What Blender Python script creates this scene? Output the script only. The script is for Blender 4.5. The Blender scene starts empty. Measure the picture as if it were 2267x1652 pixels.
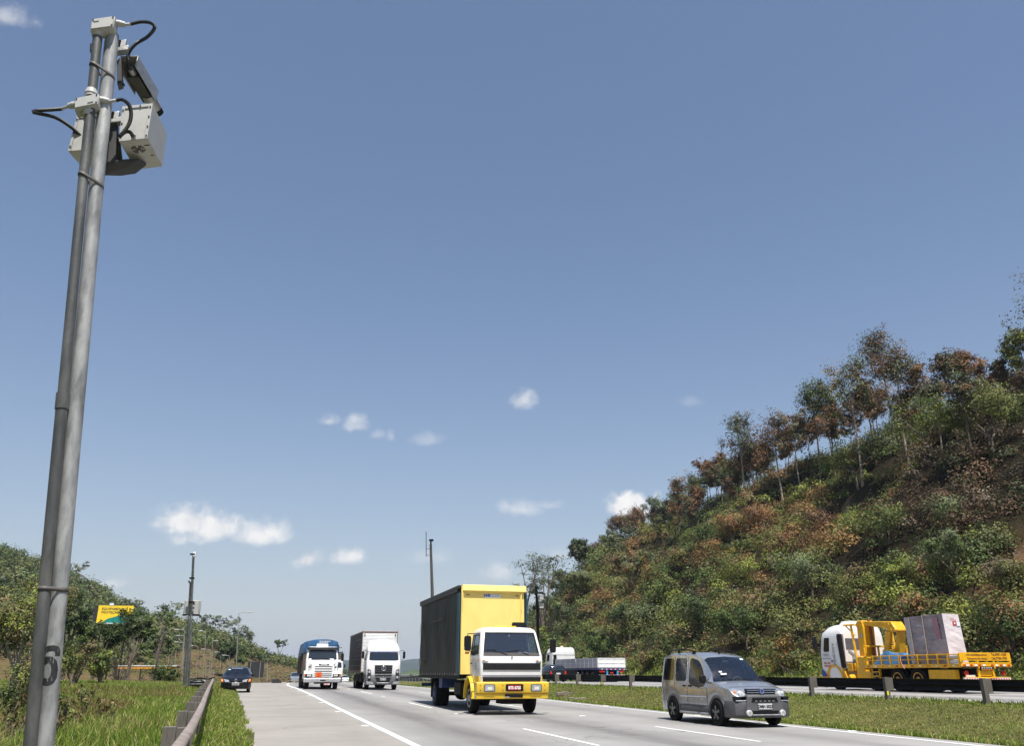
import bpy, bmesh, math, random
import numpy as np
from math import sin, cos, tan, pi, atan, radians, sqrt
from mathutils import Vector, Matrix

SC = bpy.context.scene
COL = SC.collection
# ------------------------------------------------------------------ camera
# World: X to the right across the road, Y along the road, Z up (metres). The camera stands on the verge.
FPX, CXP, CYP = 1850.0, 1133.5, 826.0
EYE = 1.40
PITCH = atan(663/FPX)
YAW = atan(557*cos(PITCH)/FPX)
_fh = Vector((sin(YAW), cos(YAW), 0)); CR = Vector((cos(YAW), -sin(YAW), 0))
CF = _fh*cos(PITCH) + Vector((0, 0, sin(PITCH))); CU = -_fh*sin(PITCH) + Vector((0, 0, cos(PITCH)))
cam = bpy.data.cameras.new('camera'); camo = bpy.data.objects.new('camera', cam); COL.objects.link(camo)
camo.location = (0, 0, EYE); camo.rotation_euler = (pi/2 + PITCH, 0, -YAW)
cam.sensor_width = 36; cam.lens = FPX/2267*36; cam.clip_end = 12000; cam.clip_start = 0.05
SC.camera = camo
def ray(x, y): return CF + CR*((x-CXP)/FPX) - CU*((y-CYP)/FPX)
def at(x, y, Y):                                   # survey helper: point seen at photo pixel (x, y) standing at distance Y along the road
    d = ray(x, y); p = d*(Y/d.y); p.z += EYE; return p
def atd(x, y, D):
    p = ray(x, y)*D; p.z += EYE; return p
# ------------------------------------------------------------------ light
SUN_EL, SUN_AZ = radians(67), radians(180.5)          # high sun behind the camera, a little to the right
w = bpy.data.worlds.new('World'); SC.world = w; w.use_nodes = True
nt = w.node_tree; nt.nodes.clear()
def N(nt, t, **k):
    n = nt.nodes.new(t)
    for a, b in k.items():
        if a[0] == 'i' and a[1:].isdigit(): n.inputs[int(a[1:])].default_value = b
        else: setattr(n, a, b)
    return n
def math_(nt, op, a, b=None, c=None, clamp=False):
    n = nt.nodes.new('ShaderNodeMath'); n.operation = op; n.use_clamp = clamp
    for i, v in enumerate((a, b, c)):
        if v is None: continue
        if isinstance(v, (int, float)): n.inputs[i].default_value = v
        else: nt.links.new(v, n.inputs[i])
    return n.outputs[0]
def mixc(nt, f, a, b, mode='MIX'):
    n = nt.nodes.new('ShaderNodeMix'); n.data_type = 'RGBA'; n.blend_type = mode
    for s, v in ((n.inputs[0], f), (n.inputs[6], a), (n.inputs[7], b)):
        if isinstance(v, (int, float)): s.default_value = v
        elif isinstance(v, (tuple, list)): s.default_value = tuple(v)[:3] + (1,)
        else: nt.links.new(v, s)
    return n.outputs[2]
def ramp(nt, f, lo, hi):
    n = nt.nodes.new('ShaderNodeMapRange'); n.interpolation_type = 'SMOOTHSTEP'
    nt.links.new(f, n.inputs[0]); n.inputs[1].default_value = lo; n.inputs[2].default_value = hi
    return n.outputs[0]
def noise(nt, vec, scale, detail=4, rough=.55, dist=0.0):
    n = nt.nodes.new('ShaderNodeTexNoise'); n.inputs['Scale'].default_value = scale
    n.inputs['Detail'].default_value = detail; n.inputs['Roughness'].default_value = rough; n.inputs['Distortion'].default_value = dist
    if vec is not None: nt.links.new(vec, n.inputs['Vector'])
    return n.outputs[0]
sky = nt.nodes.new("ShaderNodeTexSky")
sky.sky_type = 'NISHITA'; sky.sun_disc = False; sky.sun_elevation = SUN_EL; sky.sun_rotation = SUN_AZ
sky.altitude = 700; sky.air_density = 1.15; sky.dust_density = 1.6; sky.ozone_density = 1.6
# clouds: soft cumulus patches at fixed directions in the sky, cut by 3D noise
geo = N(nt, 'ShaderNodeTexCoord')
vec = geo.outputs['Generated']
nz = noise(nt, vec, 26, 6, .58); nz2 = noise(nt, vec, 75, 5, .6)
cl = None
CLOUDS = [  # x, y, half width, half height (photo pixels), density
 (425, 1162, 92, 56, 1.3), (475, 1180, 110, 48, 1.2), (565, 1188, 100, 42, .95), (620, 1180, 40, 34, .55), (690, 1240, 52, 34, 1.1), (765, 1238, 62, 30, 1.0), (1412, 1130, 92, 46, 1.7),
 (1455, 1140, 60, 40, 1.0), (1148, 1128, 58, 30, .52), (1215, 1120, 46, 16, .36), (727, 934, 30, 20, .75), (793, 945, 40, 30, .66), (838, 962, 26, 22, .4),
 (866, 965, 16, 26, .42), (1158, 890, 36, 34, .6), (945, 975, 50, 24, .25), (1103, 1270, 46, 34, .5), (20, 40, 70, 40, .5), (930, 1238, 90, 26, .22), (1530, 890, 40, 24, .16), (240, 1296, 40, 18, .35), (1240, 1230, 60, 26, .24)]
for cx, cy, hw, hh, dn in CLOUDS:
    d0 = ray(cx, cy); d0.normalize(); dx = ray(cx+hw, cy).normalized()-d0; dy = ray(cx, cy-hh).normalized()-d0
    sub = N(nt, 'ShaderNodeVectorMath', operation='SUBTRACT'); nt.links.new(vec, sub.inputs[0]); sub.inputs[1].default_value = d0
    def dot(v):
        q = v/v.length_squared; n = N(nt, 'ShaderNodeVectorMath', operation='DOT_PRODUCT'); nt.links.new(sub.outputs[0], n.inputs[0]); n.inputs[1].default_value = q
        return n.outputs['Value']
    a, b = dot(dx), dot(dy)
    b = math_(nt, 'MULTIPLY', b, math_(nt, 'ADD', math_(nt, 'MULTIPLY', math_(nt, 'LESS_THAN', b, 0.0), .75), 1.0))      # flatter base
    r2 = math_(nt, 'ADD', math_(nt, 'MULTIPLY', a, a), math_(nt, 'MULTIPLY', b, b))
    fall = math_(nt, 'SUBTRACT', 1.0, math_(nt, 'SQRT', r2))
    v = math_(nt, 'MULTIPLY', math_(nt, 'ADD', fall, math_(nt, 'MULTIPLY', math_(nt, 'SUBTRACT', nz, .5), 2.0)), 1.0)
    v = math_(nt, 'ADD', v, math_(nt, 'MULTIPLY', math_(nt, 'SUBTRACT', nz2, .5), .9))
    v = math_(nt, 'MULTIPLY', ramp(nt, v, .0, 1.1), dn); v = math_(nt, 'MULTIPLY', v, ramp(nt, r2, 2.6, .8))
    cl = v if cl is None else math_(nt, 'MAXIMUM', cl, v)
cl = math_(nt, 'MINIMUM', cl, .97)
shade = mixc(nt, ramp(nt, nz, .35, .7), (6.4, 6.5, 6.8), (8.3, 8.2, 8.1))
hv = N(nt, 'ShaderNodeSeparateXYZ'); nt.links.new(vec, hv.inputs[0])
# pale dry-season haze low in the sky
hz = math_(nt, 'POWER', math_(nt, 'SUBTRACT', 1.0, hv.outputs[2], clamp=True), 5.6)
hs = N(nt, 'ShaderNodeHueSaturation'); hs.inputs['Saturation'].default_value = 1.16; nt.links.new(sky.outputs[0], hs.inputs['Color'])
skb = mixc(nt, 1.0, hs.outputs[0], (1.0, .99, 1.01), 'MULTIPLY')
base = mixc(nt, math_(nt, 'ADD', math_(nt, 'MULTIPLY', hz, .76), .11), skb, (4.68, 4.93, 5.42))
skyc = mixc(nt, cl, base, shade)
bg = N(nt, 'ShaderNodeBackground'); bg.inputs[1].default_value = 0.086
nt.links.new(skyc, bg.inputs[0]); wo = N(nt, 'ShaderNodeOutputWorld'); nt.links.new(bg.outputs[0], wo.inputs[0])
w.cycles.sampling_method = 'MANUAL'; w.cycles.sample_map_resolution = 512
sl = bpy.data.lights.new('sun', 'SUN'); sl.energy = 5.0; sl.angle = radians(.53); sl.color = (1, .955, .88)
so = bpy.data.objects.new('sun', sl); COL.objects.link(so)
sdir = Vector((sin(SUN_AZ)*cos(SUN_EL), cos(SUN_AZ)*cos(SUN_EL), sin(SUN_EL)))
so.rotation_euler = sdir.to_track_quat('Z', 'Y').to_euler(); so.location = (0, -20, 60)
vs = SC.view_settings; vs.view_transform = 'Standard'; vs.look = 'None'; vs.exposure = 0.5; vs.gamma = 1
SC.cycles.max_bounces = 8; SC.cycles.transparent_max_bounces = 16; SC.cycles.caustics_reflective = False; SC.cycles.caustics_refractive = False
SC.cycles.use_denoising = True

# ------------------------------------------------------------------ helpers
class MB:
    def __init__(s): s.v = []; s.f = []; s.m = []
    def add(s, vs, fs, mi=0):
        o = len(s.v); s.v += [tuple(p) for p in vs]
        for f in fs: s.f.append([i+o for i in f]); s.m.append(mi)
        return s
    def box(s, x0, x1, y0, y1, z0, z1, mi=0):
        return s.add([(x0,y0,z0),(x1,y0,z0),(x1,y1,z0),(x0,y1,z0),(x0,y0,z1),(x1,y0,z1),(x1,y1,z1),(x0,y1,z1)],
                     [(0,3,2,1),(4,5,6,7),(0,1,5,4),(1,2,6,5),(2,3,7,6),(3,0,4,7)], mi)
    def hexa(s, A, B, C, D, V, mi=0):               # box from a quad and a sweep vector
        p = [Vector(q) for q in (A, B, C, D)]; V = Vector(V)
        return s.add(p + [q+V for q in p], [(0,1,2,3),(7,6,5,4),(1,0,4,5),(2,1,5,6),(3,2,6,7),(0,3,7,4)], mi)
    def prism(s, pts, a, b, axis='x', mi=0):        # 2D outline swept along an axis
        def P(u, w, t): return (t, u, w) if axis == 'x' else ((u, t, w) if axis == 'y' else (u, w, t))
        n = len(pts); vs = [P(u, w, a) for u, w in pts] + [P(u, w, b) for u, w in pts]
        return s.add(vs, [list(range(n))[::-1], list(range(n, 2*n))] + [(i, (i+1) % n, n+(i+1) % n, n+i) for i in range(n)], mi)
    def loft(s, rings, mi=0, caps=True, closed=True):
        n = len(rings[0]); vs = [p for r in rings for p in r]; fs = []
        for k in range(len(rings)-1):
            for i in range(n if closed else n-1):
                j = (i+1) % n; fs.append((k*n+i, k*n+j, (k+1)*n+j, (k+1)*n+i))
        if caps: fs += [list(range(n))[::-1], list(range((len(rings)-1)*n, len(rings)*n))]
        return s.add(vs, fs, mi)
    def tube(s, pts, r, n=8, mi=0, caps=True):
        pts = [Vector(p) for p in pts]; rs = r if isinstance(r, (list, tuple)) else [r]*len(pts)
        rings = []; up = None
        for i, p in enumerate(pts):
            t = (pts[min(i+1, len(pts)-1)] - pts[max(i-1, 0)]).normalized()
            if up is None: up = Vector((0,0,1)) if abs(t.z) < .9 else Vector((1,0,0))
            a = t.cross(up); a = a.normalized() if a.length > 1e-6 else t.orthogonal().normalized(); b = a.cross(t).normalized(); up = b
            rings.append([p + (a*cos(2*pi*k/n) + b*sin(2*pi*k/n))*rs[i] for k in range(n)])
        return s.loft(rings, mi, caps)
    def lathe(s, prof, c, axis='x', n=20, mi=0):    # prof: (radius, offset along axis)
        c = Vector(c); rings = []
        for r, o in prof:
            ring = []
            for k in range(n):
                u, w_ = r*cos(2*pi*k/n), r*sin(2*pi*k/n)
                ring.append(c + (Vector((o,u,w_)) if axis == 'x' else (Vector((u,o,w_)) if axis == 'y' else Vector((u,w_,o)))))
            rings.append(ring)
        return s.loft(rings, mi, True)
    def poly(s, pts, mi=0): return s.add(pts, [list(range(len(pts)))], mi)
    def build(s, name, mats, parent=None, bevel=0, smooth=32, seg=2, recalc=True):
        me = bpy.data.meshes.new(name); me.from_pydata(s.v, [], s.f); me.validate()
        if not isinstance(mats, (list, tuple)): mats = [mats]
        for m in mats: me.materials.append(m)
        if len(me.polygons) == len(s.m): me.polygons.foreach_set('material_index', s.m)
        if recalc:
            bm = bmesh.new(); bm.from_mesh(me); bmesh.ops.recalc_face_normals(bm, faces=bm.faces); bm.to_mesh(me); bm.free()
        if smooth:
            me.shade_smooth(); me.set_sharp_from_angle(angle=radians(smooth))
        me.update()
        o = bpy.data.objects.new(name, me); COL.objects.link(o)
        if parent is not None: o.parent = parent
        if bevel:
            b = o.modifiers.new('bevel', 'BEVEL'); b.width = bevel; b.segments = seg; b.limit_method = 'ANGLE'; b.angle_limit = radians(40); b.harden_normals = False
        return o
def thing(name, label, cat, loc=(0,0,0), rz=0.0, group=None):
    o = bpy.data.objects.new(name, None); COL.objects.link(o); o.empty_display_size = .2
    o.location = loc; o.rotation_euler = (0, 0, rz); return tag(o, label, cat, group)
def tag(o, label, cat, group=None, kind=None):
    o['label'] = label; o['category'] = cat
    if group: o['group'] = group
    if kind: o['kind'] = kind
    return o
def struct(o): o['kind'] = 'structure'; return o
KIDS = {}
def dup(root, loc=None, rz=None, label=None, name=None):
    r = root.copy(); COL.objects.link(r)
    if name: r.name = name
    if loc is not None: r.location = loc
    if rz is not None: r.rotation_euler = (0, 0, rz)
    if label: r['label'] = label
    for ch in root.children:
        c = ch.copy(); COL.objects.link(c); c.parent = r
        for g in ch.children:
            d = g.copy(); COL.objects.link(d); d.parent = c
    return r
def rrect(x0, x1, z0, z1, r, n=3):
    out = []
    for cx, cz, a0 in ((x1-r, z1-r, 0), (x0+r, z1-r, 90), (x0+r, z0+r, 180), (x1-r, z0+r, 270)):
        for k in range(n+1):
            a = radians(a0 + 90*k/n); out.append((cx+r*cos(a), cz+r*sin(a)))
    return out
def text(body, size, M, material, parent, name='lettering', ext=.002, align='CENTER', sx=1.0, shear=0.0, bold=0.0):
    c = bpy.data.curves.new('lettering', 'FONT'); c.body = body; c.size = size; c.align_x = align; c.align_y = 'CENTER'; c.extrude = ext; c.shear = shear; c.offset = bold
    c.resolution_u = 2
    t = bpy.data.objects.new('tmp', c); COL.objects.link(t)
    dg = bpy.context.evaluated_depsgraph_get(); me = bpy.data.meshes.new_from_object(t.evaluated_get(dg))
    bpy.data.objects.remove(t); me.transform(M @ Matrix.Diagonal((sx, 1, 1, 1))); me.materials.clear(); me.materials.append(material)
    o = bpy.data.objects.new(name, me); COL.objects.link(o); o.parent = parent; return o
def facing(o, right, up):                           # matrix putting text in the plane of right/up at o
    r = Vector(right).normalized(); u = Vector(up); u = (u - r*u.dot(r)).normalized(); n = r.cross(u)
    M = Matrix((r, u, n)).transposed().to_4x4(); M.translation = Vector(o); return M
FRONT = ((1,0,0), (0,0,1))                           # text read from -Y

# ------------------------------------------------------------------ materials
MATS = {}
def pbr(name, col, rough=.5, metal=0.0, var=.12, scale=5.0, bump=0.0, bscale=60.0, coat=0.0, dirt=None, dirt_amt=.0, spec=.5, coords='Object', stretch=None, alpha=1.0):
    m = bpy.data.materials.new(name); m.use_nodes = True; t = m.node_tree; b = t.nodes['Principled BSDF']
    tc = N(t, 'ShaderNodeTexCoord'); v = tc.outputs[coords]
    if stretch:
        mp = N(t, 'ShaderNodeMapping'); mp.inputs['Scale'].default_value = stretch; t.links.new(v, mp.inputs[0]); v = mp.outputs[0]
    n1 = noise(t, v, scale, 5, .6)
    c = mixc(t, ramp(t, n1, .25, .75), tuple(x*(1-var) for x in col), tuple(min(1, x*(1+var)) for x in col))
    if dirt_amt:
        n2 = noise(t, v, scale*.6, 6, .65, .4); c = mixc(t, math_(t, 'MULTIPLY', ramp(t, n2, .42, .72), dirt_amt), c, dirt or (.12,.1,.08))
    t.links.new(c, b.inputs['Base Color'])
    r = math_(t, 'ADD', math_(t, 'MULTIPLY', n1, .2), rough-.1, clamp=True); t.links.new(r, b.inputs['Roughness'])
    b.inputs['Metallic'].default_value = metal; b.inputs['Specular IOR Level'].default_value = spec
    if coat: b.inputs['Coat Weight'].default_value = coat; b.inputs['Coat Roughness'].default_value = .06
    if bump:
        bn = N(t, 'ShaderNodeBump'); bn.inputs['Strength'].default_value = bump; bn.inputs['Distance'].default_value = .02
        t.links.new(noise(t, v, bscale, 4, .6), bn.inputs['Height']); t.links.new(bn.outputs[0], b.inputs['Normal'])
    MATS[name] = m; return m
def glass(name, tint, mirror=.12, rough=.02):
    m = bpy.data.materials.new(name); m.use_nodes = True; t = m.node_tree; t.nodes.clear()
    tr = N(t, 'ShaderNodeBsdfTransparent'); tr.inputs[0].default_value = tint + (1,)
    gl = N(t, 'ShaderNodeBsdfGlossy'); gl.inputs['Roughness'].default_value = rough; gl.inputs[0].default_value = (.9,.95,1,1)
    lw = N(t, 'ShaderNodeFresnel'); lw.inputs[0].default_value = 1.5
    f = math_(t, 'ADD', lw.outputs[0], mirror-.04, clamp=True)
    mx = N(t, 'ShaderNodeMixShader'); t.links.new(f, mx.inputs[0]); t.links.new(tr.outputs[0], mx.inputs[1]); t.links.new(gl.outputs[0], mx.inputs[2])
    o = N(t, 'ShaderNodeOutputMaterial'); t.links.new(mx.outputs[0], o.inputs[0]); MATS[name] = m; return m
galv = pbr('galvanised steel', (.27,.275,.275), .5, .2, .42, 14, .12, 90, dirt=(.48,.48,.46), dirt_amt=.7, stretch=(1,1,.3))
galv_dark = pbr('weathered conduit steel', (.082,.085,.085), .5, .25, .28, 8, .12, 80, dirt=(.3,.29,.26), dirt_amt=.4, stretch=(1,1,.3))
strapm = pbr('steel strap', (.085,.078,.07), .6, .1, .3, 20)
enclosure = pbr('grey powder coated enclosure', (.43,.43,.41), .5, 0, .07, 12, .05, 120, dirt=(.42,.4,.36), dirt_amt=.3)
enc_dark = pbr('dark bracket steel', (.05,.05,.048), .55, .2, .3, 9)
alum = pbr('aluminium housing', (.36,.36,.35), .45, .6, .2, 14, .1, 60)
rubber = pbr('black ribbed conduit', (.016,.016,.016), .42, 0, .2, 30)
black = pbr('black plastic', (.009,.009,.010), .55, 0, .2, 20, spec=.22)
screwm = pbr('dark screws', (.03,.03,.03), .5, .5, .2, 20)
spray = pbr('black spray paint', (.024,.024,.025), .55, 0, .3, 20)
tyre = pbr('tyre rubber', (.008,.008,.009), .85, 0, .3, 14, .25, 60, dirt=(.03,.027,.024), dirt_amt=.3, spec=.15)
rimsteel = pbr('rim steel', (.40,.41,.43), .4, .6, .2, 12, dirt=(.1,.09,.08), dirt_amt=.4)
rimdark = pbr('dusty alloy', (.18,.18,.18), .45, .5, .25, 12, dirt=(.07,.065,.06), dirt_amt=.5)
rimyellow = pbr('yellow rim', (.55,.28,.02), .5, 0, .2, 9, dirt=(.08,.06,.04), dirt_amt=.5)
chrome = pbr('chrome', (.75,.76,.78), .14, 1, .05, 10)
white = pbr('white truck paint', (.80,.80,.79), .3, 0, .04, 3, coat=.5, dirt=(.45,.42,.38), dirt_amt=.16)
white2 = pbr('dusty white paint', (.74,.73,.70), .4, 0, .06, 3, coat=.2, dirt=(.38,.33,.28), dirt_amt=.3)
yellow = pbr('yellow truck paint', (.86,.56,.03), .35, 0, .08, 4, coat=.35, dirt=(.45,.3,.06), dirt_amt=.3)
yellowbox = pbr('faded yellow panel', (.88,.70,.22), .45, 0, .05, 2.2, coat=.1, dirt=(.78,.56,.14), dirt_amt=.35, stretch=(1,1,.4))
craney = pbr('crane yellow', (.78,.41,.010), .36, 0, .1, 5, coat=.3, dirt=(.3,.16,.02), dirt_amt=.3)
darktarp = pbr('black side curtain', (.007,.0095,.0112), .5, 0, .25, 2.0, .35, 1.6, dirt=(.024,.029,.032), dirt_amt=.8, stretch=(1,.9,.45), spec=.18)
tealstrip = pbr('dark teal curtain edge', (.012,.055,.085), .5, 0, .2, 3)
darksteel = pbr('chassis black', (.008,.008,.008), .7, 0, .3, 8, dirt=(.022,.019,.016), dirt_amt=.4, spec=.2)
bluesteel = pbr('blue chassis', (.02,.05,.16), .55, 0, .2, 8)
silver = pbr('silver metallic paint', (.45,.47,.51), .26, .7, .02, 4, coat=.8)
cladding = pbr('grey plastic cladding', (.065,.065,.07), .5, 0, .1, 10, .1, 150)
blackpaint = pbr('black car paint', (.005,.0055,.008), .3, 0, .1, 5, coat=.25, spec=.3)
darkgrey = pbr('dark grey metallic', (.022,.025,.032), .3, .4, .1, 5, coat=.4)
greyplast = pbr('mid grey bumper plastic', (.13,.133,.138), .5, 0, .08, 9)
interior = pbr('dark cabin trim', (.025,.026,.03), .8, 0, .2, 6)
seatm = pbr('seat fabric', (.05,.055,.07), .85, 0, .2, 12)
dashm = pbr('grey dashboard', (.11,.115,.12), .7, 0, .15, 10)
wsglass = glass('tinted windscreen', (.74,.81,.83), .15)
darkglass = pbr('dark side glass', (.006,.007,.008), .1, 0, .1, 3, spec=.45)
bluegl = pbr('dark windscreen', (.012,.018,.024), .1, 0, .15, 2, spec=.9)
lens = pbr('headlamp lens', (.62,.64,.66), .12, .55, .25, 30)
lampw = pbr('pale lamp glass', (.82,.82,.78), .15, .2, .2, 40)
amber = pbr('amber lens', (.75,.20,.03), .25, 0, .1, 20)
redl = pbr('red lens', (.5,.025,.02), .25, 0, .1, 20)
platew = pbr('grey number plate', (.62,.63,.63), .45, 0, .05, 30)
plater = pbr('red number plate', (.38,.02,.025), .45, 0, .1, 30)
inkw = pbr('white lettering', (.8,.8,.78), .5, 0, .02, 10)
inkd = pbr('dark lettering', (.03,.03,.035), .5, 0, .05, 10)
inkb = pbr('blue lettering', (.03,.06,.3), .5, 0, .05, 10)
inkbrown = pbr('brown lettering', (.2,.07,.015), .5, 0, .1, 10)
inkcream = pbr('cream lettering', (.78,.70,.52), .5, 0, .02, 10)
inkgrey = pbr('grey lettering', (.30,.31,.34), .5, 0, .05, 10)
signw = pbr('white sign face', (.75,.77,.80), .4, 0, .03, 10)
orangep = pbr('orange hazard plate', (.75,.12,.015), .5, 0, .1, 8)
bluetarp = pbr('blue tarpaulin', (.03,.105,.225), .5, 0, .25, 2.5, .5, 3)
bluecloth = pbr('crumpled blue tarpaulin', (.05,.17,.36), .6, 0, .3, 3, .4, 9)
dirtside = pbr('grimy tipper side', (.075,.058,.045), .75, 0, .4, 1.6, .3, 6, dirt=(.2,.16,.12), dirt_amt=.6)
corr = pbr('white corrugated panel', (.78,.78,.77), .45, 0, .03, 4)
boxside = pbr('grimy brown box side', (.10,.085,.075), .6, 0, .2, 1.2, dirt=(.17,.09,.065), dirt_amt=.7)
boxtrim = pbr('brown box rail', (.20,.13,.11), .5, 0, .2, 5)
wrap = pbr('pinkish shrink wrap', (.70,.63,.645), .22, 0, .08, 1.4, .6, 5, spec=.7, stretch=(1,1,2.2))
wrapdark = pbr('translucent shrink wrap over machine', (.30,.255,.285), .16, 0, .35, 1.0, .6, 6, spec=.8, stretch=(1,1,2.4))
rope = pbr('rope', (.36,.31,.24), .8, 0, .2, 30)
flatside = pbr('grey drop side', (.40,.40,.44), .45, 0, .06, 4, dirt=(.28,.27,.27), dirt_amt=.3)
bluechas = pbr('blue trailer chassis', (.006,.03,.14), .5, 0, .2, 5)
cyanst = pbr('light blue stay', (.03,.30,.55), .5, 0, .1, 5)
wood = pbr('weathered grey timber', (.125,.112,.096), .8, 0, .25, 6, .3, 30, stretch=(4,4,.5))
railtop = pbr('dull rusted rail', (.29,.235,.20), .6, .25, .25, 4, .1, 30, dirt=(.42,.37,.33), dirt_amt=.5)
railshade = pbr('painted rail shade', (.010,.010,.011), .55, .1, .3, 4, spec=.3)  # near-black colour stands in for the shade on the rail faces
reflm = pbr('yellow reflector', (.85,.80,.02), .3, 0, .05, 10)
concrete = pbr('cracked concrete block', (.20,.165,.125), .9, 0, .25, 3, .5, 9, dirt=(.09,.075,.055), dirt_amt=.6)
polecon = pbr('concrete pole', (.20,.19,.175), .85, 0, .15, 3, .2, 20)
lamppole = pbr('pale lamp pole', (.26,.26,.25), .6, .2, .1, 4)
greenboard = pbr('teal board', (.0,.20,.17), .5, 0, .06, 3)
yboard = pbr('yellow board', (.90,.62,.02), .45, 0, .04, 3)
signback = pbr('black sign back', (.022,.023,.025), .6, .1, .2, 3)
canopyo = pbr('orange canopy fascia', (.62,.27,.03), .5, 0, .1, 3)
skin = pbr('skin', (.42,.23,.15), .55, 0, .06, 20)
cloth = pbr('dark shirt', (.03,.035,.05), .85, 0, .15, 30)
hairm = pbr('dark hair', (.012,.01,.009), .7, 0, .2, 40)
sticker = pbr('pale sticker', (.55,.68,.62), .5, 0, .1, 20)
def vcol(name, rough=.6, trans=.25, spec=.3, alpha=None):
    m = bpy.data.materials.new(name); m.use_nodes = True; t = m.node_tree; b = t.nodes['Principled BSDF']; out = t.nodes['Material Output']
    a = N(t, 'ShaderNodeAttribute', attribute_name='Col')
    t.links.new(a.outputs[0], b.inputs['Base Color']); b.inputs['Roughness'].default_value = rough; b.inputs['Specular IOR Level'].default_value = spec
    tl = N(t, 'ShaderNodeBsdfTranslucent'); t.links.new(a.outputs[0], tl.inputs[0])
    mx = N(t, 'ShaderNodeMixShader'); mx.inputs[0].default_value = trans
    t.links.new(b.outputs[0], mx.inputs[1]); t.links.new(tl.outputs[0], mx.inputs[2]); t.links.new(mx.outputs[0], out.inputs[0]); return m
leafm = vcol('leaves', .55, .16, .22); grassm = vcol('grass blades', .6, .3, .3)
barkm = pbr('grey brown bark', (.15,.12,.095), .9, 0, .3, 5, .4, 20, stretch=(3,3,.6))
barkpale = pbr('pale bark', (.30,.26,.215), .9, 0, .3, 5, .3, 20, stretch=(3,3,.6))

# ------------------------------------------------------------------ terrain
def sst(a, b, x):
    t = np.clip((np.asarray(x, float)-a)/(b-a), 0, 1); return t*t*(3-2*t)
def cub(x, P):
    x = np.asarray(x, float); xs = np.array([p[0] for p in P], float); ys = np.array([p[1] for p in P], float)
    m = np.gradient(ys, xs); i = np.clip(np.searchsorted(xs, x)-1, 0, len(xs)-2); h = xs[i+1]-xs[i]; t = np.clip((x-xs[i])/h, 0, 1)
    return (1+2*t)*(1-t)**2*ys[i] + t*(1-t)**2*h*m[i] + t*t*(3-2*t)*ys[i+1] + t*t*(t-1)*h*m[i+1]
ZP = [(-60,0),(20,0),(38,.11),(52,.25),(64,.30),(80,.26),(95,.18),(115,.06),(135,-.08),(175,-.65),(260,-2.8),(420,-8),(900,-8)]
ZR = [(-60,.5),(25,.58),(72,.58),(95,.42),(115,.25),(135,0),(175,-.6),(260,-2.8),(420,-8),(900,-8)]
XO = [(-60,0),(22,0),(40,-.2),(60,-.5),(80,-.62),(100,-.2),(125,.9),(150,2.6),(200,8),(260,17),(330,31),(420,52),(900,180)]
UE = [(-60,-.1),(8,-.1),(20,-.18),(30,-.45),(45,-1.0),(57,-1.45),(75,-2.0),(100,-1.8),(130,-1.0),(200,6),(260,15),(420,50),(900,178)]
def zp(Y): return cub(Y, ZP)
def xo(Y): return cub(Y, XO)
LH = [(-60,60),(-25,52),(-14.1,37),(-10.8,30),(-7.2,19.5),(-4.7,17),(-1.3,11),(-.2,8),(1.2,6.5),(2.2,4.8),(3.6,2.2),(5.5,0),(60,0)]
rngN = np.random.RandomState(5); _w = rngN.uniform(-1, 1, (10, 4))
def wob(X, Y, s):
    z = 0
    for i, (a, b, c, d) in enumerate(_w): z = z + np.sin((X*a + Y*b)*s*(1+.35*i) + c*9)*(.5+.5*d)/(1+.5*i)
    return z/2.6
def hill_s(X, Y): return X - xo(Y)*1.0 - 37.5 + wob(X*.3, Y, .12)*1.2
def Tz(X, Y):
    X = np.asarray(X, float); Y = np.asarray(Y, float); u = X - xo(Y); ue = cub(Y, UE)
    z = zp(Y); zr = cub(Y, ZR)
    zl = z*(1 - .045*np.clip(u-3, 0, 12))
    road = zl + (zr - zl)*sst(14.9, 20.0, u)
    s = hill_s(X, Y); fall = 1-sst(200, 285, Y)
    hh = np.where(s < 32, .84*np.clip(s, 0, None), 26.88 + 2.2*(1-np.exp(-np.clip(s-32, 0, None)/6)))
    gul = np.sin(Y*.21+1.3*np.sin(Y*.043)+s*.05)*1.3 + np.sin(Y*.36+s*.09+2)*.8 + np.sin(Y*.11-s*.16)*1.2 + np.sin(Y*.62-s*.3)*.45
    hh = hh + gul*sst(3, 13, s)*(1-.85*sst(24, 36, s))*sst(14, 40, Y)
    hh = hh*fall*np.minimum(1, sst(-.5, 3, s)+.0) + wob(X, Y, .35)*.55*sst(2, 8, s)*fall
    right = road + .15*sst(34.8, 37.5, u) + hh
    d = ue - X
    dd = np.clip(d, 0, None)
    lz = z + .40*(1-np.exp(-dd/2.4)) + .25*sst(8, 25, dd) + wob(X, Y, .5)*.05*sst(.5, 3, dd)
    lo = sst(61, 92, Y)*sst(.6, 7, dd)
    lz = lz*(1-lo) + (-2.2)*lo
    r = np.sqrt(X*X+Y*Y); az = np.degrees(np.arctan2(X, np.maximum(Y, 1e-3)))
    lh = cub(az, LH)*sst(165, 330, r)**1.0*(1-.4*sst(380, 900, r)) + wob(X, Y, .07)*1.2*sst(190, 260, r)*sst(5, 2, az)
    base = np.where(d > 0, lz, right)
    return base + lh
def slope_hit(px, py):
    d = ray(px, py)
    for t in np.arange(38, 330, 1.0):
        p = Vector((0,0,EYE))+d*t
        if p.x > 30 and p.z < float(Tz(np.array([p.x]), np.array([p.y]))[0]): return p - d*.7
SCARS = [(slope_hit(a, b), r) for a, b, r in ((1612,1318,1.7),(1590,1340,1.2),(2240,1288,2.0),(2262,1300,1.5))]
def scar(X, Y):
    m = 0
    for p, r in SCARS:
        if p is not None: m = np.maximum(m, np.exp(-(((X-p.x)/(r*1.7))**2 + ((Y-p.y)/r)**2)**1.5))
    return m
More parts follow.
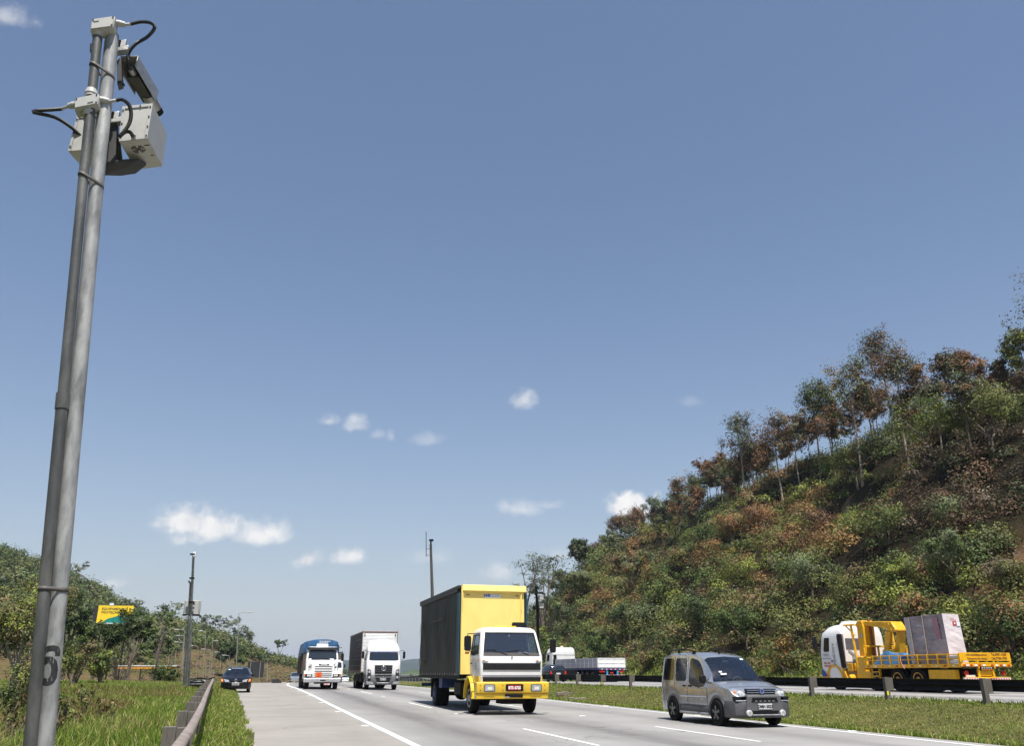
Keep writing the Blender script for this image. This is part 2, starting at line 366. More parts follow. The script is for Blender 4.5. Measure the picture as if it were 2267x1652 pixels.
HOLL = [(slope_hit(a, b), r) for a, b, r in ((1880,1130,4.5),(1905,1210,3.5),(1850,1040,3.0),(2060,1120,5.0),(2150,1080,4.0),(2010,1160,3.5),(1500,1330,2.5),(1230,1380,3.0))]
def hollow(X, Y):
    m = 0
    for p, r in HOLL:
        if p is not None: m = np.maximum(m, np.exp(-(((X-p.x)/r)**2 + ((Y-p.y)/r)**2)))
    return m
def gz(x, y): return float(Tz(np.array([x]), np.array([y]))[0])
def mesh_np(name, V, F, mats, cols=None, smooth=True):
    me = bpy.data.meshes.new(name); k = F.shape[1]
    me.vertices.add(len(V)); me.vertices.foreach_set('co', np.ascontiguousarray(V, dtype=np.float32).ravel())
    me.loops.add(F.size); me.loops.foreach_set('vertex_index', F.astype(np.int32).ravel())
    me.polygons.add(len(F)); me.polygons.foreach_set('loop_start', np.arange(0, F.size, k, dtype=np.int32)); me.polygons.foreach_set('loop_total', np.full(len(F), k, dtype=np.int32))
    me.update(calc_edges=True)
    if cols is not None:
        a = me.color_attributes.new('Col', 'FLOAT_COLOR', 'POINT'); c4 = np.ones((len(V), 4), np.float32); c4[:, :3] = cols; a.data.foreach_set('color', c4.ravel())
    for m in (mats if isinstance(mats, (list, tuple)) else [mats]): me.materials.append(m)
    me.polygons.foreach_set('use_smooth', np.full(len(F), smooth, dtype=bool))
    return me
def link(name, me, parent=None):
    o = bpy.data.objects.new(name, me); COL.objects.link(o); o.parent = parent; return o
def gridF(nx, ny):
    i = np.arange(nx-1)[None, :] + np.arange(ny-1)[:, None]*nx; i = i.ravel(); return np.stack([i, i+1, i+1+nx, i+nx], 1)
xs = np.concatenate([np.linspace(-4000, -420, 12), np.linspace(-400, -40, 61), np.linspace(-38, -9, 30), np.arange(-8, 48, .5), np.linspace(49, 130, 62), np.linspace(135, 400, 40), np.linspace(450, 4000, 12)])
ys = np.concatenate([np.linspace(-600, -30, 9), np.arange(-20, 6, 2), np.arange(6, 140, 1.0), np.linspace(141, 460, 130), np.linspace(480, 6000, 24)])
GX, GY = np.meshgrid(xs, ys); GZ = Tz(GX, GY)
U = GX - xo(GY); UEg = cub(GY, UE); GS = hill_s(GX, GY)
inroad = ((GX > UEg+.25) & (U < 14.6)) | ((U > 20.3) & (U < 34.6))
GZ = GZ - .07*inroad
colg = np.zeros(GX.shape+(3,)); colg[:] = (.085,.10,.032)
def setc(mask, c, amt=1.0):
    a = (mask*amt)[..., None]; colg[:] = colg*(1-a) + np.array(c)*a
nzf = wob(GX, GY, .45)*.5+.5
setc(sst(.6, 3, GS), (.026,.022,.012)); setc(sst(1, 5, GS)*sst(.6, .85, nzf), (.055,.036,.021), .7)
setc(scar(GX, GY), (.15,.092,.053))
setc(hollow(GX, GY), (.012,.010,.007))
setc(((U > 14.6) & (U < 20.4)).astype(float), (.11,.115,.04)); setc(((U > 15.6) & (U < 18.6))*sst(.3, .8, wob(GX, GY, .9)*.5+.5), (.13,.115,.05), .8)
rr = np.sqrt(GX**2+GY**2); azg = np.degrees(np.arctan2(GX, np.maximum(GY, .001)))
lhm = sst(140, 190, rr)*sst(8, 5, azg)*(GX < UEg+40)
setc(lhm, (.115,.084,.042)); setc(lhm*sst(.35, .75, nzf), (.085,.085,.032), .8); setc(lhm*sst(278, 300, rr), (.05,.055,.02), .9)
setc(sst(600, 1500, rr), (.09,.11,.06))
def ground_mat():
    m = bpy.data.materials.new('ground cover'); m.use_nodes = True; t = m.node_tree; b = t.nodes['Principled BSDF']
    a = N(t, 'ShaderNodeAttribute', attribute_name='Col'); tc = N(t, 'ShaderNodeTexCoord'); v = tc.outputs['Object']
    n1 = noise(t, v, .9, 8, .65); n2 = noise(t, v, 9, 5, .7)
    f = math_(t, 'ADD', math_(t, 'MULTIPLY', n1, .9), math_(t, 'MULTIPLY', n2, .9))
    c = mixc(t, 1.0, a.outputs[0], mixc(t, ramp(t, f, .55, 1.25), (.55,.55,.5), (1.5,1.42,1.3)), 'MULTIPLY')
    t.links.new(c, b.inputs['Base Color']); b.inputs['Roughness'].default_value = .95; b.inputs['Specular IOR Level'].default_value = .1
    bn = N(t, 'ShaderNodeBump'); bn.inputs['Strength'].default_value = .8; bn.inputs['Distance'].default_value = .12
    t.links.new(f, bn.inputs['Height']); t.links.new(bn.outputs[0], b.inputs['Normal']); return m
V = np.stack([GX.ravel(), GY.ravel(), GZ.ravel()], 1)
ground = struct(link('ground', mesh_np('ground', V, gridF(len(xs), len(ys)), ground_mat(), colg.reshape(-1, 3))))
# distant hills, kilometres away
def ridge(name, Y0, pts, depth, col):
    az = np.linspace(-60, 60, 160); rows = []
    hgt = np.interp(az, [p[0] for p in pts], [p[1] for p in pts]) + np.sin(az*1.9)*4+np.sin(az*4.7+1)*3+np.sin(az*11)*1.2
    for k, (fr, dy) in enumerate(((-.1, -depth), (.55, -depth*.4), (1, 0), (.6, depth*.5), (-.1, depth))):
        Yk = Y0+dy; rows.append(np.stack([np.tan(np.radians(az))*Yk, np.full_like(az, Yk), hgt*fr], 1))
    V = np.concatenate(rows); return struct(link(name, mesh_np(name, V, gridF(160, 5), pbr(name+' woodland', col, .95, 0, .35, .02, spec=.1))))
ridge('distant_hills', 2500, [(-60,60),(-10,70),(4,36),(8,34),(10.5,40),(14,30),(60,60)], 420, (.030,.045,.040))
ridge('near_hills', 900, [(-60,14),(0,12),(7,5),(9,4),(12,7),(60,30)], 200, (.06,.08,.035))
# ------------------------------------------------------------------ roads
YR = np.concatenate([np.arange(-12, 140, 1.0), np.arange(140, 425, 5.0)])
def strip(name, u0, u1, mat_, lift=.0, n=2, zf=None, left=None, ys_=None, kind='structure'):
    yy = YR if ys_ is None else ys_; t = np.linspace(0, 1, n); L = (xo(yy)+u0) if left is None else left(yy)
    X = L[:, None] + (xo(yy)+u1 - L)[:, None]*t[None, :]; Yg = np.repeat(yy[:, None], n, 1)
    Z = Tz(X, Yg) + lift; V = np.stack([X.ravel(), Yg.ravel(), Z.ravel()], 1); F = gridF(n, len(yy))
    me = mesh_np(name, V, F, mat_); uv = me.uv_layers.new(name='UVMap')
    uvs = np.stack([(X-xo(yy)[:, None]).ravel(), Yg.ravel()], 1)[F.ravel()]; uv.data.foreach_set('uv', uvs.astype(np.float32).ravel())
    o = link(name, me); o['kind'] = kind; return o
def road_mat(name, base, lanes, band=.5, seed=0.0):
    m = bpy.data.materials.new(name); m.use_nodes = True; t = m.node_tree; b = t.nodes['Principled BSDF']
    uv = N(t, 'ShaderNodeUVMap'); sx = N(t, 'ShaderNodeSeparateXYZ'); t.links.new(uv.outputs[0], sx.inputs[0]); u, v = sx.outputs[0], sx.outputs[1]
    mp = N(t, 'ShaderNodeMapping'); mp.inputs['Scale'].default_value = (1, .1, 1); mp.inputs['Location'].default_value = (seed, 0, 0); t.links.new(uv.outputs[0], mp.inputs[0])
    n_str = noise(t, mp.outputs[0], 2.2, 6, .65); n_big = noise(t, uv.outputs[0], .35, 5, .6); n_fine = noise(t, uv.outputs[0], 28, 4, .7)
    c = mixc(t, ramp(t, n_big, .3, .7), tuple(x*.86 for x in base), tuple(x*1.08 for x in base))
    c = mixc(t, math_(t, 'MULTIPLY', ramp(t, n_fine, .35, .75), .42), c, tuple(x*.62 for x in base))
    tot = None
    for ctr, wd, am in lanes:                       # oil and tyre darkening worn along each lane
        d = math_(t, 'DIVIDE', math_(t, 'SUBTRACT', u, ctr), wd); g = math_(t, 'EXPONENT', math_(t, 'MULTIPLY', math_(t, 'MULTIPLY', d, d), -1.0)); g = math_(t, 'MULTIPLY', g, am)
        tot = g if tot is None else math_(t, 'ADD', tot, g)
    tot = math_(t, 'MULTIPLY', tot, math_(t, 'ADD', math_(t, 'MULTIPLY', n_str, 1.5), .22), clamp=True)
    c = mixc(t, tot, c, (.085,.075,.078))
    # slab joints every 5 m and fine cracks
    fr = math_(t, 'FRACT', math_(t, 'DIVIDE', math_(t, 'ADD', v, math_(t, 'MULTIPLY', n_big, .12)), 5.0)); j = math_(t, 'LESS_THAN', fr, .0045)
    vo = N(t, 'ShaderNodeTexVoronoi', feature='DISTANCE_TO_EDGE'); vo.inputs['Scale'].default_value = .13
    wv = N(t, 'ShaderNodeVectorMath', operation='ADD'); t.links.new(uv.outputs[0], wv.inputs[0])
    nn = N(t, 'ShaderNodeTexNoise'); nn.inputs['Scale'].default_value = 1.6; nn.inputs['Detail'].default_value = 6; t.links.new(uv.outputs[0], nn.inputs['Vector']); t.links.new(nn.outputs[1], wv.inputs[1]); t.links.new(wv.outputs[0], vo.inputs['Vector'])
    ck = math_(t, 'MULTIPLY', math_(t, 'LESS_THAN', vo.outputs[0], .0034), ramp(t, n_big, .42, .55))
    c = mixc(t, math_(t, 'MULTIPLY', math_(t, 'MAXIMUM', j, ck), .6), c, (.09,.082,.075))
    t.links.new(c, b.inputs['Base Color']); b.inputs['Roughness'].default_value = .78; b.inputs['Specular IOR Level'].default_value = .35
    bn = N(t, 'ShaderNodeBump'); bn.inputs['Strength'].default_value = .25; bn.inputs['Distance'].default_value = .01; t.links.new(n_fine, bn.inputs['Height']); t.links.new(bn.outputs[0], b.inputs['Normal'])
    return m
LANE_E = [3.13, 6.71, 10.42, 14.08]
lm = road_mat('worn concrete lanes', (.305,.297,.285), [(4.9,.62,.62),(8.55,.62,.58),(12.25,.55,.30),(3.9,.35,.16),(5.9,.35,.16),(7.6,.35,.15),(9.5,.35,.15)])
sm = road_mat('pale concrete shoulder', (.315,.292,.262), [(1.2,.9,.10),(2.3,.4,.10)], seed=7)
strip('road', 2.98, 14.62, lm, .0, 25)
strip('shoulder', 0, 2.98, sm, .0, 7, left=lambda Y: cub(Y, UE))
rm = road_mat('right carriageway concrete', (.33,.32,.31), [(22.6,.75,.5),(26.2,.75,.55),(29.8,.7,.4)], seed=3)
strip('right_carriageway', 20.25, 34.4, rm, .0, 15)
strip('gutter_strip', 19.95, 20.25, pbr('dark red-brown gutter', (.12,.085,.08), .9, 0, .2, 3), .002, 2)
def paint(name):
    m = bpy.data.materials.new(name); m.use_nodes = True; t = m.node_tree; b = t.nodes['Principled BSDF']
    tc = N(t, 'ShaderNodeTexCoord'); n1 = noise(t, tc.outputs['Object'], 9, 8, .75); n2 = noise(t, tc.outputs['Object'], 1.2, 4)
    c = mixc(t, math_(t, 'MULTIPLY', ramp(t, n1, .5, .66), .55), (.80,.80,.78), (.40,.39,.37)); c = mixc(t, math_(t, 'MULTIPLY', ramp(t, n2, .45, .8), .25), c, (.5,.48,.45))
    t.links.new(c, b.inputs['Base Color']); b.inputs['Roughness'].default_value = .6; return m
pm = paint('road paint')
strip('edge_line', 3.05, 3.22, pm, .005, 2)
strip('median_edge_line', 14.02, 14.15, pm, .005, 2)
strip('carriageway_edge_line', 20.75, 20.88, pm, .005, 2)
strip('carriageway_far_line', 31.9, 32.03, pm, .005, 2)
k = 0
for u in (LANE_E[1], LANE_E[2], 24.4, 28.1):
    for n in range(-1, 9):
        y0 = 17.35 + 17.3*n + (0 if u < 20 else 6.5); yy = np.linspace(y0, y0+(5.2 if u < 20 else 5), 6)
        strip('lane_dash', u-.055, u+.055, pm, .005, 2, ys_=yy)
# raised markers
studm = pbr('white raised marker', (.82,.82,.80), .4, 0, .05, 9)
sb = MB().prism([(-.11,0),(.11,0),(.075,.022),(-.075,.022)], -.05, .05, 'y').build('road_stud', studm)
tag(sb, 'white raised marker on the shoulder beside the solid edge line, nearest the camera', 'road stud', 'raised markers along the road')
first = True
def stud(u, y, lab):
    global first
    x = float(xo(y))+u; o = sb if first else sb.copy()
    if not first: COL.objects.link(o)
    first = False; o.location = (x, y, gz(x, y)+.002); o['label'] = lab
stud(2.9, 17.7, 'white raised marker on the shoulder beside the solid edge line, nearest the camera')
for i, y in enumerate((24.6, 32.4, 40, 48, 57, 67)): stud(2.88, y, 'small white raised marker in the row on the shoulder along the solid edge line')
for i, y in enumerate((30.2, 47.5, 64.5)): stud(6.71, y, 'small white raised marker in a gap of the broken line by the white trucks')
for i, y in enumerate((28, 36.5)): stud(10.42, y, 'small white raised marker in a gap of the broken line right of the yellow truck')
for i, y in enumerate((19.5, 27.5, 35.5)): stud(14.35, y, 'small white raised marker beside the edge line at the grass median')
# skid marks and stains: thin rubber patches on the shoulder
skm = pbr('rubber skid mark', (.15,.14,.13), .9, 0, .3, 5)
sk = MB()
for (x0, y0, x1, y1, wd) in ((1.25,26.0,1.75,26.2,.03),(2.45,24.2,2.72,24.3,.025),(1.0,38.6,1.9,39.4,.07),(.75,38.2,1.6,38.4,.05),(2.3,22.4,2.5,22.45,.03),(5.5,23.8,5.75,23.85,.04),(2.2,36.6,3.0,36.3,.03),(13.3,36,13.9,36.5,.03),(12.2,30.5,12.9,30.8,.025)):
    d = Vector((x1-x0, y1-y0, 0)); nrm = Vector((-d.y, d.x, 0)).normalized()*wd
    P = [(x0, y0), ((x0+x1)/2+nrm.x*.7, (y0+y1)/2+nrm.y*.7), (x1, y1), ((x0+x1)/2-nrm.x*.5, (y0+y1)/2-nrm.y*.5)]
    sk.poly([(a, b, gz(a, b)+.006) for a, b in P])
struct(sk.build('road_skid_marks', skm))

# ------------------------------------------------------------------ foliage
def unit(rng, n):
    v = rng.normal(size=(n, 3)); return v/np.linalg.norm(v, axis=1, keepdims=True)
def leaf_mesh(name, C, S, K, rng, aspect=.55, Nn=None):
    n = len(C); q = unit(rng, n)                         # leaves face outwards from their clump, with scatter
    if Nn is not None: q = Nn/np.maximum(np.linalg.norm(Nn, axis=1, keepdims=True), 1e-6)*1.0 + q*.62 + np.array((0, 0, .22))
    q /= np.maximum(np.linalg.norm(q, axis=1, keepdims=True), 1e-6); a = np.cross(q, unit(rng, n)); a /= np.maximum(np.linalg.norm(a, axis=1, keepdims=True), 1e-6); b = np.cross(q, a)
    S = np.broadcast_to(np.asarray(S, float), (n,))[:, None]; a = a*S*.5; b = b*S*.5*aspect
    V = np.stack([C-a, C+b, C+a, C-b], 1).reshape(-1, 3); F = np.arange(4*n).reshape(n, 4)
    return mesh_np(name, V, F, leafm, np.repeat(K, 4, 0), smooth=False)
PAL = dict(dark=(.034,.056,.016), green=(.080,.116,.030), olive=(.135,.145,.040), lime=(.19,.22,.04), grey=(.135,.158,.078), rust=(.20,.105,.048), orange=(.25,.145,.052),
           brown=(.13,.078,.042), dun=(.19,.14,.066), euc=(.085,.10,.048), dead=(.13,.10,.068), straw=(.34,.27,.12))
def tint(rng, names, n, amt=.25):
    K = np.array([PAL[q] for q in names]); d = rng.randint(0, len(names)); ix = np.where(rng.rand(n) < .8, d, rng.randint(0, len(names), n)); K = K[ix]
    return np.clip(K*(1 + rng.uniform(-amt, amt*1.35, (n, 1))) * (1 + rng.uniform(-.06, .06, (n, 3))), 0, 1)
def clump(rng, c, r, n, names, squash=.75):
    sub = rng.normal(size=(max(2, n//14), 3))*.52*r; v = sub[rng.randint(0, len(sub), n)] + rng.normal(size=(n, 3))*r*.26; v[:, 2] *= squash
    k = tint(rng, names, n)*rng.uniform(.75, 1.25); return np.asarray(c)+v, k, v
def limb(mb, p, q, r0, r1, rng, bow=.08, n=4):
    p, q = Vector(p), Vector(q); L = (q-p).length; o = Vector(rng.uniform(-1, 1, 3))*L*bow
    pts = [p + (q-p)*(i/n) + o*sin(pi*i/n) for i in range(n+1)]; mb.tube(pts, [r0+(r1-r0)*i/n for i in range(n+1)], 6); return pts
def plant(name, label, cat, x, y, H, style, names, seed, group=None, z=None, R=None, leaf=.2, nl=1.0, bark=None, lean=0.0):
    rng = np.random.RandomState(seed); z0 = gz(x, y)-.1 if z is None else z
    t = thing(name, label, cat, (x, y, z0), 0, group); mb = MB(); C = []; K = []; S = []; NN = []
    def put(c, r, n, sq=.75, nm=None):
        a, k, v = clump(rng, c, r, max(6, int(n*nl)), nm or names, sq); C.append(a); K.append(k); o = np.asarray(c)-np.array((0, 0, H*.55)); NN.append(v/r*.8+o/max(1e-3, np.linalg.norm(o))*.6)
    if style == 'euc':
        R = R or H*.15; tr = H*.009+.022
        top = Vector((rng.uniform(-.05, .05)*H+lean*H, rng.uniform(-.04, .04)*H, H*.96)); pts = limb(mb, (0,0,0), top, tr, tr*.25, rng, .03, 8)
        nb = int(18+H*.5)
        for i in range(nb):
            f = rng.uniform(.44, .985)**.9; b = pts[min(7, int(f*8))].lerp(pts[min(8, int(f*8)+1)], f*8 % 1)
            a = rng.uniform(0, 2*pi); wd = R*(.35+.9*sin(pi*min(1, max(0, (f-.22)/.8))**.8))*rng.uniform(.6, 1.15)
            e = b + Vector((cos(a)*wd, sin(a)*wd, wd*rng.uniform(.5, 1.25)+.03*H)); limb(mb, b, e, tr*.34*(1.15-f), tr*.1, rng, .1, 3)
            put(e, H*rng.uniform(.065, .105), 130, .95)
            if rng.rand() < .75: put(b.lerp(e, .55)+Vector((0,0,.02*H)), H*.068, 60, .85)
        put(top, H*.06, 90, 1.3)
    elif style == 'broad':
        R = R or H*.42; tr = H*.022+.03; fork = rng.uniform(.22, .34)*H
        f0 = Vector((lean*fork, 0, fork)); limb(mb, (0,0,0), f0, tr, tr*.75, rng, .05, 3)
        for i in range(rng.randint(4, 6)):
            a = 2*pi*i/5+rng.uniform(-.4, .4); e = Vector((cos(a)*R*.62+lean*H, sin(a)*R*.62, H*rng.uniform(.58, .84))); P = limb(mb, f0, e, tr*.55, tr*.18, rng, .12, 4)
            for j in range(5):
                q = P[rng.randint(2, 5)]; e2 = q + Vector((cos(a+rng.uniform(-1, 1))*R*.42, sin(a+rng.uniform(-1, 1))*R*.42, rng.uniform(-.05, .2)*H)); limb(mb, q, e2, tr*.2, tr*.07, rng, .12, 3)
                put(e2, R*rng.uniform(.2, .36), 70, .7)
            put(e, R*.36, 90, .7)
        put((lean*H, 0, H*.9), R*.4, 110, .6)
    elif style == 'sparse':                          # open crown on ascending bare limbs
        R = R or H*.3; tr = H*.014+.025
        for i in range(rng.randint(3, 5)):
            a = rng.uniform(0, 2*pi); e = Vector((cos(a)*R*.75+lean*H, sin(a)*R*.75, H*rng.uniform(.7, .95))); P = limb(mb, (rng.uniform(-.1, .1), rng.uniform(-.1, .1), 0), e, tr, tr*.25, rng, .07, 6)
            put(e, R*.42, 85, .6)
            for j in range(6):
                q = P[rng.randint(3, 7)]; b2 = rng.uniform(0, 2*pi); e2 = q+Vector((cos(b2)*R*.5, sin(b2)*R*.5, R*rng.uniform(.0, .45))); limb(mb, q, e2, tr*.3, tr*.09, rng, .1, 3); put(e2, R*rng.uniform(.18, .32), 46, .6)
    elif style == 'shrub':
        R = R or H*.6
        for i in range(9):
            a = rng.uniform(0, 2*pi); d = R*rng.uniform(.2, .8); e = Vector((cos(a)*d, sin(a)*d, H*rng.uniform(.35, .85))); limb(mb, (rng.uniform(-.1, .1)*R, rng.uniform(-.1, .1)*R, 0), e, .02*H+.01, .008, rng, .12, 3)
            put(e, R*rng.uniform(.28, .5), 85, .8); put(e*.62, R*.42, 34, .8)
    elif style == 'twigs':
        R = R or H*.6
        for i in range(34):
            a = rng.uniform(0, 2*pi); e = Vector((cos(a)*R*rng.uniform(.2, 1), sin(a)*R*rng.uniform(.2, 1), H*rng.uniform(.4, 1))); limb(mb, (rng.uniform(-.15, .15), rng.uniform(-.15, .15), 0), e, .025, .006, rng, .15, 4)
            put(e, R*.16, 10, .8)
    mb.build('trunk' if style != 'shrub' else 'stems', bark or barkm, t, recalc=False)
    C = np.concatenate(C); K = np.concatenate(K)
    link('crown' if style != 'shrub' else 'foliage', leaf_mesh('crown', C, leaf*rng.uniform(.6, 1.35, len(C)), K, rng, Nn=np.concatenate(NN)), t); return t
# --- right slope: undergrowth that nobody could count
def scatter_bushes(name, label, pts, rad, leafs, ncol, names_of, rng, flat=.8):
    C = []; K = []; S = []; NN = []
    for (x, y, z), r, (sz, n), nm in zip(pts, rad, leafs, names_of):
        v = unit(rng, n); v[:, 2] = np.abs(v[:, 2])*1.1-.15; v *= (rng.uniform(.2, 1, (n, 1))**.4)*r; v[:, 2] *= flat
        lump = 1+.35*np.sin(v[:, :1]*5/r+r*9)*np.cos(v[:, 1:2]*6/r); v *= lump
        C.append(v+(x, y, z)); NN.append(v/r); K.append(tint(rng, nm, n, .17)*rng.uniform(.65, 1.3)); S.append(sz*rng.uniform(.6, 1.4, n))
    o = link(name, leaf_mesh(name, np.concatenate(C), np.concatenate(S), np.concatenate(K), rng, Nn=np.concatenate(NN))); return tag(o, label, 'undergrowth', None, 'stuff')
rng = np.random.RandomState(11)
def kinds(s, y, rng):
    n = float(wob(np.array([s*1.6]), np.array([y]), .16)[0]); r = rng.rand()
    if s > 10 and y > 62 and n > -.05: return (['rust','orange','olive'] if r < .36 else ['orange','olive','dun'] if r < .5 else ['brown','olive'] if r < .62 else ['olive','lime','green'])
    if s > 13 and y <= 66: return ['brown','brown','dark','dead'] if n < .15 else (['olive','green','grey'] if r < .75 else ['brown','rust'])
    if n > .35: return ['dun','olive','olive'] if r < .55 else ['olive','lime','grey']
    if n < -.45: return ['dark','green','green']
    return [['green','dark','olive'],['olive','green'],['grey','green'],['lime','olive','green'],['olive','lime'],['olive','dun','green'],['dun','brown','olive'],['rust','olive','green']][rng.randint(0, 8)]
pts, rad, lf, nm = [], [], [], []
for i in range(8600):
    y = 8 + 255*rng.rand()**1.3; s = rng.uniform(.2, 42); 
    x = s+37.5+float(xo(y)); z = gz(x, y)
    if z > 36 or scar(x, y) > .3 or rng.rand() < .8*hollow(x, y): continue
    D = sqrt(x*x+y*y); r = rng.uniform(.5, 1.5)*(1+.2*(D > 130)) * (.6 if s < 1.5 else 1)
    if rng.rand() < .28: r *= .55
    pts.append((x, y, z)); rad.append(r); sz = .10+.00115*D; lf.append((sz, int(min(230, 20+5.2*r*r/(sz*sz)*.9)))); nm.append(kinds(s, y, rng))
for i in range(950):                                     # bigger overlapping bushes
    y = 12 + 235*rng.rand()**1.25; s = rng.uniform(2.5, 41)*(1 if rng.rand() < .7 else .5)+1; x = s+37.5+float(xo(y)); D = sqrt(x*x+y*y); r = rng.uniform(1.1, 2.3)*(1+.25*(D > 150)); sz = .12+.0012*D
    pts.append((x, y, gz(x, y)+r*rng.uniform(.1, .5))); rad.append(r); lf.append((sz, int(min(650, 60+5.5*r*r/(sz*sz))))); nm.append(kinds(s, y, rng))
for i in range(330):                                     # wooded far end stepping down to the road
    y = rng.uniform(150, 300); s = rng.uniform(1, 40); x = s+37.5+float(xo(y)); r = rng.uniform(2.0, 3.8)
    pts.append((x, y, gz(x, y)+r*rng.uniform(.3, .9))); rad.append(r); lf.append((.42, 240)); nm.append([['dark','green'],['green','olive'],['grey','olive'],['dark','euc']][rng.randint(0, 4)])
scatter_bushes('undergrowth', 'tangled green, brown and rust coloured scrub covering the right slope', pts, rad, lf, 0, nm, rng)
# individual shrubs and small trees on the slope: photo pixel of the foot, distance up the slope, size
SH = [ # x, y of foot, size (m), style, palette, words
 (1262,1395,5.0,'broad',('green','grey','dark'),'grey green rounded tree at the slope foot above the white flatbed cab'),
 (1395,1420,5.6,'broad',('grey','green','dark'),'large dusty grey green tree low on the slope, right of the white flatbed trailer'),
 (1335,1465,4.2,'broad',('dark','green'),'dark green bush directly behind the white flatbed trailer'),
 (1480,1330,4.0,'shrub',('olive','green'),'olive green shrub half way up the slope above the silver van roof rack'),
 (1560,1410,4.4,'broad',('grey','green','dark'),'grey green bush low on the slope straight above the silver van'),
 (1655,1440,4.6,'broad',('green','dark'),'deep green bush low on the slope right of the silver van windscreen'),
 (1745,1475,3.4,'shrub',('rust','orange','green'),'rust speckled shrub at the foot of the slope left of the crane truck cab'),
 (1800,1330,5.4,'broad',('grey','green','grey'),'large pale grey green tree on the lower slope left above the crane truck cab'),
 (1900,1350,3.6,'shrub',('rust','olive','green'),'rust tipped shrub just above the yellow crane arm'),
 (1990,1320,3.6,'shrub',('green','lime'),'bright green shrub above the yellow crane and the wrapped load'),
 (2120,1290,4.2,'broad',('green','grey'),'green bush on the slope above the wrapped load'),
 (2230,1310,3.2,'shrub',('olive','dead'),'dull olive shrub on bare reddish soil near the right edge'),
 (2245,1440,3.6,'shrub',('dark','green','rust'),'dark shrub behind the crane truck tailgate at the right edge'),
 (1900,1080,7.0,'broad',('green','dark','olive'),'big dark green tree at mid slope under the tall eucalyptus trees'),
 (2060,1010,7.2,'broad',('lime','olive','green'),'large yellow green tree high on the slope, upper right'),
 (2200,1000,7.0,'broad',('lime','olive','green'),'pale yellow green tree high on the slope touching the right edge'),
 (1960,1190,4.4,'shrub',('green','olive'),'mid green shrub in the dark hollow at mid slope'),
 (2120,1180,4.6,'shrub',('green','grey'),'lone green shrub in the dark brown patch, upper right slope'),
 (1770,1120,4.2,'shrub',('lime','olive'),'small lime green shrub on the upper slope among rust bushes'),
 (1690,1180,4.4,'shrub',('rust','orange','rust'),'bright rust shrub at the centre of the slope'),
 (1620,1190,4.2,'shrub',('rust','orange','olive'),'rust orange shrub left of the centre of the slope'),
 (1560,1250,4.4,'shrub',('orange','rust','olive'),'orange brown shrub on the left part of the slope'),
 (1500,1260,4.0,'shrub',('rust','brown','olive'),'brown rust shrub near the pale grey tree on the left of the slope'),
 (1450,1300,4.2,'shrub',('orange','olive'),'dull orange shrub low on the left part of the slope'),
 (1740,1230,4.0,'shrub',('olive','rust'),'olive and rust shrub on the mid slope above the van bonnet'),
 (1640,1300,4.0,'shrub',('olive','lime'),'olive shrub beside the bare earth scar'),
 (1830,1200,4.2,'shrub',('brown','rust'),'reddish brown shrub left of the dark hollow'),
 (2010,1390,3.4,'shrub',('rust','orange','green'),'orange tinged bush between crane and wrapped load'),
 (1215,1440,3.6,'shrub',('lime','green'),'bright lime shrub behind the dark grey wagon'),
 (1205,1330,4.4,'broad',('olive','rust','green'),'olive tree with rusty patches right of the yellow truck box'),
 (1290,1310,5.2,'broad',('grey','olive'),'grey olive tree on the lower slope left of the rust shrubs'),
 (1530,1480,2.6,'shrub',('dun','olive'),'dry tan shrub at the foot of the slope behind the silver van'),
 (1440,1480,2.4,'shrub',('dun','olive','lime'),'dry yellowish shrub at the foot of the slope between trailer and van'),
]
for i, (px, py, H, st, nmz, lab) in enumerate(SH):
    p = slope_hit(px, py)
    if p is None: continue
    D = p.length
    plant('shrub' if st == 'shrub' else 'tree', lab, 'shrub' if st == 'shrub' else 'tree', p.x, p.y, H*.8, st, nmz, 100+i, 'shrubs and trees on the right slope', R=H*(.5 if st == 'broad' else .55), leaf=.10+.0010*D, nl=3.2)
# ridge trees
EU = [ # x, top y, along-ridge X, palette, lean, label
 (1497,1068,'rust brown',('rust','brown','euc')),(1540,1082,'short rust brown',('rust','brown')),(1562,1022,'thin reddish',('rust','brown','rust')),(1590,1006,'reddish brown',('rust','brown')),
 (1630,922,'tall slim grey green',('euc','euc','brown')),(1660,988,'thin brown',('rust','brown')),(1688,985,'bushy brown',('brown','rust')),(1713,918,'narrow spire shaped',('euc','brown','rust')),
 (1755,928,'brown and green',('euc','rust')),(1790,852,'full green',('euc','green')),(1822,856,'dense dark green',('euc','dark')),(1872,812,'broad topped green',('green','olive','rust')),
 (1912,842,'half browned',('rust','euc')),(1945,746,'tallest',('euc','brown','euc')),(1975,790,'tall forked',('euc','rust')),(2022,820,'spreading rust coloured',('rust','dun')),
 (2085,785,'slim browning',('brown','euc')),(2137,785,'dense rust brown',('rust','rust','brown')),(2112,806,'thin bronze',('rust','euc')),(2178,842,'low twiggy brown',('brown','dead')),
 (2243,738,'pale green topped',('olive','lime','euc')),(1520,1100,'small greenish',('euc','rust')),(1612,1060,'low brown',('rust','dead')),(1735,1000,'low reddish',('rust','orange')),
 (1845,930,'slender pale trunked',('euc','rust')),(2000,870,'small bronze',('rust','brown')),(2060,850,'thin grey',('dead','euc')),(2210,800,'thin brownish green',('euc','brown')),
 (1478,1112,'small grey green',('euc','grey'))]
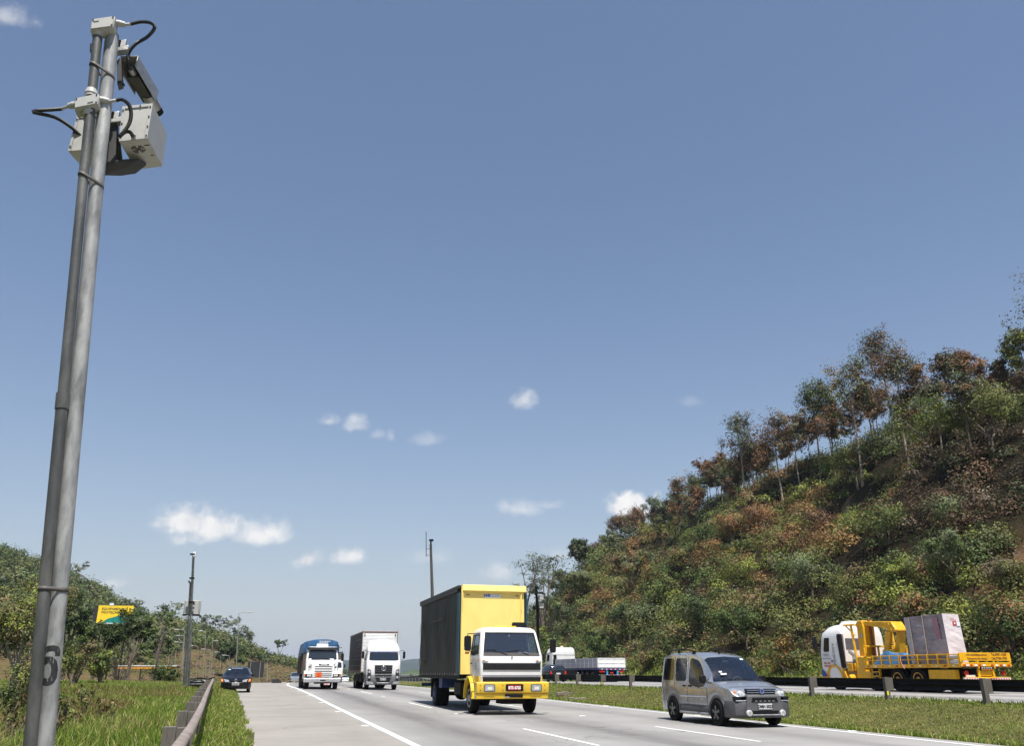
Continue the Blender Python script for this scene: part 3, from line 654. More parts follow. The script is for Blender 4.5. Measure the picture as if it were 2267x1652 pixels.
for i, (px, ty, adj, nmz) in enumerate(EU):
    X0 = 62+(i*37 % 7)*1.1 - (5.5 if px > 2050 else 0)
    for _ in range(4):
        d = ray(px, ty); y_ = X0/d.x*d.y; x_ = X0 + float(xo(y_)); d2 = x_/d.x; y_ = d.y*d2
    p = Vector((0,0,EYE))+d*(x_/d.x); g0 = gz(p.x, p.y); H = max(4, p.z-g0)
    plant('eucalyptus', '%s eucalyptus on the ridge of the right slope, %s' % (adj, 'above the silver van' if px < 1740 else ('above the crane truck cab' if px < 1960 else 'above the wrapped load' if px < 2150 else 'near the right edge')), 'eucalyptus tree', p.x, p.y, H, 'euc', nmz, 300+i, 'eucalyptus trees along the ridge', R=H*(.095+.035*(i % 3)), leaf=.16+.0008*p.length, bark=barkpale if i % 3 else barkm, nl=1.0)
rng = np.random.RandomState(77)
for i in range(46):
    y_ = 84 + 125*rng.rand()**.9; x_ = 65.5+rng.uniform(0, 14)+float(xo(y_)); H = rng.uniform(5.5, 9.5)
    if True:                                             # keep the belt below the ridge line trees
        g0 = gz(x_, y_); v_ = Vector((x_, y_, g0)) - Vector((0,0,EYE)); dpt = v_.dot(CF); pxx = CXP+FPX*v_.dot(CR)/dpt; lim = float(np.interp(pxx, [1200,1450,1700,1900,2060,2267], [1240,1105,985,870,850,835])); pyy = CYP-FPX*v_.dot(CU)/dpt; H = min(H, (pyy-lim)*dpt/FPX*.98)
    if H < 3: continue
    plant('eucalyptus', 'thin brownish eucalyptus in the belt behind the ridge of the right slope', 'eucalyptus tree', x_, y_, H, 'euc', (('rust','brown'),('euc','olive'),('brown','euc'),('euc','green','olive'))[i % 4], 800+i, 'eucalyptus belt behind the ridge', R=H*.2, leaf=.25, bark=barkm, nl=.8)
# nearer tall tree whose crown just enters the frame at the right
p = at(2292, 645, 44); plant('eucalyptus', 'dark eucalyptus crown cut off by the right edge of the frame, high up', 'eucalyptus tree', p.x+1.2, p.y, p.z-gz(p.x+1.2, p.y)+1.5, 'euc', ('euc','brown'), 390, 'eucalyptus trees along the ridge', R=2.0, leaf=.2)
# left end of the slope
LE = [(1370,1172,84,'sparse',('grey','euc'),'pale grey green open crowned tree at the left shoulder of the slope'),(1412,1150,80,'sparse',('rust','brown','euc'),'rust crowned tree at the left shoulder of the slope'),
 (1282,1200,96,'euc',('euc','dark'),'dark pointed eucalyptus at the far left end of the slope'),(1312,1216,95,'euc',('euc','dark'),'second dark eucalyptus at the slope end, right of the pointed one'),(1335,1222,93,'euc',('dark','euc'),'small dark eucalyptus at the slope end, below the bright cloud'),
 (1198,1232,104,'sparse',('euc','grey'),'open crowned eucalyptus against the sky beside the yellow truck'),(1160,1246,108,'sparse',('euc','dark'),'leftmost thin eucalyptus peeping over the yellow truck box'),(1240,1262,90,'broad',('grey','olive'),'rounded olive tree at the end of the slope right of the yellow truck'),
 (1330,1262,76,'broad',('grey','olive','green'),'greyish rounded tree on the left flank of the slope'),(1400,1215,74,'broad',('grey','rust','olive'),'mixed grey and rust tree on the left flank of the slope')]
for i, (px, ty, Yk, st, nmz, lab) in enumerate(LE):
    p = at(px, ty, Yk*1.9 if px < 1300 else Yk*1.75); H = p.z-gz(p.x, p.y)
    H = min(max(H, 5), 13)
    # stand it where the slope is high enough for its top to reach that height
    d = ray(px, ty); best = None
    for t in np.arange(70, 290, 1.5):
        q = Vector((0,0,EYE))+d*t; hh = q.z-gz(q.x, q.y)
        if q.x > 36+float(xo(q.y)) and (best is None or abs(hh-7) < best[0]): best = (abs(hh-7), q, hh)
    q, hh = best[1], best[2]
    plant('tree', lab, 'tree', q.x, q.y, max(4, hh), st, nmz, 420+i, 'trees at the end of the right slope', leaf=.16+.001*q.length, R=max(4, hh)*.34 if st != 'euc' else None, nl=1.9)
# --- left side trees
def ltree(px, ty, by, D, name, st, nmz, lab, R=None, seed=0, leaf=.14, nl=1.2, lean=0.0, bark=None, grp='trees beyond the left verge', cat=None):
    p = atd(px, by, D); top = atd(px, ty, D); z0 = min(gz(p.x, p.y), p.z); plant(name, lab, cat or ('shrub' if 'bush' in name or name == 'shrub' else 'tree'), p.x, p.y, top.z-z0, st, nmz, 500+seed, grp, z=z0, R=R, leaf=leaf, nl=nl, lean=lean, bark=bark)
ltree(20, 1258, 1560, 30, 'tree', 'broad', ('lime','olive','dun','olive'), 'yellowish green tree with pale bare branches at the left edge', 1.2, 1, .085, 2.6, bark=barkpale)
ltree(-40, 1275, 1560, 30, 'tree', 'broad', ('olive','green'), 'olive green tree cut off by the left edge', 1.3, 2, .09, 2.4)
ltree(55, 1395, 1590, 26, 'bush', 'shrub', ('olive','dun','green','dead'), 'brownish green bush below the yellowish tree at the left edge', .85, 3, .08, 2.6)
ltree(10, 1460, 1640, 20, 'bush', 'shrub', ('green','olive','dark'), 'leafy green bush at the lower left edge', .65, 4, .075, 2.4)
ltree(138, 1300, 1505, 55, 'tree', 'broad', ('dark','dark','green'), 'dense dark green tree directly right of the near steel pole', 1.05, 5, .15, 2.4)
ltree(205, 1366, 1510, 56, 'tree', 'broad', ('dark','dark','green'), 'dark bushy tree below the yellow billboard', 1.15, 6, .14, 3.0)
ltree(163, 1400, 1510, 48, 'bush', 'shrub', ('olive','dun','green'), 'yellow brown bush below the dense dark tree by the pole', 1.1, 7, .14, 1.5)
ltree(225, 1438, 1512, 50, 'bush', 'shrub', ('lime','green','lime'), 'bright green bush at the edge of the grass, left', 1.05, 8, .15, 1.5)
ltree(283, 1334, 1505, 60, 'tree', 'broad', ('dark','dark','green'), 'slender dark tree hiding the right end of the yellow billboard', 1.15, 9, .14, 3.0)
ltree(345, 1340, 1505, 60, 'tree', 'sparse', ('dark','green'), 'leaning open crowned tree left of the second radar pole', 1.2, 10, .14, 2.0, -.02)
ltree(262, 1420, 1508, 57, 'bush', 'twigs', ('dead','brown'), 'bare brown twiggy bush below the slender dark tree', 1.5, 11, .1)
ltree(118, 1420, 1520, 42, 'bush', 'shrub', ('dark','green','olive'), 'dark bush half hidden behind the near pole', 1.3, 12, .13, 1.5)
ltree(345, 1470, 1510, 58, 'bush', 'shrub', ('dark','green'), 'low dark bush in front of the orange canopy', 1.2, 13, .14, 1.2)
ltree(385, 1478, 1512, 57, 'bush', 'shrub', ('dark','green','olive'), 'small dark bush at the far edge of the grass, left of the second radar pole', .7, 14, .13, 1.2)
rng = np.random.RandomState(61); pts, rad, lf, nm = [], [], [], []
for i in range(1500):
    az = rng.uniform(-9, 4.2); r = rng.uniform(178, 312); x, y = r*sin(radians(az)), r*cos(radians(az)); rr_ = rng.uniform(.35, 1.0)*(1.5 if rng.rand() < .1 else 1)
    if rng.rand() < .45 and float(wob(np.array([x]), np.array([y]), .12)[0]) < 0: continue
    pts.append((x, y, gz(x, y))); rad.append(rr_); lf.append((.34, 26)); nm.append([['dun','brown'],['olive','dun'],['brown','dead'],['dead','dun','olive']][rng.randint(0, 4)])
scatter_bushes('hillside_scrub', 'low dry brown scrub on the cut slope of the far left hill', pts, rad, lf, 0, nm, rng, .7)
# far wooded hillside
rng = np.random.RandomState(21); pts, rad, lf, nm = [], [], [], []
for i in range(2100):
    az = rng.uniform(-19, 4.6); r = rng.uniform(205, 372); lim = float(np.interp(az, [-19,-9,-6,-4.5,-1,.8,1.6,2.5,4.6], [200,205,215,255,280,292,300,300,290]))
    if r < lim: continue
    x, y = r*sin(radians(az)), r*cos(radians(az)); rr_ = rng.uniform(1.8, 3.6)*(.75 if az > 0 else 1); z = gz(x, y)+rr_*.5
    pts.append((x, y, z)); rad.append(rr_); lf.append((.75, 80)); nm.append([['dark','green'],['green','olive'],['dark','green','olive'],['grey','olive'],['olive','dead','green']][rng.randint(0, 5)])
o = scatter_bushes('forest', 'mixed green woodland covering the far left hillside', pts, rad, lf, 0, nm, rng, 1.0); o['category'] = 'woodland'
pts, rad, lf, nm = [], [], [], []
for i in range(330):
    x, y = rng.uniform(30, 130), rng.uniform(300, 560); rr_ = rng.uniform(2, 4); pts.append((x, y, gz(x, y)+rr_*.6)); rad.append(rr_); lf.append((1.0, 40)); nm.append(['dark','green'] if rng.rand() < .7 else ['olive','grey'])
o = scatter_bushes('treeline', 'low distant line of green trees beyond the median guardrail', pts, rad, lf, 0, nm, rng, .8); o['category'] = 'woodland'
FT = [(8,1222,'dark bushy'),(60,1240,'rounded'),(165,1250,'umbrella shaped'),(240,1300,'pale grey'),(300,1326,'feathery'),(385,1340,'spreading'),(470,1362,'grey twiggy'),(505,1368,'reddish twiggy'),(540,1385,'leafy dark'),(622,1418,'lone rounded')]
for i, (px, ty, adj) in enumerate(FT):
    D = 320; q = atd(px, ty, D); H = 9 if i not in (9,) else 5; g0 = q.z-H
    plant('tree', '%s tree on the skyline of the far left hill%s' % (adj, ' above the black sign' if px > 600 else ''), 'tree', q.x, q.y, H, 'sparse' if i % 2 or i in (2, 6) else 'broad', [('dark','green'),('grey','euc'),('euc','grey')][i % 3], 600+i, 'trees on the far left skyline', z=g0, leaf=.55, R=H*.42, nl=1.0)
pp = [(488,1494,'slim'),(505,1488,'small'),(533,1488,'tall slim'),(465,1500,'little')]
for i, (px, by, adj) in enumerate(pp[:3]):
    q = atd(px, by, 190); plant('tree', '%s dark young tree on the brown hillside behind the black car' % adj, 'tree', q.x, q.y, 7.5-.8*i, 'euc', ('dark','green'), 640+i, 'young trees on the brown hillside', z=min(q.z-1, gz(q.x, q.y)), leaf=.45, R=1.0)
# ------------------------------------------------------------------ grass
def blades(name, X, Y, h, wd, K, rng, label, lean=.5):
    n = len(X); Z = Tz(X, Y)-.03; a = rng.uniform(0, 2*pi, n); L = rng.uniform(.1, 1, n)*lean*h; b = rng.uniform(0, 2*pi, n)
    base = np.stack([X, Y, Z], 1); s = np.stack([np.cos(a), np.sin(a), 0*a], 1)*wd[:, None]*.5
    mid = base + np.stack([np.cos(b)*L*.35, np.sin(b)*L*.35, h*.62], 1); tip = base + np.stack([np.cos(b)*L, np.sin(b)*L, h], 1)
    V = np.stack([base-s, base+s, mid+s*.75, mid-s*.75, tip], 1).reshape(-1, 3); i0 = np.arange(n)[:, None]*5
    F = np.concatenate([np.concatenate([i0, i0+1, i0+2], 1), np.concatenate([i0, i0+2, i0+3], 1), np.concatenate([i0+3, i0+2, i0+4], 1)])
    me = mesh_np(name, V, F, grassm, np.repeat(K, 5, 0), smooth=False)
    o = link(name, me); return tag(o, label, 'grass', None, 'stuff')
GP = np.array([(.125,.215,.022),(.19,.265,.034),(.09,.16,.016),(.27,.285,.06),(.44,.38,.16)])
def gcol(rng, n, w_, patch=None):
    w_ = np.asarray(w_, float); w_ /= w_.sum(); k = rng.choice(5, n, p=w_); K = GP[k]*rng.uniform(.75, 1.3, (n, 1)); return K
rng = np.random.RandomState(31)
def region(n, x0f, x1f, y0, y1, pw=1.0):
    Y = y0 + (y1-y0)*rng.rand(n)**pw; a, b = x0f(Y), x1f(Y); return a+(b-a)*rng.rand(n), Y
n = 215000; X, Y = region(n, lambda y: -14-.06*y, lambda y: cub(y, UE)-.75-.0*y, 9, 74, 1.35)
pat = wob(X, Y, .8)*.5+.5; tall = wob(X+30, Y, .35)
K = gcol(rng, n, (4,3.4,2.4,2.0,1.5)); dry = (pat > .62) & (rng.rand(n) < .55); K[dry] = GP[3+rng.randint(0, 2, dry.sum())]*rng.uniform(.6, 1.0, (dry.sum(), 1))
redd = ((wob(X-9, Y*.6+20, .3) > .25) & (rng.rand(n) < .4) & (Y > 22)) | ((np.exp(-((X+5.2-(Y-24)*-.05)/2.2)**2-((Y-27)/9)**2) > .45) & (rng.rand(n) < .55)); K[redd] = np.array((.19,.12,.05))*rng.uniform(.7, 1.3, (redd.sum(), 1))
blades('verge_grass', X, Y, rng.uniform(.13, .30, n)*(1+.4*tall), .0075+.00042*Y, K, rng, 'long green roadside grass with dry tufts on the left verge', .75)
n = 30000; X, Y = region(n, lambda y: cub(y, UE)-.85, lambda y: cub(y, UE)+.16*np.sin(y*2.3)*np.sin(y*.9)+.02, 8, 66, 1.3)
K = gcol(rng, n, (3,3,1.8,2.6,2.4)); blades('roadside_grass', X, Y, rng.uniform(.07, .20, n), .010+.0005*Y, K, rng, 'yellowing tufted grass between the guardrail and the shoulder', .9)
n = 120000; X, Y = region(n, lambda y: xo(y)+14.62, lambda y: xo(y)+19.98, 12, 95, 1.5)
edge = np.minimum(np.abs(X-xo(Y)-14.6), np.abs(X-xo(Y)-19.9)); pat = wob(X*1.5, Y, .9)
K = gcol(rng, n, (2.4,2,2.4,2.2,1.4)); dry = (edge > .8) & (pat > -.1) & (rng.rand(n) < .5); K[dry] = np.array((.185,.17,.066))*rng.uniform(.6, 1.35, (dry.sum(), 1))
blades('median_grass', X, Y, rng.uniform(.035, .085, n)*(1+1.3*np.exp(-edge*3)), .012+.0006*Y, K, rng, 'short mown grass, greener along its edges, on the median', .9)
n = 42000; X, Y = region(n, lambda y: xo(y)+34.5, lambda y: xo(y)+40, 22, 120, 1.2)
K = gcol(rng, n, (2,1.6,2,2.4,1.8)); blades('slope_foot_grass', X, Y, rng.uniform(.12, .45, n), .03+.0008*Y, K, rng, 'ragged yellow green grass along the foot of the right slope', .8)
n = 5200; X, Y = region(n, lambda y: -.285*y-1.3, lambda y: -.285*y+.35, 8.5, 17); K = np.array(PAL['straw'])*rng.uniform(.5, 1.1, (n, 1)); K = np.repeat(K, 1, 0)
blades('dry_grass', X, Y, rng.uniform(.3, .8, n), np.full(n, .011), K, rng, 'tangle of tall dry straw coloured grass beside the near pole', 1.1)
# leafy weeds in the verge
for i, (px, py, D, H, lab) in enumerate(((150,1600,17,.75,'leafy weed beside the near pole, left one of the two nearest weeds'),(230,1590,19,.7,'leafy weed right of the near pole in the long grass'),(185,1560,22,.9,'tallest leafy weed clump in the reddish grass behind the near pole'),(110,1590,15,.9,'leafy weed at the foot of the near pole'),(25,1610,14,.9,'weed clump among the dry straw at the lower left corner'))):
    p = atd(px, py, D); plant('weed', lab, 'weed', p.x, p.y, H, 'shrub', ('green','olive','dun'), 700+i, 'weeds in the left verge', R=H*.5, leaf=.075, nl=.35)

# ------------------------------------------------------------------ near radar post
YP = 6.5
def c1(x, y, Y=YP): return at(x*.28367, y*.28367, Y)
t = thing('radar_post', 'tall galvanised radar post with grey boxes, camera and black conduits, nearest on the left verge', 'radar post', (0,0,0))
def lin(a, b, z): k = (z-a.z)/(b.z-a.z); return a.lerp(b, k)
pa, pb = at(99.5, 1652, YP), c1(752, 1450); pc = c1(868, 345)
qa, qb, qc = at(66.5, 1652, YP-.06), c1(645, 1450, YP-.06), c1(762, 290, YP-.06)
def pole_pt(z): return lin(pa, pb, z) if z < pb.z else lin(pb, pc, z)
def pipe_pt(z): return lin(qa, qb, z) if z < qb.z else lin(qb, qc, z)
zs = [.05, .95, 1.6, 2.5, 3.5, 4.5, pb.z, 5.8, pc.z+.1]
m = MB().tube([pole_pt(z) for z in zs], .0545, 36)
m.build('pole', galv, t)
zc = 3.25
MB().tube([pipe_pt(z) for z in (.05, 1, 2, zc)], .0405, 22).tube([pipe_pt(z) for z in (zc, 4, qb.z, 5.6, qc.z)], .0375, 22).build('conduit_pipe', galv_dark, t)
MB().tube([pipe_pt(zc-.06), pipe_pt(zc+.06)], .046, 22).build('pipe_coupling', galv_dark, t)
def strap(z0, drop):
    a, b = pole_pt(z0), pipe_pt(z0); n = 16; ra, rb = .060, .044; ang = math.atan2(b.y-a.y, b.x-a.x); P = []
    th = math.acos(max(-1, min(1, (ra-rb)/((b-a).to_2d().length))))
    for k in range(n+1): w_ = ang+th+(2*pi-2*th)*k/n; P.append(Vector((a.x+cos(w_)*ra, a.y+sin(w_)*ra, 0)))
    for k in range(n+1): w_ = ang-th+2*th*k/n; P.append(Vector((b.x+cos(w_)*rb, b.y+sin(w_)*rb, 0)))
    for p in P: p.z = z0 - drop*(p.x-b.x)
    mb = MB(); N_ = len(P); vs = []
    for p in P: vs += [p+Vector((0,0,-.0145)), p+Vector((0,0,.0145))]
    mb.add(vs, [(2*i, (2*i+2) % (2*N_), (2*i+3) % (2*N_), 2*i+1) for i in range(N_)])
    o = mb.build('strap', strapm, t, smooth=60); s_ = o.modifiers.new('thickness', 'SOLIDIFY'); s_.thickness = .0025
strap(6.17, .35); strap(5.12, .35); strap(1.93, .02)
# painted mark on the pole: black sprayed strokes wrapped round the steel
def onpole(u, z, r=.0552):                             # u: angle round the pole from the side facing the road user
    c = pole_pt(z); f = math.atan2(-c.y, -c.x)+u; return (c.x+cos(f)*r, c.y+sin(f)*r, z)
def stroke(mb, path, wd):
    L = []; R_ = []
    for i, (u, z) in enumerate(path):
        a = path[max(0, i-1)]; b = path[min(len(path)-1, i+1)]; d = Vector(((b[0]-a[0])*.057, b[1]-a[1])).normalized(); w_ = wd[i] if isinstance(wd, list) else wd
        L.append((u - d.y*w_/.057, z + d.x*w_)); R_.append((u + d.y*w_/.057, z - d.x*w_))
    n = len(path); K_ = 7; mb.add([onpole(L[i][0]+(R_[i][0]-L[i][0])*k/(K_-1), L[i][1]+(R_[i][1]-L[i][1])*k/(K_-1)) for k in range(K_) for i in range(n)], [(k*n+i, k*n+i+1, (k+1)*n+i+1, (k+1)*n+i) for k in range(K_-1) for i in range(n-1)])
gm = MB(); zg = 1.445
def dense(P, k=5): return [(P[i][0]+(P[i+1][0]-P[i][0])*j/k, P[i][1]+(P[i+1][1]-P[i][1])*j/k) for i in range(len(P)-1) for j in range(k)]+[P[-1]]
stroke(gm, dense([(-1.1,zg+.085),(-.7,zg+.10),(-.1,zg+.105),(.3,zg+.10),(.5,zg+.08),(.52,zg+.055)]), .0185)
stroke(gm, dense([(-1.1,zg+.015),(-.75,zg+.03),(-.2,zg+.03),(.15,zg+.01),(.32,zg-.03),(.26,zg-.075),(.0,zg-.10),(-.4,zg-.11),(-1.0,zg-.10)]), .022)
pmk = gm.build('painted_mark', spray, t, smooth=60, recalc=False)
sc = MB(); random.seed(12)
for i in range(14):
    u0, z0_, hh_ = random.uniform(-.9, .5), zg+random.uniform(-.11, .09), random.uniform(.02, .055); dz = .0012+random.random()*.0016
    sc.add([onpole(u0-dz/.057, z0_, .0556), onpole(u0+dz/.057, z0_, .0556), onpole(u0+dz*.5/.057, z0_+hh_, .0556), onpole(u0-dz*.5/.057, z0_+hh_, .0556)], [(0,1,2,3)])
sc.build('bare_scratch', galv, pmk, smooth=0, recalc=False)
def face_frame(A, B, C_, D_): return [Vector(q) for q in (A, B, C_, D_)]
def fpt(Q, u, v): return Q[0].lerp(Q[1], u).lerp(Q[3].lerp(Q[2], u), v)
def screws(Q, uv, parent, r=.006, name='screw'):
    n = (Q[1]-Q[0]).cross(Q[3]-Q[0]).normalized()
    if n.y > 0: n = -n
    for u, v in uv:
        p = fpt(Q, u, v); MB().tube([p-n*.002, p+n*.007], r, 8).build(name, screwm, parent)
# junction boxes with glands
def jbox(Q, V, label, glands, cond):
    Q = face_frame(*Q); V = Vector(V); b = MB().hexa(*Q, V).build('junction_box', enclosure, t, .006)
    n = (Q[1]-Q[0]).cross(Q[3]-Q[0]).normalized(); n = -n if n.y > 0 else n
    F = [fpt(Q, u, v)+n*.0 for u, v in ((.03,.05),(.96,.04),(.96,.95),(.03,.95))]
    MB().hexa(*[q+n*.012 for q in F], -n*.0115).build('cover', enclosure, b, .003)
    screws([q+n*.012 for q in Q], ((.08,.13),(.92,.12),(.92,.86)), b, .006)
    ln = MB()
    for u0, u1, v in label:
        a, c, = fpt(Q, u0, v)+n*.0135, fpt(Q, u1, v)+n*.0135; up = (Q[0]-Q[3]).normalized()*.0022; ln.add([a-up, c-up, c+up, a+up], [(0,1,2,3)])
    ln.build('small_print', inkd, b, smooth=0)
    for p, q, r in glands: MB().tube([p, p.lerp(q, .35), p.lerp(q, .36), q], [r, r, r*1.12, r*.9], 14).build('cable_gland', enclosure, b)
J1 = YP-.115; J2 = YP-.115
jbox((c1(715,150,J1), c1(900,125,J1), c1(884,210,J1), c1(704,234,J1)), (.012,.10,-.012), [(.1,.34,.3),(.1,.34,.38)], [(c1(895,172,YP-.06), c1(975,190,YP-.05), .026), (c1(758,235,YP-.065), c1(758,285,YP-.06), .045)], None)
jbox((c1(585,768,J2), c1(772,730,J2), c1(766,812,J2), c1(578,852,J2)), (.012,.10,-.012), [(.55,.8,.72),(.55,.8,.80)], [(c1(770,772,YP-.06), c1(850,788,YP-.05), .026), (c1(590,812,YP-.06), c1(535,828,YP-.05), .026), (c1(688,850,YP-.06), c1(684,905,YP-.06), .046), (c1(708,755,YP-.06), c1(716,698,YP-.06), .046)], None)
def conduit(P, name='flexible_conduit', r=.0155):
    P = [Vector(p) for p in P]; out = []
    for i in range(len(P)-1):                            # Catmull-Rom
        a, b, c, d = P[max(0, i-1)], P[i], P[i+1], P[min(len(P)-1, i+2)]
        for k in range(22):
            s = k/22; out.append(.5*((2*b) + (c-a)*s + (2*a-5*b+4*c-d)*s*s + (3*b-a-3*c+d)*s**3))
    out.append(P[-1]); acc = [0]
    for i in range(1, len(out)): acc.append(acc[-1]+(out[i]-out[i-1]).length)
    n = int(acc[-1]/.0052); pts = []; rs = []; j = 0
    for i in range(n+1):
        L = acc[-1]*i/n
        while j < len(acc)-2 and acc[j+1] < L: j += 1
        pts.append(out[j].lerp(out[j+1], (L-acc[j])/max(1e-6, acc[j+1]-acc[j]))); rs.append(r*(1.06 if i % 2 else .84))
    MB().tube(pts, rs, 12).build(name, rubber, t, smooth=20)
Yc = YP-.04
def tip(a, b): MB().tube([a, b], .0135, 12).build('conduit_fitting', alum, t)
tip(c1(965,190,Yc), c1(1025,185,Yc)); tip(c1(850,790,Yc), c1(915,780,Yc)); tip(c1(535,828,YP-.05), c1(475,848,YP-.04))
conduit([c1(1015,186,Yc), c1(1100,168,Yc), c1(1175,176,Yc+.01), c1(1206,215,Yc+.03), c1(1150,285,Yc+.06), c1(1060,340,Yc+.1), c1(1005,410,Yc+.14), c1(1000,470,Yc+.16), c1(1012,540,Yc+.2)])
conduit([c1(905,782,Yc), c1(955,776,Yc), c1(1005,815,Yc), c1(1023,890,Yc), c1(1005,970,Yc), c1(950,1045,Yc+.01), c1(935,1060,Yc+.0), c1(975,1030,Yc+.05), c1(1015,1030,Yc+.04), c1(1038,1065,Yc+.03)])
conduit([c1(485,848,YP-.04), c1(400,855,YP-.02), c1(290,862,YP), c1(262,873,YP-.01), c1(300,884,YP), c1(430,915,YP+.04), c1(540,980,YP+.1), c1(640,1065,YP+.16), c1(660,1085,YP+.2)])
# radar units
def unit_box(A, B, C_, D_, V, grille=True, dark=False):
    Q = face_frame(A, B, C_, D_); V = Vector(V); b = MB().hexa(*Q, V).build('radar_unit', enclosure, t, .006)
    n = (Q[1]-Q[0]).cross(Q[3]-Q[0]).normalized(); n = -n if n.y > 0 else n
    flange = MB()                                           # folded rim round the back panel
    for u0, u1 in ((0, .09), (.88, 1.0)): flange.hexa(fpt(Q,u0,0)+n*.008, fpt(Q,u1,0)+n*.008, fpt(Q,u1,1)+n*.008, fpt(Q,u0,1)+n*.008, -n*.0075)
    flange.hexa(fpt(Q,.09,0)+n*.008, fpt(Q,.88,0)+n*.008, fpt(Q,.88,.08)+n*.008, fpt(Q,.09,.08)+n*.008, -n*.0075).build('panel_rim', enclosure, b, .002)
    screws([q+n*.008 for q in Q], ((.045,.12),(.045,.5),(.045,.88),(.94,.1),(.94,.38),(.94,.66),(.94,.92),(.3,.04),(.6,.04)), b, .0065)
    if grille:                                             # fan slots in the underside
        U = [Q[3], Q[2], Q[2]+V, Q[3]+V]; c = fpt(U, .5, .30); e1 = (Q[2]-Q[3]).normalized(); e2 = V.normalized(); nn = e1.cross(e2).normalized(); nn = -nn if nn.z > 0 else nn
        g = MB()
        for r in (.052, .036, .020):
            for q in range(4):
                A0 = q*pi/2+.2; arc = [A0+(pi/2-.4)*k/6 for k in range(7)]
                vs = [c+nn*.004+(e1*cos(a)+e2*sin(a))*(r+.004) for a in arc]+[c+nn*.004+(e1*cos(a)+e2*sin(a))*(r-.004) for a in arc]; g.add(vs, [(i, i+1, 8+i, 7+i) for i in range(6)])
        for du, dv in ((.82,.2),(.9,.2),(.86,.55),(.3,.75)):
            p = fpt(U, du, dv)+nn*.004; g.add([p-e1*.012-e2*.005, p+e1*.012-e2*.005, p+e1*.012+e2*.005, p-e1*.012+e2*.005], [(0,1,2,3)])
        g.lathe([(.012,0),(.012,.0005)], c+nn*.004, 'z', 8); g.build('fan_grille', black, b, smooth=0, recalc=False)
        gp = fpt(Q, .5, .97); MB().tube([gp+n*.02+Vector((0,0,.03)), gp+n*.004], .018, 12).build('cable_gland', enclosure, b)
YB = YP+.12
unit_box(c1(955,832,YB), c1(1192,808,YB), c1(1152,1080,YB), c1(928,1105,YB), c1(1305,1040,YB+.46)-c1(1192,808,YB))
unit_box(c1(602,902,YB+.02), c1(806,888,YB+.02), c1(770,1162,YB+.02), c1(530,1182,YB+.02), c1(650,1315,YB+.36)-c1(530,1182,YB+.02), False)
# mounting bracket plates
mb = MB(); W0 = [c1(818,1275,YB+.05), c1(1080,1255,YB+.2), c1(1140,1290,YB+.36), c1(1058,1356,YB+.36), c1(940,1372,YB+.3), c1(818,1370,YB+.1)]
mb.add([Vector(p) for p in W0]+[Vector(p)+Vector((0,.0,.03)) for p in W0], [list(range(6)), list(range(6, 12))]+[(i, (i+1) % 6, 6+(i+1) % 6, 6+i) for i in range(6)])
mb.hexa(c1(825,880,YB+.02), c1(915,900,YB+.02), c1(905,1200,YB+.05), c1(835,1300,YB+.05), (0,.10,0))
mb.hexa(c1(870,1010,YB+.05), c1(935,1090,YB+.05), c1(960,1290,YB+.15), c1(860,1300,YB+.15), (0,.05,0))
mb.build('mounting_bracket', enc_dark, t, .003)
def clampb(cx, cy, Y=YB):
    b = MB().hexa(c1(cx-45,cy-20,Y), c1(cx+60,cy-38,Y), c1(cx+55,cy+15,Y), c1(cx-50,cy+35,Y), (0,.05,0)).build('pole_clamp', alum, t, .004)
    MB().hexa(c1(cx-20,cy+20,Y), c1(cx+80,cy+5,Y), c1(cx+75,cy+42,Y), c1(cx-22,cy+55,Y), (0,.07,0)).build('clamp_plate', alum, b, .003)
    for dx in (-22, 12): MB().tube([c1(cx+dx,cy-28,Y-.04), c1(cx+dx-12,cy+20,Y-.03)], .011, 8).build('clamp_bolt', black, b)
clampb(925, 340); clampb(872, 900)
MB().hexa(c1(702,335,YB), c1(726,330,YB), c1(724,390,YB), c1(700,392,YB), (0,.05,0)).build('clamp_tab', black, t, .004)
# camera with sunshield
S, E_ = c1(1005, 500, YB+.06), c1(1150, 745, YB+.42); ax = (E_-S).normalized(); rt = ax.cross(Vector((0,0,1))).normalized(); up = rt.cross(ax).normalized(); L = (E_-S).length
def cp(a, r, u): return S + ax*a + rt*r + up*u
camb = MB().hexa(cp(.10,-.05,-.05), cp(.10,.05,-.05), cp(.10,.05,.045), cp(.10,-.05,.045), ax*(L-.06)).build('camera', enc_dark, t, .006)
hd = MB()
hd.hexa(cp(-.03,-.075,.062), cp(-.03,.085,.062), cp(-.03,.085,.070), cp(-.03,-.075,.070), ax*(L+.05))
hd.hexa(cp(-.03,.078,-.055), cp(-.03,.085,-.055), cp(-.03,.085,.062), cp(-.03,.078,.062), ax*(L+.05))
hd.hexa(cp(-.02,-.075,-.06), cp(-.02,-.068,-.06), cp(-.02,-.068,.062), cp(-.02,-.075,.062), ax*(L*.85))
hd.build('sunshield', alum, camb, .002)
MB().tube([cp(L-.03,.015,-.01), cp(L+.14,.015,-.01)], .058, 20).build('lens_tube', alum, camb)
MB().tube([cp(L+.14,.015,-.01), cp(L+.21,.015,-.01)], .05, 20).build('lens_hood', black, camb)
MB().tube([cp(.04,0,-.01), cp(.11,0,-.01)], .03, 14).build('connector', alum, camb)
MB().hexa(c1(912,470,YB+.02), c1(945,440,YB+.02), c1(955,640,YB+.04), c1(915,655,YB+.04), (0,.09,0)).build('camera_arm', enc_dark, t, .004)
for px, py in ((925, 640), (960, 655)): MB().tube([c1(px,py,YB-.02), c1(px+5,py+8,YB+.05)], .012, 10).build('arm_bolt', screwm, t)
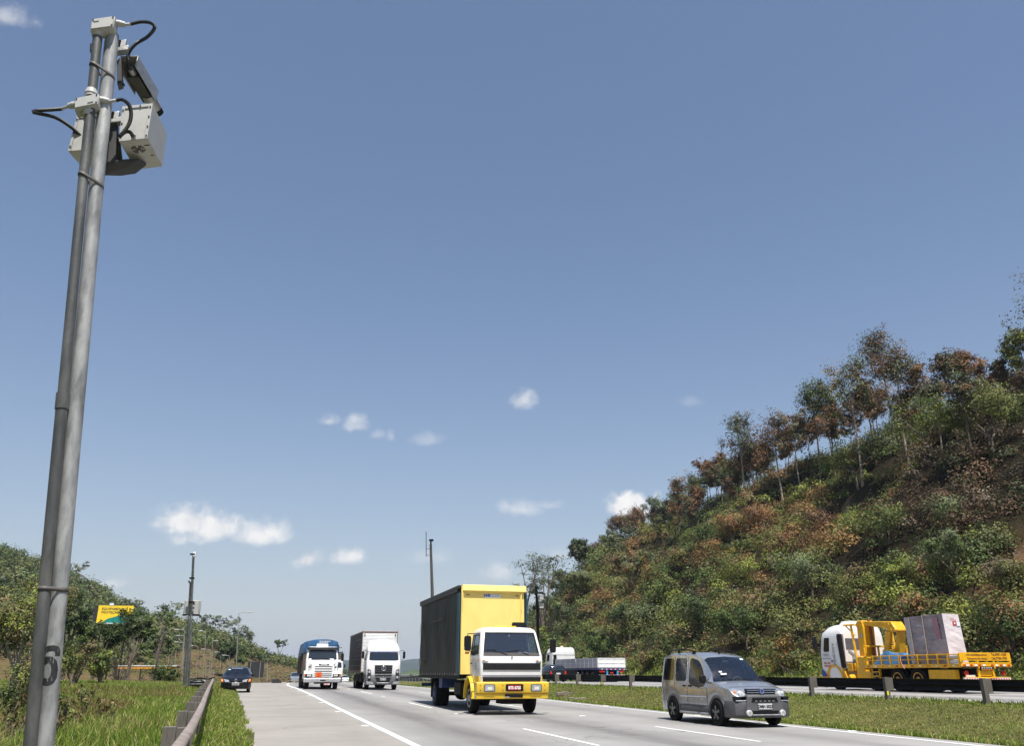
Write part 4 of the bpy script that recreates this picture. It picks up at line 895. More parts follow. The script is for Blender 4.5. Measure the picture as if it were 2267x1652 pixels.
# ------------------------------------------------------------------ second radar post and other poles
def rp(D): return lambda x, y: atd(x, y, D)
f = rp(45.5); t2 = thing('radar_post', 'slim radar post with a flat grey box, standing in the grass beyond the guardrail', 'radar post')
b0 = f(412, 1528); b0.z -= .3
MB().tube([b0, f(420,1420), f(428.5,1228)], [.085,.08,.062], 14).build('pole', galv, t2)
MB().tube([f(405.5,1527), f(415,1390), f(421.5,1290)], .042, 10).build('conduit_pipe', galv, t2); MB().tube([f(418,1527), f(424,1385)], .042, 10).build('conduit_pipe', galv, t2)
for x, y in ((414,1372),(423,1372)): MB().tube([f(x,y), f(x+1,y-8)], .07, 10).build('junction_cap', signw, t2)
g = f(408, 1329); h_ = f(439.5, 1361)
bx = MB().box(g.x, h_.x+.03, g.y+.22, g.y+.62, h_.z, g.z).build('grey_box', enclosure, t2, .02)
MB().box(g.x-.02, h_.x+.05, g.y+.2, g.y+.64, h_.z-.06, h_.z).build('box_tray', darksteel, bx)
for xa in (g.x+.03, h_.x-.05): MB().box(xa, xa+.04, g.y+.205, g.y+.22, h_.z+.02, g.z-.02).build('box_flange', alum, bx)
cc = f(428.5, 1337.5); MB().lathe([(.055,0),(.055,.015)], (cc.x, cc.y+.195, cc.z), 'y', 14).build('cable_entry', black, bx)
for y in (1281, 1334): p = f(425, y); MB().box(p.x-.13, p.x+.13, p.y-.09, p.y+.09, p.z-.04, p.z+.04).build('pole_clamp', darksteel, t2)
p = f(421, 1292); MB().tube([p, p+Vector((-.10,0,.12))], .05, 8).build('cable_gland', alum, t2)
p = f(430, 1224); MB().box(p.x-.05, p.x+.10, p.y-.05, p.y+.25, p.z-.22, p.z+.03).build('camera', signw, t2, .01); MB().box(p.x-.20, p.x+.05, p.y-.06, p.y+.05, p.z-.14, p.z-.06).build('camera_arm', darksteel, t2)
# mast with whip antenna
def mast(D=84):
    f = rp(D); t = thing('camera_mast', 'tall concrete mast with a dome camera and a whip antenna behind the yellow truck', 'mast')
    a = f(958.5, 1500); MB().tube([Vector((a.x, a.y, gz(a.x, a.y)-.2)), f(957,1313), f(953.6,1206)], [.21,.165,.12], 12).build('pole', polecon, t)
    MB().tube([f(943.5,1233), f(943.3,1178)], .035, 6).build('whip_antenna', darksteel, t)
    for y in (1216, 1230): MB().tube([f(943.5,y), f(954,y)], .02, 6).build('antenna_bracket', darksteel, t)
    c = f(954, 1199); cb = MB().box(c.x-.16, c.x+.24, c.y-.2, c.y+.2, c.z, c.z+.2).build('camera', black, t, .04); MB().tube([c+Vector((0,0,-.3)), c], .08, 10).build('camera_mount', darksteel, cb)
mast()
f = rp(60); t4 = thing('signal_pole', 'black pole with stacked pale equipment boxes right of the yellow truck box', 'equipment pole')
a = f(1192.5, 1490); MB().tube([Vector((a.x, a.y, gz(a.x, a.y)-.2)), f(1190,1355), f(1186.5,1298)], [.11,.10,.07], 10).build('pole', darksteel, t4)
for y in (1315, 1344, 1350): q = f(1190, y); MB().box(q.x-.17, q.x+.42, q.y-.08, q.y+.08, q.z-.02, q.z+.08).build('bracket', darksteel, t4, .01)
for y in (1327, 1346): q = f(1194, y); bxx = MB().box(q.x-.05, q.x+.24, q.y-.25, q.y+.1, q.z-.06, q.z+.22).build('equipment_box', enclosure, t4, .01); MB().box(q.x-.07, q.x+.26, q.y-.28, q.y+.12, q.z+.22, q.z+.25).build('box_lid', signw, bxx)
q = f(1185, 1350); MB().box(q.x-.18, q.x, q.y-.08, q.y+.08, q.z-.02, q.z+.25).build('clamp', darksteel, t4, .01)
# ------------------------------------------------------------------ guardrails
def wbeam(P, side, h0=.43, prof=None):                              # folded W section swept along the rail; side: +1 faces +X
    prof = prof or [(-.01,0),(.05,.03),(.075,.075),(.05,.125),(0,.155),(.05,.185),(.075,.235),(.05,.28),(-.01,.31)]
    rings = [[(p[0]+side*(u-.0), p[1], p[2]+h0+v) for u, v in prof] for p in P]; m = MB().loft(rings, 0, False, False); return m
def guardrail(name, label, us, y0, y1, side, rail_m, post_w, spacing=4.0, h=.73, reflect=(), endcap=None, zoff=0.0, posts_m=wood, ph=None, prof=None):
    yy = np.arange(y0, y1+.01, spacing/4); P = [(us(y), y, gz(us(y)-side*.25, y)+zoff) for y in yy]
    t = thing(name, label, 'guardrail'); o = wbeam(P, side, prof=prof).build('rail', rail_m, t, smooth=50, recalc=False); s_ = o.modifiers.new('thickness', 'SOLIDIFY'); s_.thickness = .006
    for i, y in enumerate(yy):
        if i % 4 == 2: p = P[i]; MB().box(p[0]+side*.045, p[0]+side*.0785, p[1]-.03, p[1]+.03, p[2]+.44, p[2]+.735).build('rail_joint', rail_m, o, .004)
    ph = ph or h+.02
    for i, y in enumerate(yy):
        if i % 4: continue
        x, _, z = P[i]; xb = x-side*(.17+post_w); k = random.uniform(-.012, .012)
        a, b = sorted((xb, xb+side*post_w)); ps = MB().box(a, b, y-post_w/2+k, y+post_w/2+k, z-.45, z+ph).build('post', posts_m, t, .008)
        a, b = sorted((x-side*.165, x-side*.012)); MB().box(a, b, y-post_w*.45+k, y+post_w*.45+k, z+.40, z+ph-.015).build('spacer_block', posts_m, ps, .006)
        if any(abs(y-r) < .1 for r in reflect): MB().box(xb-.02*side if side < 0 else xb, xb+.06, y-post_w/2+k-.008, y-post_w/2+k-.0015, z+.24, z+.36).build('reflector', reflm, ps)
    return t
random.seed(3)
def ul(y): return float(np.interp(y, [5,8.6,12,15.6,19.4,24,29,36,45,52], [-.72,-.70,-.80,-.94,-1.10,-1.31,-1.53,-1.83,-2.2,-2.5]))
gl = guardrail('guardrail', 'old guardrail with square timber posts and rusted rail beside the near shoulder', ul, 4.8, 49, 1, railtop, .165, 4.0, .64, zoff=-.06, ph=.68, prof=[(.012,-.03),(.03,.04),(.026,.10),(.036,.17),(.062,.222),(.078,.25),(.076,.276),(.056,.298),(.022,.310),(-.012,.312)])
rl = gl.children[0].data; rl.materials.append(railshade)
for i, p in enumerate(rl.polygons): p.material_index = 1 if i % 9 < 4 else 0  # shade below the top bulge painted onto the lower faces
ge = thing('guardrail_end', 'turned away grey guardrail end behind the last timber post, left of the black car', 'guardrail end')
P = [(x, 49.3+.12*(i-2)**2*.1, gz(-2.7, 49)-.14) for i, x in enumerate(np.linspace(-2.5, -3.5, 6))]
prof = [(0,0),(.05,.05),(.06,.1),(0,.155),(.06,.21),(.05,.26),(0,.31)]
MB().loft([[(p[0], p[1]-u, p[2]+.43+v) for u, v in prof] for p in P], 0, False, False).build('rail', galv_dark, ge, smooth=50, recalc=False)
MB().tube([(-2.3+.0*k, 48.9, gz(-2.4, 49)+.74) for k in (0, 1)][:1]+[(-2.6,49.1,gz(-2.4,49)+.66),(-3.0,49.25,gz(-2.6,49)+.70),(-3.5,49.3,gz(-2.6,49)+.64)], .04, 8).build('end_sleeve', black, ge)
for x in (-3.1,): MB().box(x-.08, x+.08, 49.4, 49.56, gz(x, 49.4)-.4, gz(x, 49.4)+.56).build('post', wood, ge)
def um(y): return 19.72+float(xo(y))
gm_ = guardrail('guardrail', 'long black backed guardrail on grey timber posts along the grass median', um, 12.4, 68.4, 1, railshade, .135, 4.0, .76, reflect=(24.4, 36.4, 48.4), zoff=-.10)
guardrail('guardrail', 'far stretch of median guardrail on thin pale posts left of the yellow truck', um, 69.5, 141.5, -1, pbr('dull brown far rail', (.075,.06,.052), .6, .1, .3, 4), .06, 4.0, .74, zoff=.02, posts_m=galv)
# ------------------------------------------------------------------ small things on the median
def ghit(px, py):
    d = ray(px, py)
    for s in np.arange(8, 120, .1):
        p = Vector((0,0,EYE))+d*s
        if p.z < gz(p.x, p.y): return p
b = ghit(1249, 1541.5); zc_ = gz(b.x, b.y)
cbk = MB().prism([(-.75,0),(-.72,.26),(.1,.33),(.78,.27),(.8,0)], -.22, .22, 'y').build('concrete_block', concrete, None, .03)
cbk.location = (b.x, b.y, zc_); cbk.rotation_euler = (0, 0, .2); cbk.scale = (.62, .62, .62); tag(cbk, 'broken concrete block lying on the median grass right of the yellow truck', 'concrete block')
b = ghit(1276, 1551); m = MB(); random.seed(8)
for i in range(7): m.box(*(lambda x, y, s: (x-s, x+s, y-s, y+s, 0, s*1.3))((i-3)*.11, random.uniform(-.04, .04), random.uniform(.065, .12)))
cl_ = m.build('earth_clod', concrete, None, .03); cl_.location = (b.x, b.y, gz(b.x, b.y)-.02); tag(cl_, 'small brown clods of earth on the median grass in front of the concrete block', 'earth clods')
# ------------------------------------------------------------------ far left: billboard, lamps, canopy, black sign
def billboard():
    D = 150; f = rp(D); t = thing('billboard', 'yellow and teal billboard reading EQUIPAMENTOS behind the trees at the left', 'billboard')
    a, c = f(219, 1341), f(290, 1380.5); Y0 = a.y; x0, x1, z0, z1 = a.x, c.x, c.z, a.z; W, H = x1-x0, z1-z0
    MB().box(x0, x1, Y0, Y0+.3, z0, z1).build('board', yboard, t)
    MB().prism([(x0+.16*W,z0+.02),(x0+.30*W,z0+.24*H),(x0+.62*W,z0+.43*H),(x1-.01,z0+.47*H),(x1-.01,z0+.02)], Y0-.03, Y0-.005, 'y').build('teal_panel', greenboard, t)
    MB().prism([(x0-.11*W,z0+.3),(x0-.12*W,z1-.05),(x0-.012*W,z1-.02),(x0-.0*W-.02,z0+.3)], Y0+.05, Y0+.25, 'y').build('side_panel', signback, t)
    MB().box(x0+.1, x1, Y0-.35, Y0, z0-.15, z0-.02).build('catwalk', signw, t)
    for u in (.15, .5, .85): MB().box(x0+u*W-.12, x0+u*W+.12, Y0+.3, Y0+.55, gz(x0+u*W, Y0)-.5, z1-.2).build('post', darksteel, t)
    q = MB().box(x0+.30*W, x0+.42*W, Y0-.05, Y0+.1, z1, z1+.42).build('top_plate', signw, t); MB().box(x0+.355*W, x0+.365*W, Y0-.02, Y0+.05, z1-.02, z1).build('plate_stem', signw, q)
    for s, zz in (('EQUIPAMENTOS D', .80), ('PROTEÇÃO IN', .60)): text(s, H*.185, facing((x0+.10*W, Y0-.02, z0+zz*H), *FRONT), inkd, t, align='LEFT', sx=1.05, bold=.008)
billboard()
def lamp_post(px, ty, D, arm, by=None, label='', double=False, lean=.0):
    f = rp(D); top = f(px, ty); base = Vector((top.x+.0, top.y, gz(top.x, top.y)-.5)); base.x += (top.z-base.z)*.055
    t = thing('street_lamp', label, 'street lamp', (0,0,0), 0, 'street lamps on the far left'); MB().tube([base, top], [.085,.05], 8).build('pole', lamppole, t)
    if arm:
        e = top+Vector((arm, 0, .12)); MB().tube([top, top+Vector((arm*.35,0,.1)), e], .05, 6).build('arm', lamppole, t); s = 1 if arm > 0 else -1
        MB().box(min(e.x, e.x+s*.75), max(e.x, e.x+s*.75), e.y-.16, e.y+.16, e.z-.05, e.z+.11).build('lamp_head', enclosure, t, .04)
    return t
LP = [(408.5,1397,150,-1.0,'street lamp half hidden behind the second radar post, upper one'),(409,1410,165,-.9,'street lamp half hidden behind the second radar post, middle one'),(405.7,1424.5,170,-1.0,'lowest lamp head left against the second radar post'),
 (438.5,1432.5,170,-1.0,'street lamp just right of the second radar post, left facing head'),(456,1400,150,-.5,'tall street lamp above the brown slope, left of the black car'),(466,1440,180,-1.2,'street lamp with left facing head left of the black car'),
 (489.5,1446.5,190,-.7,'short street lamp behind the left mirror of the black car'),(508,1453.5,185,-.8,'short street lamp above the roof of the black car'),
 (529,1358.5,140,1.35,'tallest street lamp standing against the sky above the black car'),(471,1421,175,.35,'tilted street lamp in front of the far wood')]
for i, (px, ty, D, arm, lab) in enumerate(LP): lamp_post(px, ty, D, arm, label=lab)
for i, (px, ty, D, lab) in enumerate(((377.5,1420,150,'bare pale pole nearest the orange canopy end'),(390,1436,150,'bare pale pole left of the second radar post'),(456.5,1468,150,'bare pale pole in the cluster left of the black car, left one'),(473.5,1482,150,'short bare pale pole in the cluster left of the black car'),(591.5,1470,150,'thin pale pole right of the black sign'))):
    q = atd(px, ty, D); b = Vector((q.x+.3, q.y, gz(q.x, q.y)-.5)); o = MB().tube([b, q], [.1,.06], 8).build('pole', lamppole); tag(o, lab, 'pole', 'bare poles on the far left')
def canopy():
    D = 120; f = rp(D); t = thing('station_canopy', 'long white and orange canopy edge behind the trees, left of the second radar post', 'canopy'); a, c = f(262, 1474), f(389, 1474)
    MB().box(a.x, c.x, a.y, a.y+9, a.z-.12, a.z).build('roof', signw, t)
    MB().prism([(a.x,a.z-.5),(a.x,a.z-.125),(c.x-.02,a.z-.125),(c.x-1.2,a.z-.5)], a.y+.05, a.y+8.9, 'y').build('fascia', canopyo, t)
    for u in (.1, .36, .62, .85): x = a.x+(c.x-a.x)*u; MB().box(x-.12, x+.12, a.y+2, a.y+2.25, gz(x, a.y+2)-.4, a.z-.5).build('column', lamppole, t)
canopy()
def black_sign():
    D = 110; f = rp(D); t = thing('road_sign', 'black back of a road sign on thin posts right of the black car', 'road sign'); a, c = f(549, 1466), f(582.5, 1501)
    MB().box(a.x, c.x, a.y, a.y+.05, c.z, a.z).build('panel', signback, t)
    for px in (555.5, 577): q = f(px, 1467); o = MB().tube([(q.x, q.y-.06, gz(q.x, q.y)-.4), (q.x, q.y-.06, q.z)], .04, 8).build('post', lamppole, t)
black_sign()
q = atd(612, 1511, 112); o = MB().prism([(-.6,0),(-.5,.55),(.2,.62),(.62,.3),(.66,0)], -.3, .3, 'y').build('dark_container', signback, None, .04); o.location = (q.x, q.y, gz(q.x, q.y)-.05); tag(o, 'small dark box on the crest of the shoulder beside the edge line', 'box')
q = atd(911, 1488.5, 850); tt = thing('tower', 'tiny pale pinkish tower above the far guardrail, left of the yellow truck', 'tower'); m = MB(); zz = gz(q.x, q.y)
m.box(q.x-1.1, q.x+1.1, q.y-1.1, q.y+1.1, zz-1, q.z-1.2); m.build('tower_body', pbr('pale pink render', (.62,.5,.46), .8, 0, .2, .5), tt)
MB().loft([[(q.x-1.4,q.y-1.4,q.z-1.2),(q.x+1.4,q.y-1.4,q.z-1.2),(q.x+1.4,q.y+1.4,q.z-1.2),(q.x-1.4,q.y+1.4,q.z-1.2)],[(q.x-.3,q.y-.3,q.z+1.2),(q.x+.3,q.y-.3,q.z+1.2),(q.x+.3,q.y+.3,q.z+1.2),(q.x-.3,q.y+.3,q.z+1.2)]]).build('tower_top', signw, tt)

# ------------------------------------------------------------------ vehicle builders (front at local y = 0, rear at +y)
def wheel(root, x, y, r, w_, out, rim=rimsteel, dual=False, spokes=0, name='wheel', rr=.58):
    ws = w_*(2.05 if dual else 1); xi = x - out*ws/2; P = []
    def tyre_prof(o): return [(r*rr, -w_/2+o), (r*.93, -w_/2+o), (r*.985, -w_*.42+o), (r, -w_*.3+o), (r, w_*.3+o), (r*.985, w_*.42+o), (r*.93, w_/2+o), (r*rr, w_/2+o)]
    m = MB().lathe(tyre_prof(0), (x, y, r), 'x', 30)
    if dual: m.lathe(tyre_prof(0), (x-out*w_*1.08, y, r), 'x', 30)
    o = m.build(name, tyre, root, smooth=40)
    e = x+out*w_*.5; q = MB()
    if spokes:
        q.lathe([(r*.62, -.0), (r*.62, .012), (r*.54, .012), (r*.52, -.05), (r*.1, -.045)], (e-.012*out, y, r), 'x', 30) if out > 0 else q.lathe([(r*.62, .0), (r*.62, -.012), (r*.54, -.012), (r*.52, .05), (r*.1, .045)], (e+.012, y, r), 'x', 30)
        for k in range(spokes):
            a = 2*pi*k/spokes+.3; ca, sa = cos(a), sin(a); wv = r*.075
            pts = [(r*.1, -wv), (r*.55, -wv*1.5), (r*.55, wv*1.5), (r*.1, wv)]
            vs = [(e-out*.02, y+u*ca-v*sa, r+u*sa+v*ca) for u, v in pts]+[(e+out*.006, y+u*ca-v*sa, r+u*sa+v*ca) for u, v in pts]
            q.add(vs, [(0,1,2,3),(4,5,6,7),(0,1,5,4),(1,2,6,5),(2,3,7,6),(3,0,4,7)])
        q.lathe([(r*.14, -.03), (r*.14, .012), (r*.05, .016)], (e, y, r), 'x', 14) if out > 0 else q.lathe([(r*.14, .03), (r*.14, -.012), (r*.05, -.016)], (e, y, r), 'x', 14)
    else:
        s = out; q.lathe([(r*.60, -.02*s), (r*.60, .012*s), (r*.53, .012*s), (r*.48, -.07*s), (r*.27, -.06*s), (r*.25, .0), (r*.15, .03*s), (r*.02, .035*s)], (e, y, r), 'x', 26)
        for k in range(8): a = 2*pi*k/8; q.lathe([(r*.035, -.06*s), (r*.035, -.03*s)], (e, y+cos(a)*r*.37, r+sin(a)*r*.37), 'x', 6)
    q.build('rim', rim, o, smooth=40); return o
def lerpf(P): return lambda y: float(np.interp(y, [p[0] for p in P], [p[1] for p in P]))
def smf(P): return lambda y: float(cub(np.array([y]), P)[0]) if P[0][0] < y < P[-1][0] else (P[0][1] if y <= P[0][0] else P[-1][1])
class Car: pass
def car_body(root, paint_m, L, zb, zt, wl, wt, axles, r, sill, ws, rear_ws=None, archr=None, glassm=None, bodyname='body'):
    """Lofted monocoque: dense cross-sections, the lower edge follows the wheel arches; the windscreen is a real opening."""
    C = Car(); archr = archr or r*1.16; zb, zt, wl, wt = smf(zb), smf(zt), smf(wl), smf(wt)
    ys_ = sorted(set([round(k, 3) for k in np.arange(0, L+.001, .045)] + list(ws) + (list(rear_ws) if rear_ws else []) + [L]))
    def low(y):
        z = sill(y) if callable(sill) else sill
        for a in axles:
            d = abs(y-a)
            if d < archr: z = max(z, r + sqrt(archr**2-d*d) - .0)
        return z
    def half(y):
        b, t = zb(y), zt(y); z0 = min(low(y), b-.06); g = min(1, max(0, (t-b)/.28)); W = wl(y); T = wt(y)
        A = [(W*.975, z0), (W, z0+.32*(b-z0)), (W*1.0, z0+.72*(b-z0)), (W*.985, b)]
        h4 = (W*.955, b+.010); h5 = (W*.72, b+.028); h6 = (0, b+.045)
        r4 = (T+.02, t-.075); r5 = (T*.86, t-.012); r6 = (0, t+.02)
        L_ = lambda p, q: (p[0]+(q[0]-p[0])*g, p[1]+(q[1]-p[1])*g)
        return A + [L_(h4, r4), L_(h5, r5), L_(h6, r6)]
    rings = []
    for y in ys_:
        h = half(y); rings.append([(-x, y, z) for x, z in h] + [(x, y, z) for x, z in h[-2::-1]])
    n = 13; body = MB(); gl = MB(); rg = MB(); V = [p for q in rings for p in q]; fb, fg, fr = [], [], []
    for k in range(len(ys_)-1):
        ym = (ys_[k]+ys_[k+1])/2
        for i in range(n-1):
            f = (k*n+i, k*n+i+1, (k+1)*n+i+1, (k+1)*n+i)
            top = i in (4, 5, 6, 7)
            if top and ws[0] < ym < ws[1]: fg.append(f)
            elif top and rear_ws and rear_ws[0] < ym < rear_ws[1]: fr.append(f)
            else: fb.append(f)
    body.add(V, fb); m = len(ys_)-1; body.add(rings[0], [list(range(n))]); body.add(rings[m], [list(range(n))])
    C.body = body.build(bodyname, paint_m, root, smooth=38)
    def clean(mb, name, mat_): 
        o = mb.build(name, mat_, root, smooth=38); bm = bmesh.new(); bm.from_mesh(o.data); bmesh.ops.delete(bm, geom=[v for v in bm.verts if not v.link_faces], context='VERTS'); bm.to_mesh(o.data); bm.free(); return o
    C.wind = clean(gl.add(V, fg), 'windscreen', glassm or wsglass)
    if fr: C.rear = clean(rg.add(V, fr), 'rear_window', bluegl)
    def sx(y, z):
        h = half(y)[:6]
        for a, b in zip(h[:-1], h[1:]):
            if a[1] <= z <= b[1] and b[1] > a[1]: return a[0]+(b[0]-a[0])*(z-a[1])/(b[1]-a[1])
        return h[0][0] if z < h[0][1] else h[-1][0]
    C.sx = sx; C.zt = zt; C.zb = zb; C.low = low; C.half = half
    # dark wheel wells and floor
    fl = MB(); Wm = wl(L/2)
    fl.box(-Wm*.86, Wm*.86, .25, L-.25, (sill(L/2) if callable(sill) else sill)+.02, (sill(L/2) if callable(sill) else sill)+.10)
    for a in axles:
        arc = [(a+archr*1.0*cos(pi*k/14), r+archr*1.0*sin(pi*k/14)) for k in range(15)]
        for s in (-1, 1): fl.loft([[(s*(Wm*.97), y, z) for y, z in arc], [(s*Wm*.62, y, z) for y, z in arc]], 0, False, False); fl.poly([(s*Wm*.62, y, z) for y, z in arc])
    fl.build('underbody', darksteel, root, recalc=False)
    return C
def side_patch(C, root, poly, mat_, name, off=.009, sides=(-1, 1), th=.0):
    out = []
    for s in sides:
        zz = np.linspace(min(p[1] for p in poly), max(p[1] for p in poly), 15); rows = []; nc = 12
        for z in zz:                                     # follow the curved body side row by row
            z = min(max(z, zz[0]+1e-4), zz[-1]-1e-4); X_ = []
            for (ya, za), (yb, zb2) in zip(poly, poly[1:]+poly[:1]):
                if (za-z)*(zb2-z) < 0: X_.append(ya+(yb-ya)*(z-za)/(zb2-za))
            a, b = (min(X_), max(X_)) if X_ else (poly[0][0], poly[0][0])
            rows.append([(s*(C.sx(a+(b-a)*k/(nc-1), z)+off), a+(b-a)*k/(nc-1), z) for k in range(nc)])
        V = [p for r_ in rows for p in r_]; m = MB().add(V, [(i*nc+k, i*nc+k+1, (i+1)*nc+k+1, (i+1)*nc+k) for i in range(14) for k in range(nc-1)]); out.append(m.build(name, mat_, root, smooth=60))
    return out
def person(loc, rz, label, scale=1.0):
    """Seated driver: one continuous skinned body, both hands on the wheel."""
    J = dict(pel=(0,.02,.10), wai=(0,.03,.28), che=(0,.05,.47), nec=(0,.04,.60), hd0=(0,.01,.68), hd1=(0,0,.80),
             sl=(-.19,.05,.52), el=(-.25,-.12,.34), wl_=(-.17,-.36,.42), sr=(.19,.05,.52), er=(.25,-.12,.34), wr_=(.17,-.36,.42),
             hl=(-.1,-.02,.10), kl=(-.13,-.42,.14), fl_=(-.13,-.55,-.25), hr=(.1,-.02,.10), kr=(.13,-.42,.14), fr_=(.13,-.55,-.25))
    rad = dict(pel=.14, wai=.13, che=.145, nec=.055, hd0=.075, hd1=.085, sl=.075, el=.05, wl_=.034, sr=.075, er=.05, wr_=.034, hl=.09, kl=.065, fl_=.045, hr=.09, kr=.065, fr_=.045)
    E = [('pel','wai'),('wai','che'),('che','nec'),('nec','hd0'),('hd0','hd1'),('che','sl'),('sl','el'),('el','wl_'),('che','sr'),('sr','er'),('er','wr_'),('pel','hl'),('hl','kl'),('kl','fl_'),('pel','hr'),('hr','kr'),('kr','fr_')]
    for s, wn in ((-1, 'wl_'), (1, 'wr_')):
        w0 = Vector(J[wn]); pn = 'p'+wn; J[pn] = tuple(w0+Vector((-s*.01,-.06,.03))); rad[pn] = .034; E.append((wn, pn))
        for k in range(4):
            a = 'f%s%d' % (wn, k); b = a+'b'; J[a] = tuple(Vector(J[pn])+Vector((s*(.024-.016*k),-.045,.022))); J[b] = tuple(Vector(J[a])+Vector((0,-.022-.004*(k == 1),-.03))); rad[a] = .011; rad[b] = .009; E += [(pn, a), (a, b)]
        a = 't'+wn; J[a] = tuple(Vector(J[wn])+Vector((-s*.045,-.05,.035))); rad[a] = .011; E.append((wn, a))
    ks = list(J); me = bpy.data.meshes.new('person'); me.from_pydata([J[k] for k in ks], [(ks.index(a), ks.index(b)) for a, b in E], [])
    o = bpy.data.objects.new('person', me); COL.objects.link(o); sk_ = o.modifiers.new('skin', 'SKIN'); 
    if not me.skin_vertices:
        bm = bmesh.new(); bm.from_mesh(me); bm.verts.layers.skin.verify(); bm.to_mesh(me); bm.free()
    for i, k in enumerate(ks): me.skin_vertices[0].data[i].radius = (rad[k], rad[k]); me.skin_vertices[0].data[i].use_root = (k == 'pel')
    o.modifiers.new('sub', 'SUBSURF').levels = 1; o.modifiers['sub'].render_levels = 1
    dg = bpy.context.evaluated_depsgraph_get(); m2 = bpy.data.meshes.new_from_object(o.evaluated_get(dg)); o.modifiers.clear(); o.data = m2; m2.materials.clear(); m2.materials.append(skin); m2.materials.append(cloth)
    for p in m2.polygons:
        c = p.center; p.material_index = 1 if (c.z < .585 and not (c.y < -.26 and c.z > .3)) else 0; p.use_smooth = True
    o.location = loc; o.rotation_euler = (0, 0, rz); o.scale = (scale,)*3
    h = MB().lathe([(.02,.095),(.07,.08),(.098,.03),(.098,-.03),(.085,-.06)], (0,.03,.80), 'z', 16).build('hair', hairm, o); MB().lathe([(.004,-.03),(.018,-.01),(.016,.012)], (0,-.088,.765), 'y', 8).build('nose', skin, o)
    for s in (-1, 1): MB().lathe([(.012,-.004),(.012,.004)], (s*.034,-.082,.80), 'y', 8).build('eye', black, o)
    MB().box(-.03,.03,-.085,-.078,.715,.725).build('mouth', hairm, o)
    tag(o, label, 'person'); return o
def ring4(z, hw, y0, y1, r):
    P = []
    for cx, cy, a0 in ((-hw+r, y0+r, 180), (hw-r, y0+r, 270), (hw-r, y1-r, 0), (-hw+r, y1-r, 90)):
        for k in range(4): a = radians(a0+30*k); P.append((cx+r*cos(a), cy+r*sin(a), z))
    return P
def cab(root, levels, mat_, holes=(), name='cab', bevel=0):
    R = [ring4(*l) for l in levels]; m = MB(); V = [p for r_ in R for p in r_]; F = []
    for k in range(len(R)-1):
        for i in range(16):
            if (k, i) in holes: continue
            j = (i+1) % 16; F.append((k*16+i, k*16+j, (k+1)*16+j, (k+1)*16+i))
    F += [list(range(16))[::-1], list(range((len(R)-1)*16, len(R)*16))]
    o = m.add(V, F).build(name, mat_, root, smooth=35); return o, R
def pane(R, k, i, mat_, root, name, inset=(.03,.03,.03,.03), off=.006, mb=None):
    """A glass sheet on face (level k, edge i), inset left/right/bottom/top, set slightly proud."""
    j = (i+1) % 16; A, B, C_, D_ = [Vector(R[a][b]) for a, b in ((k, i), (k, j), (k+1, j), (k+1, i))]
    n = (B-A).cross(D_-A).normalized(); c = (A+B+C_+D_)/4; 
    if n.dot(Vector((0, 1.2, c.z))-c) > 0 and False: n = -n
    def q(u, v): return A.lerp(B, u).lerp(D_.lerp(C_, u), v)
    w_, h_ = (B-A).length, (D_-A).length; l, r_, b, t_ = inset[0]/w_, 1-inset[1]/w_, inset[2]/h_, 1-inset[3]/h_
    pts = []
    rr_ = .06
    for u, v in rrect(0, 1, 0, 1, .12): pts.append(q(l+(r_-l)*u, b+(t_-b)*v)+n*off)
    return MB().poly(pts).build(name, mat_, root, smooth=0), (lambda u, v, o_=off: q(l+(r_-l)*u, b+(t_-b)*v)+n*o_), n
def mirror_arm(root, x, y, z, w_, h_, side, reach, name='mirror'):
    o = MB().prism(rrect(x-w_/2, x+w_/2, z-h_/2, z+h_/2, min(w_, h_)*.35), y, y+.13, 'y').build(name, black, root, .02)
    MB().tube([(x, y+.08, z+h_*.45), (x, y+.08, z+h_*.62), (x-side*reach, y+.15, z+h_*.66)], .014, 6).tube([(x, y+.08, z-h_*.45), (x-side*reach*.5, y+.1, z-h_*.62), (x-side*reach, y+.15, z-h_*.6)], .014, 6).build('mirror_bracket', black, o); return o
def plate(root, x, y, z, w_, h_, m_, s, ink, name='number_plate', flip=False):
    o = MB().box(x-w_/2, x+w_/2, y-.012 if not flip else y, y if not flip else y+.012, z-h_/2, z+h_/2).build(name, m_, root)
    M = facing((x, y-.014 if not flip else y+.014, z-h_*.06), (1,0,0) if not flip else (-1,0,0), (0,0,1)); text(s, h_*.78, M, ink, o, ext=.001, sx=.92, bold=.006); return o
def emblem(root, x, y, z, r, m_=chrome, letters=True):
    R_ = []
    for k in range(28): a = 2*pi*k/28; R_.append((x+r*cos(a), y, z+r*sin(a)))
    ring = [Vector(p) for p in R_]; ring.append(ring[0]); ring.append(ring[1]); o = MB().tube(ring, r*.11, 6).build('emblem', m_, root)
    def zig(P): 
        m = MB()
        for a, b in zip(P[:-1], P[1:]): m.tube([(x+a[0]*r, y, z+a[1]*r), (x+b[0]*r, y, z+b[1]*r)], r*.085, 5)
        m.build('emblem_strokes', m_, o)
    zig([(-.38,.85),(0,.12),(.38,.85)]); zig([(-.88,.35),(-.42,-.8),(0,.0),(.42,-.8),(.88,.35)]); return o
def wiper(root, a, b, c, name='wiper'):
    MB().tube([a, b], .009, 6).tube([Vector(b)-(Vector(c)-Vector(b))*.5, c], .011, 6).build(name, black, root)

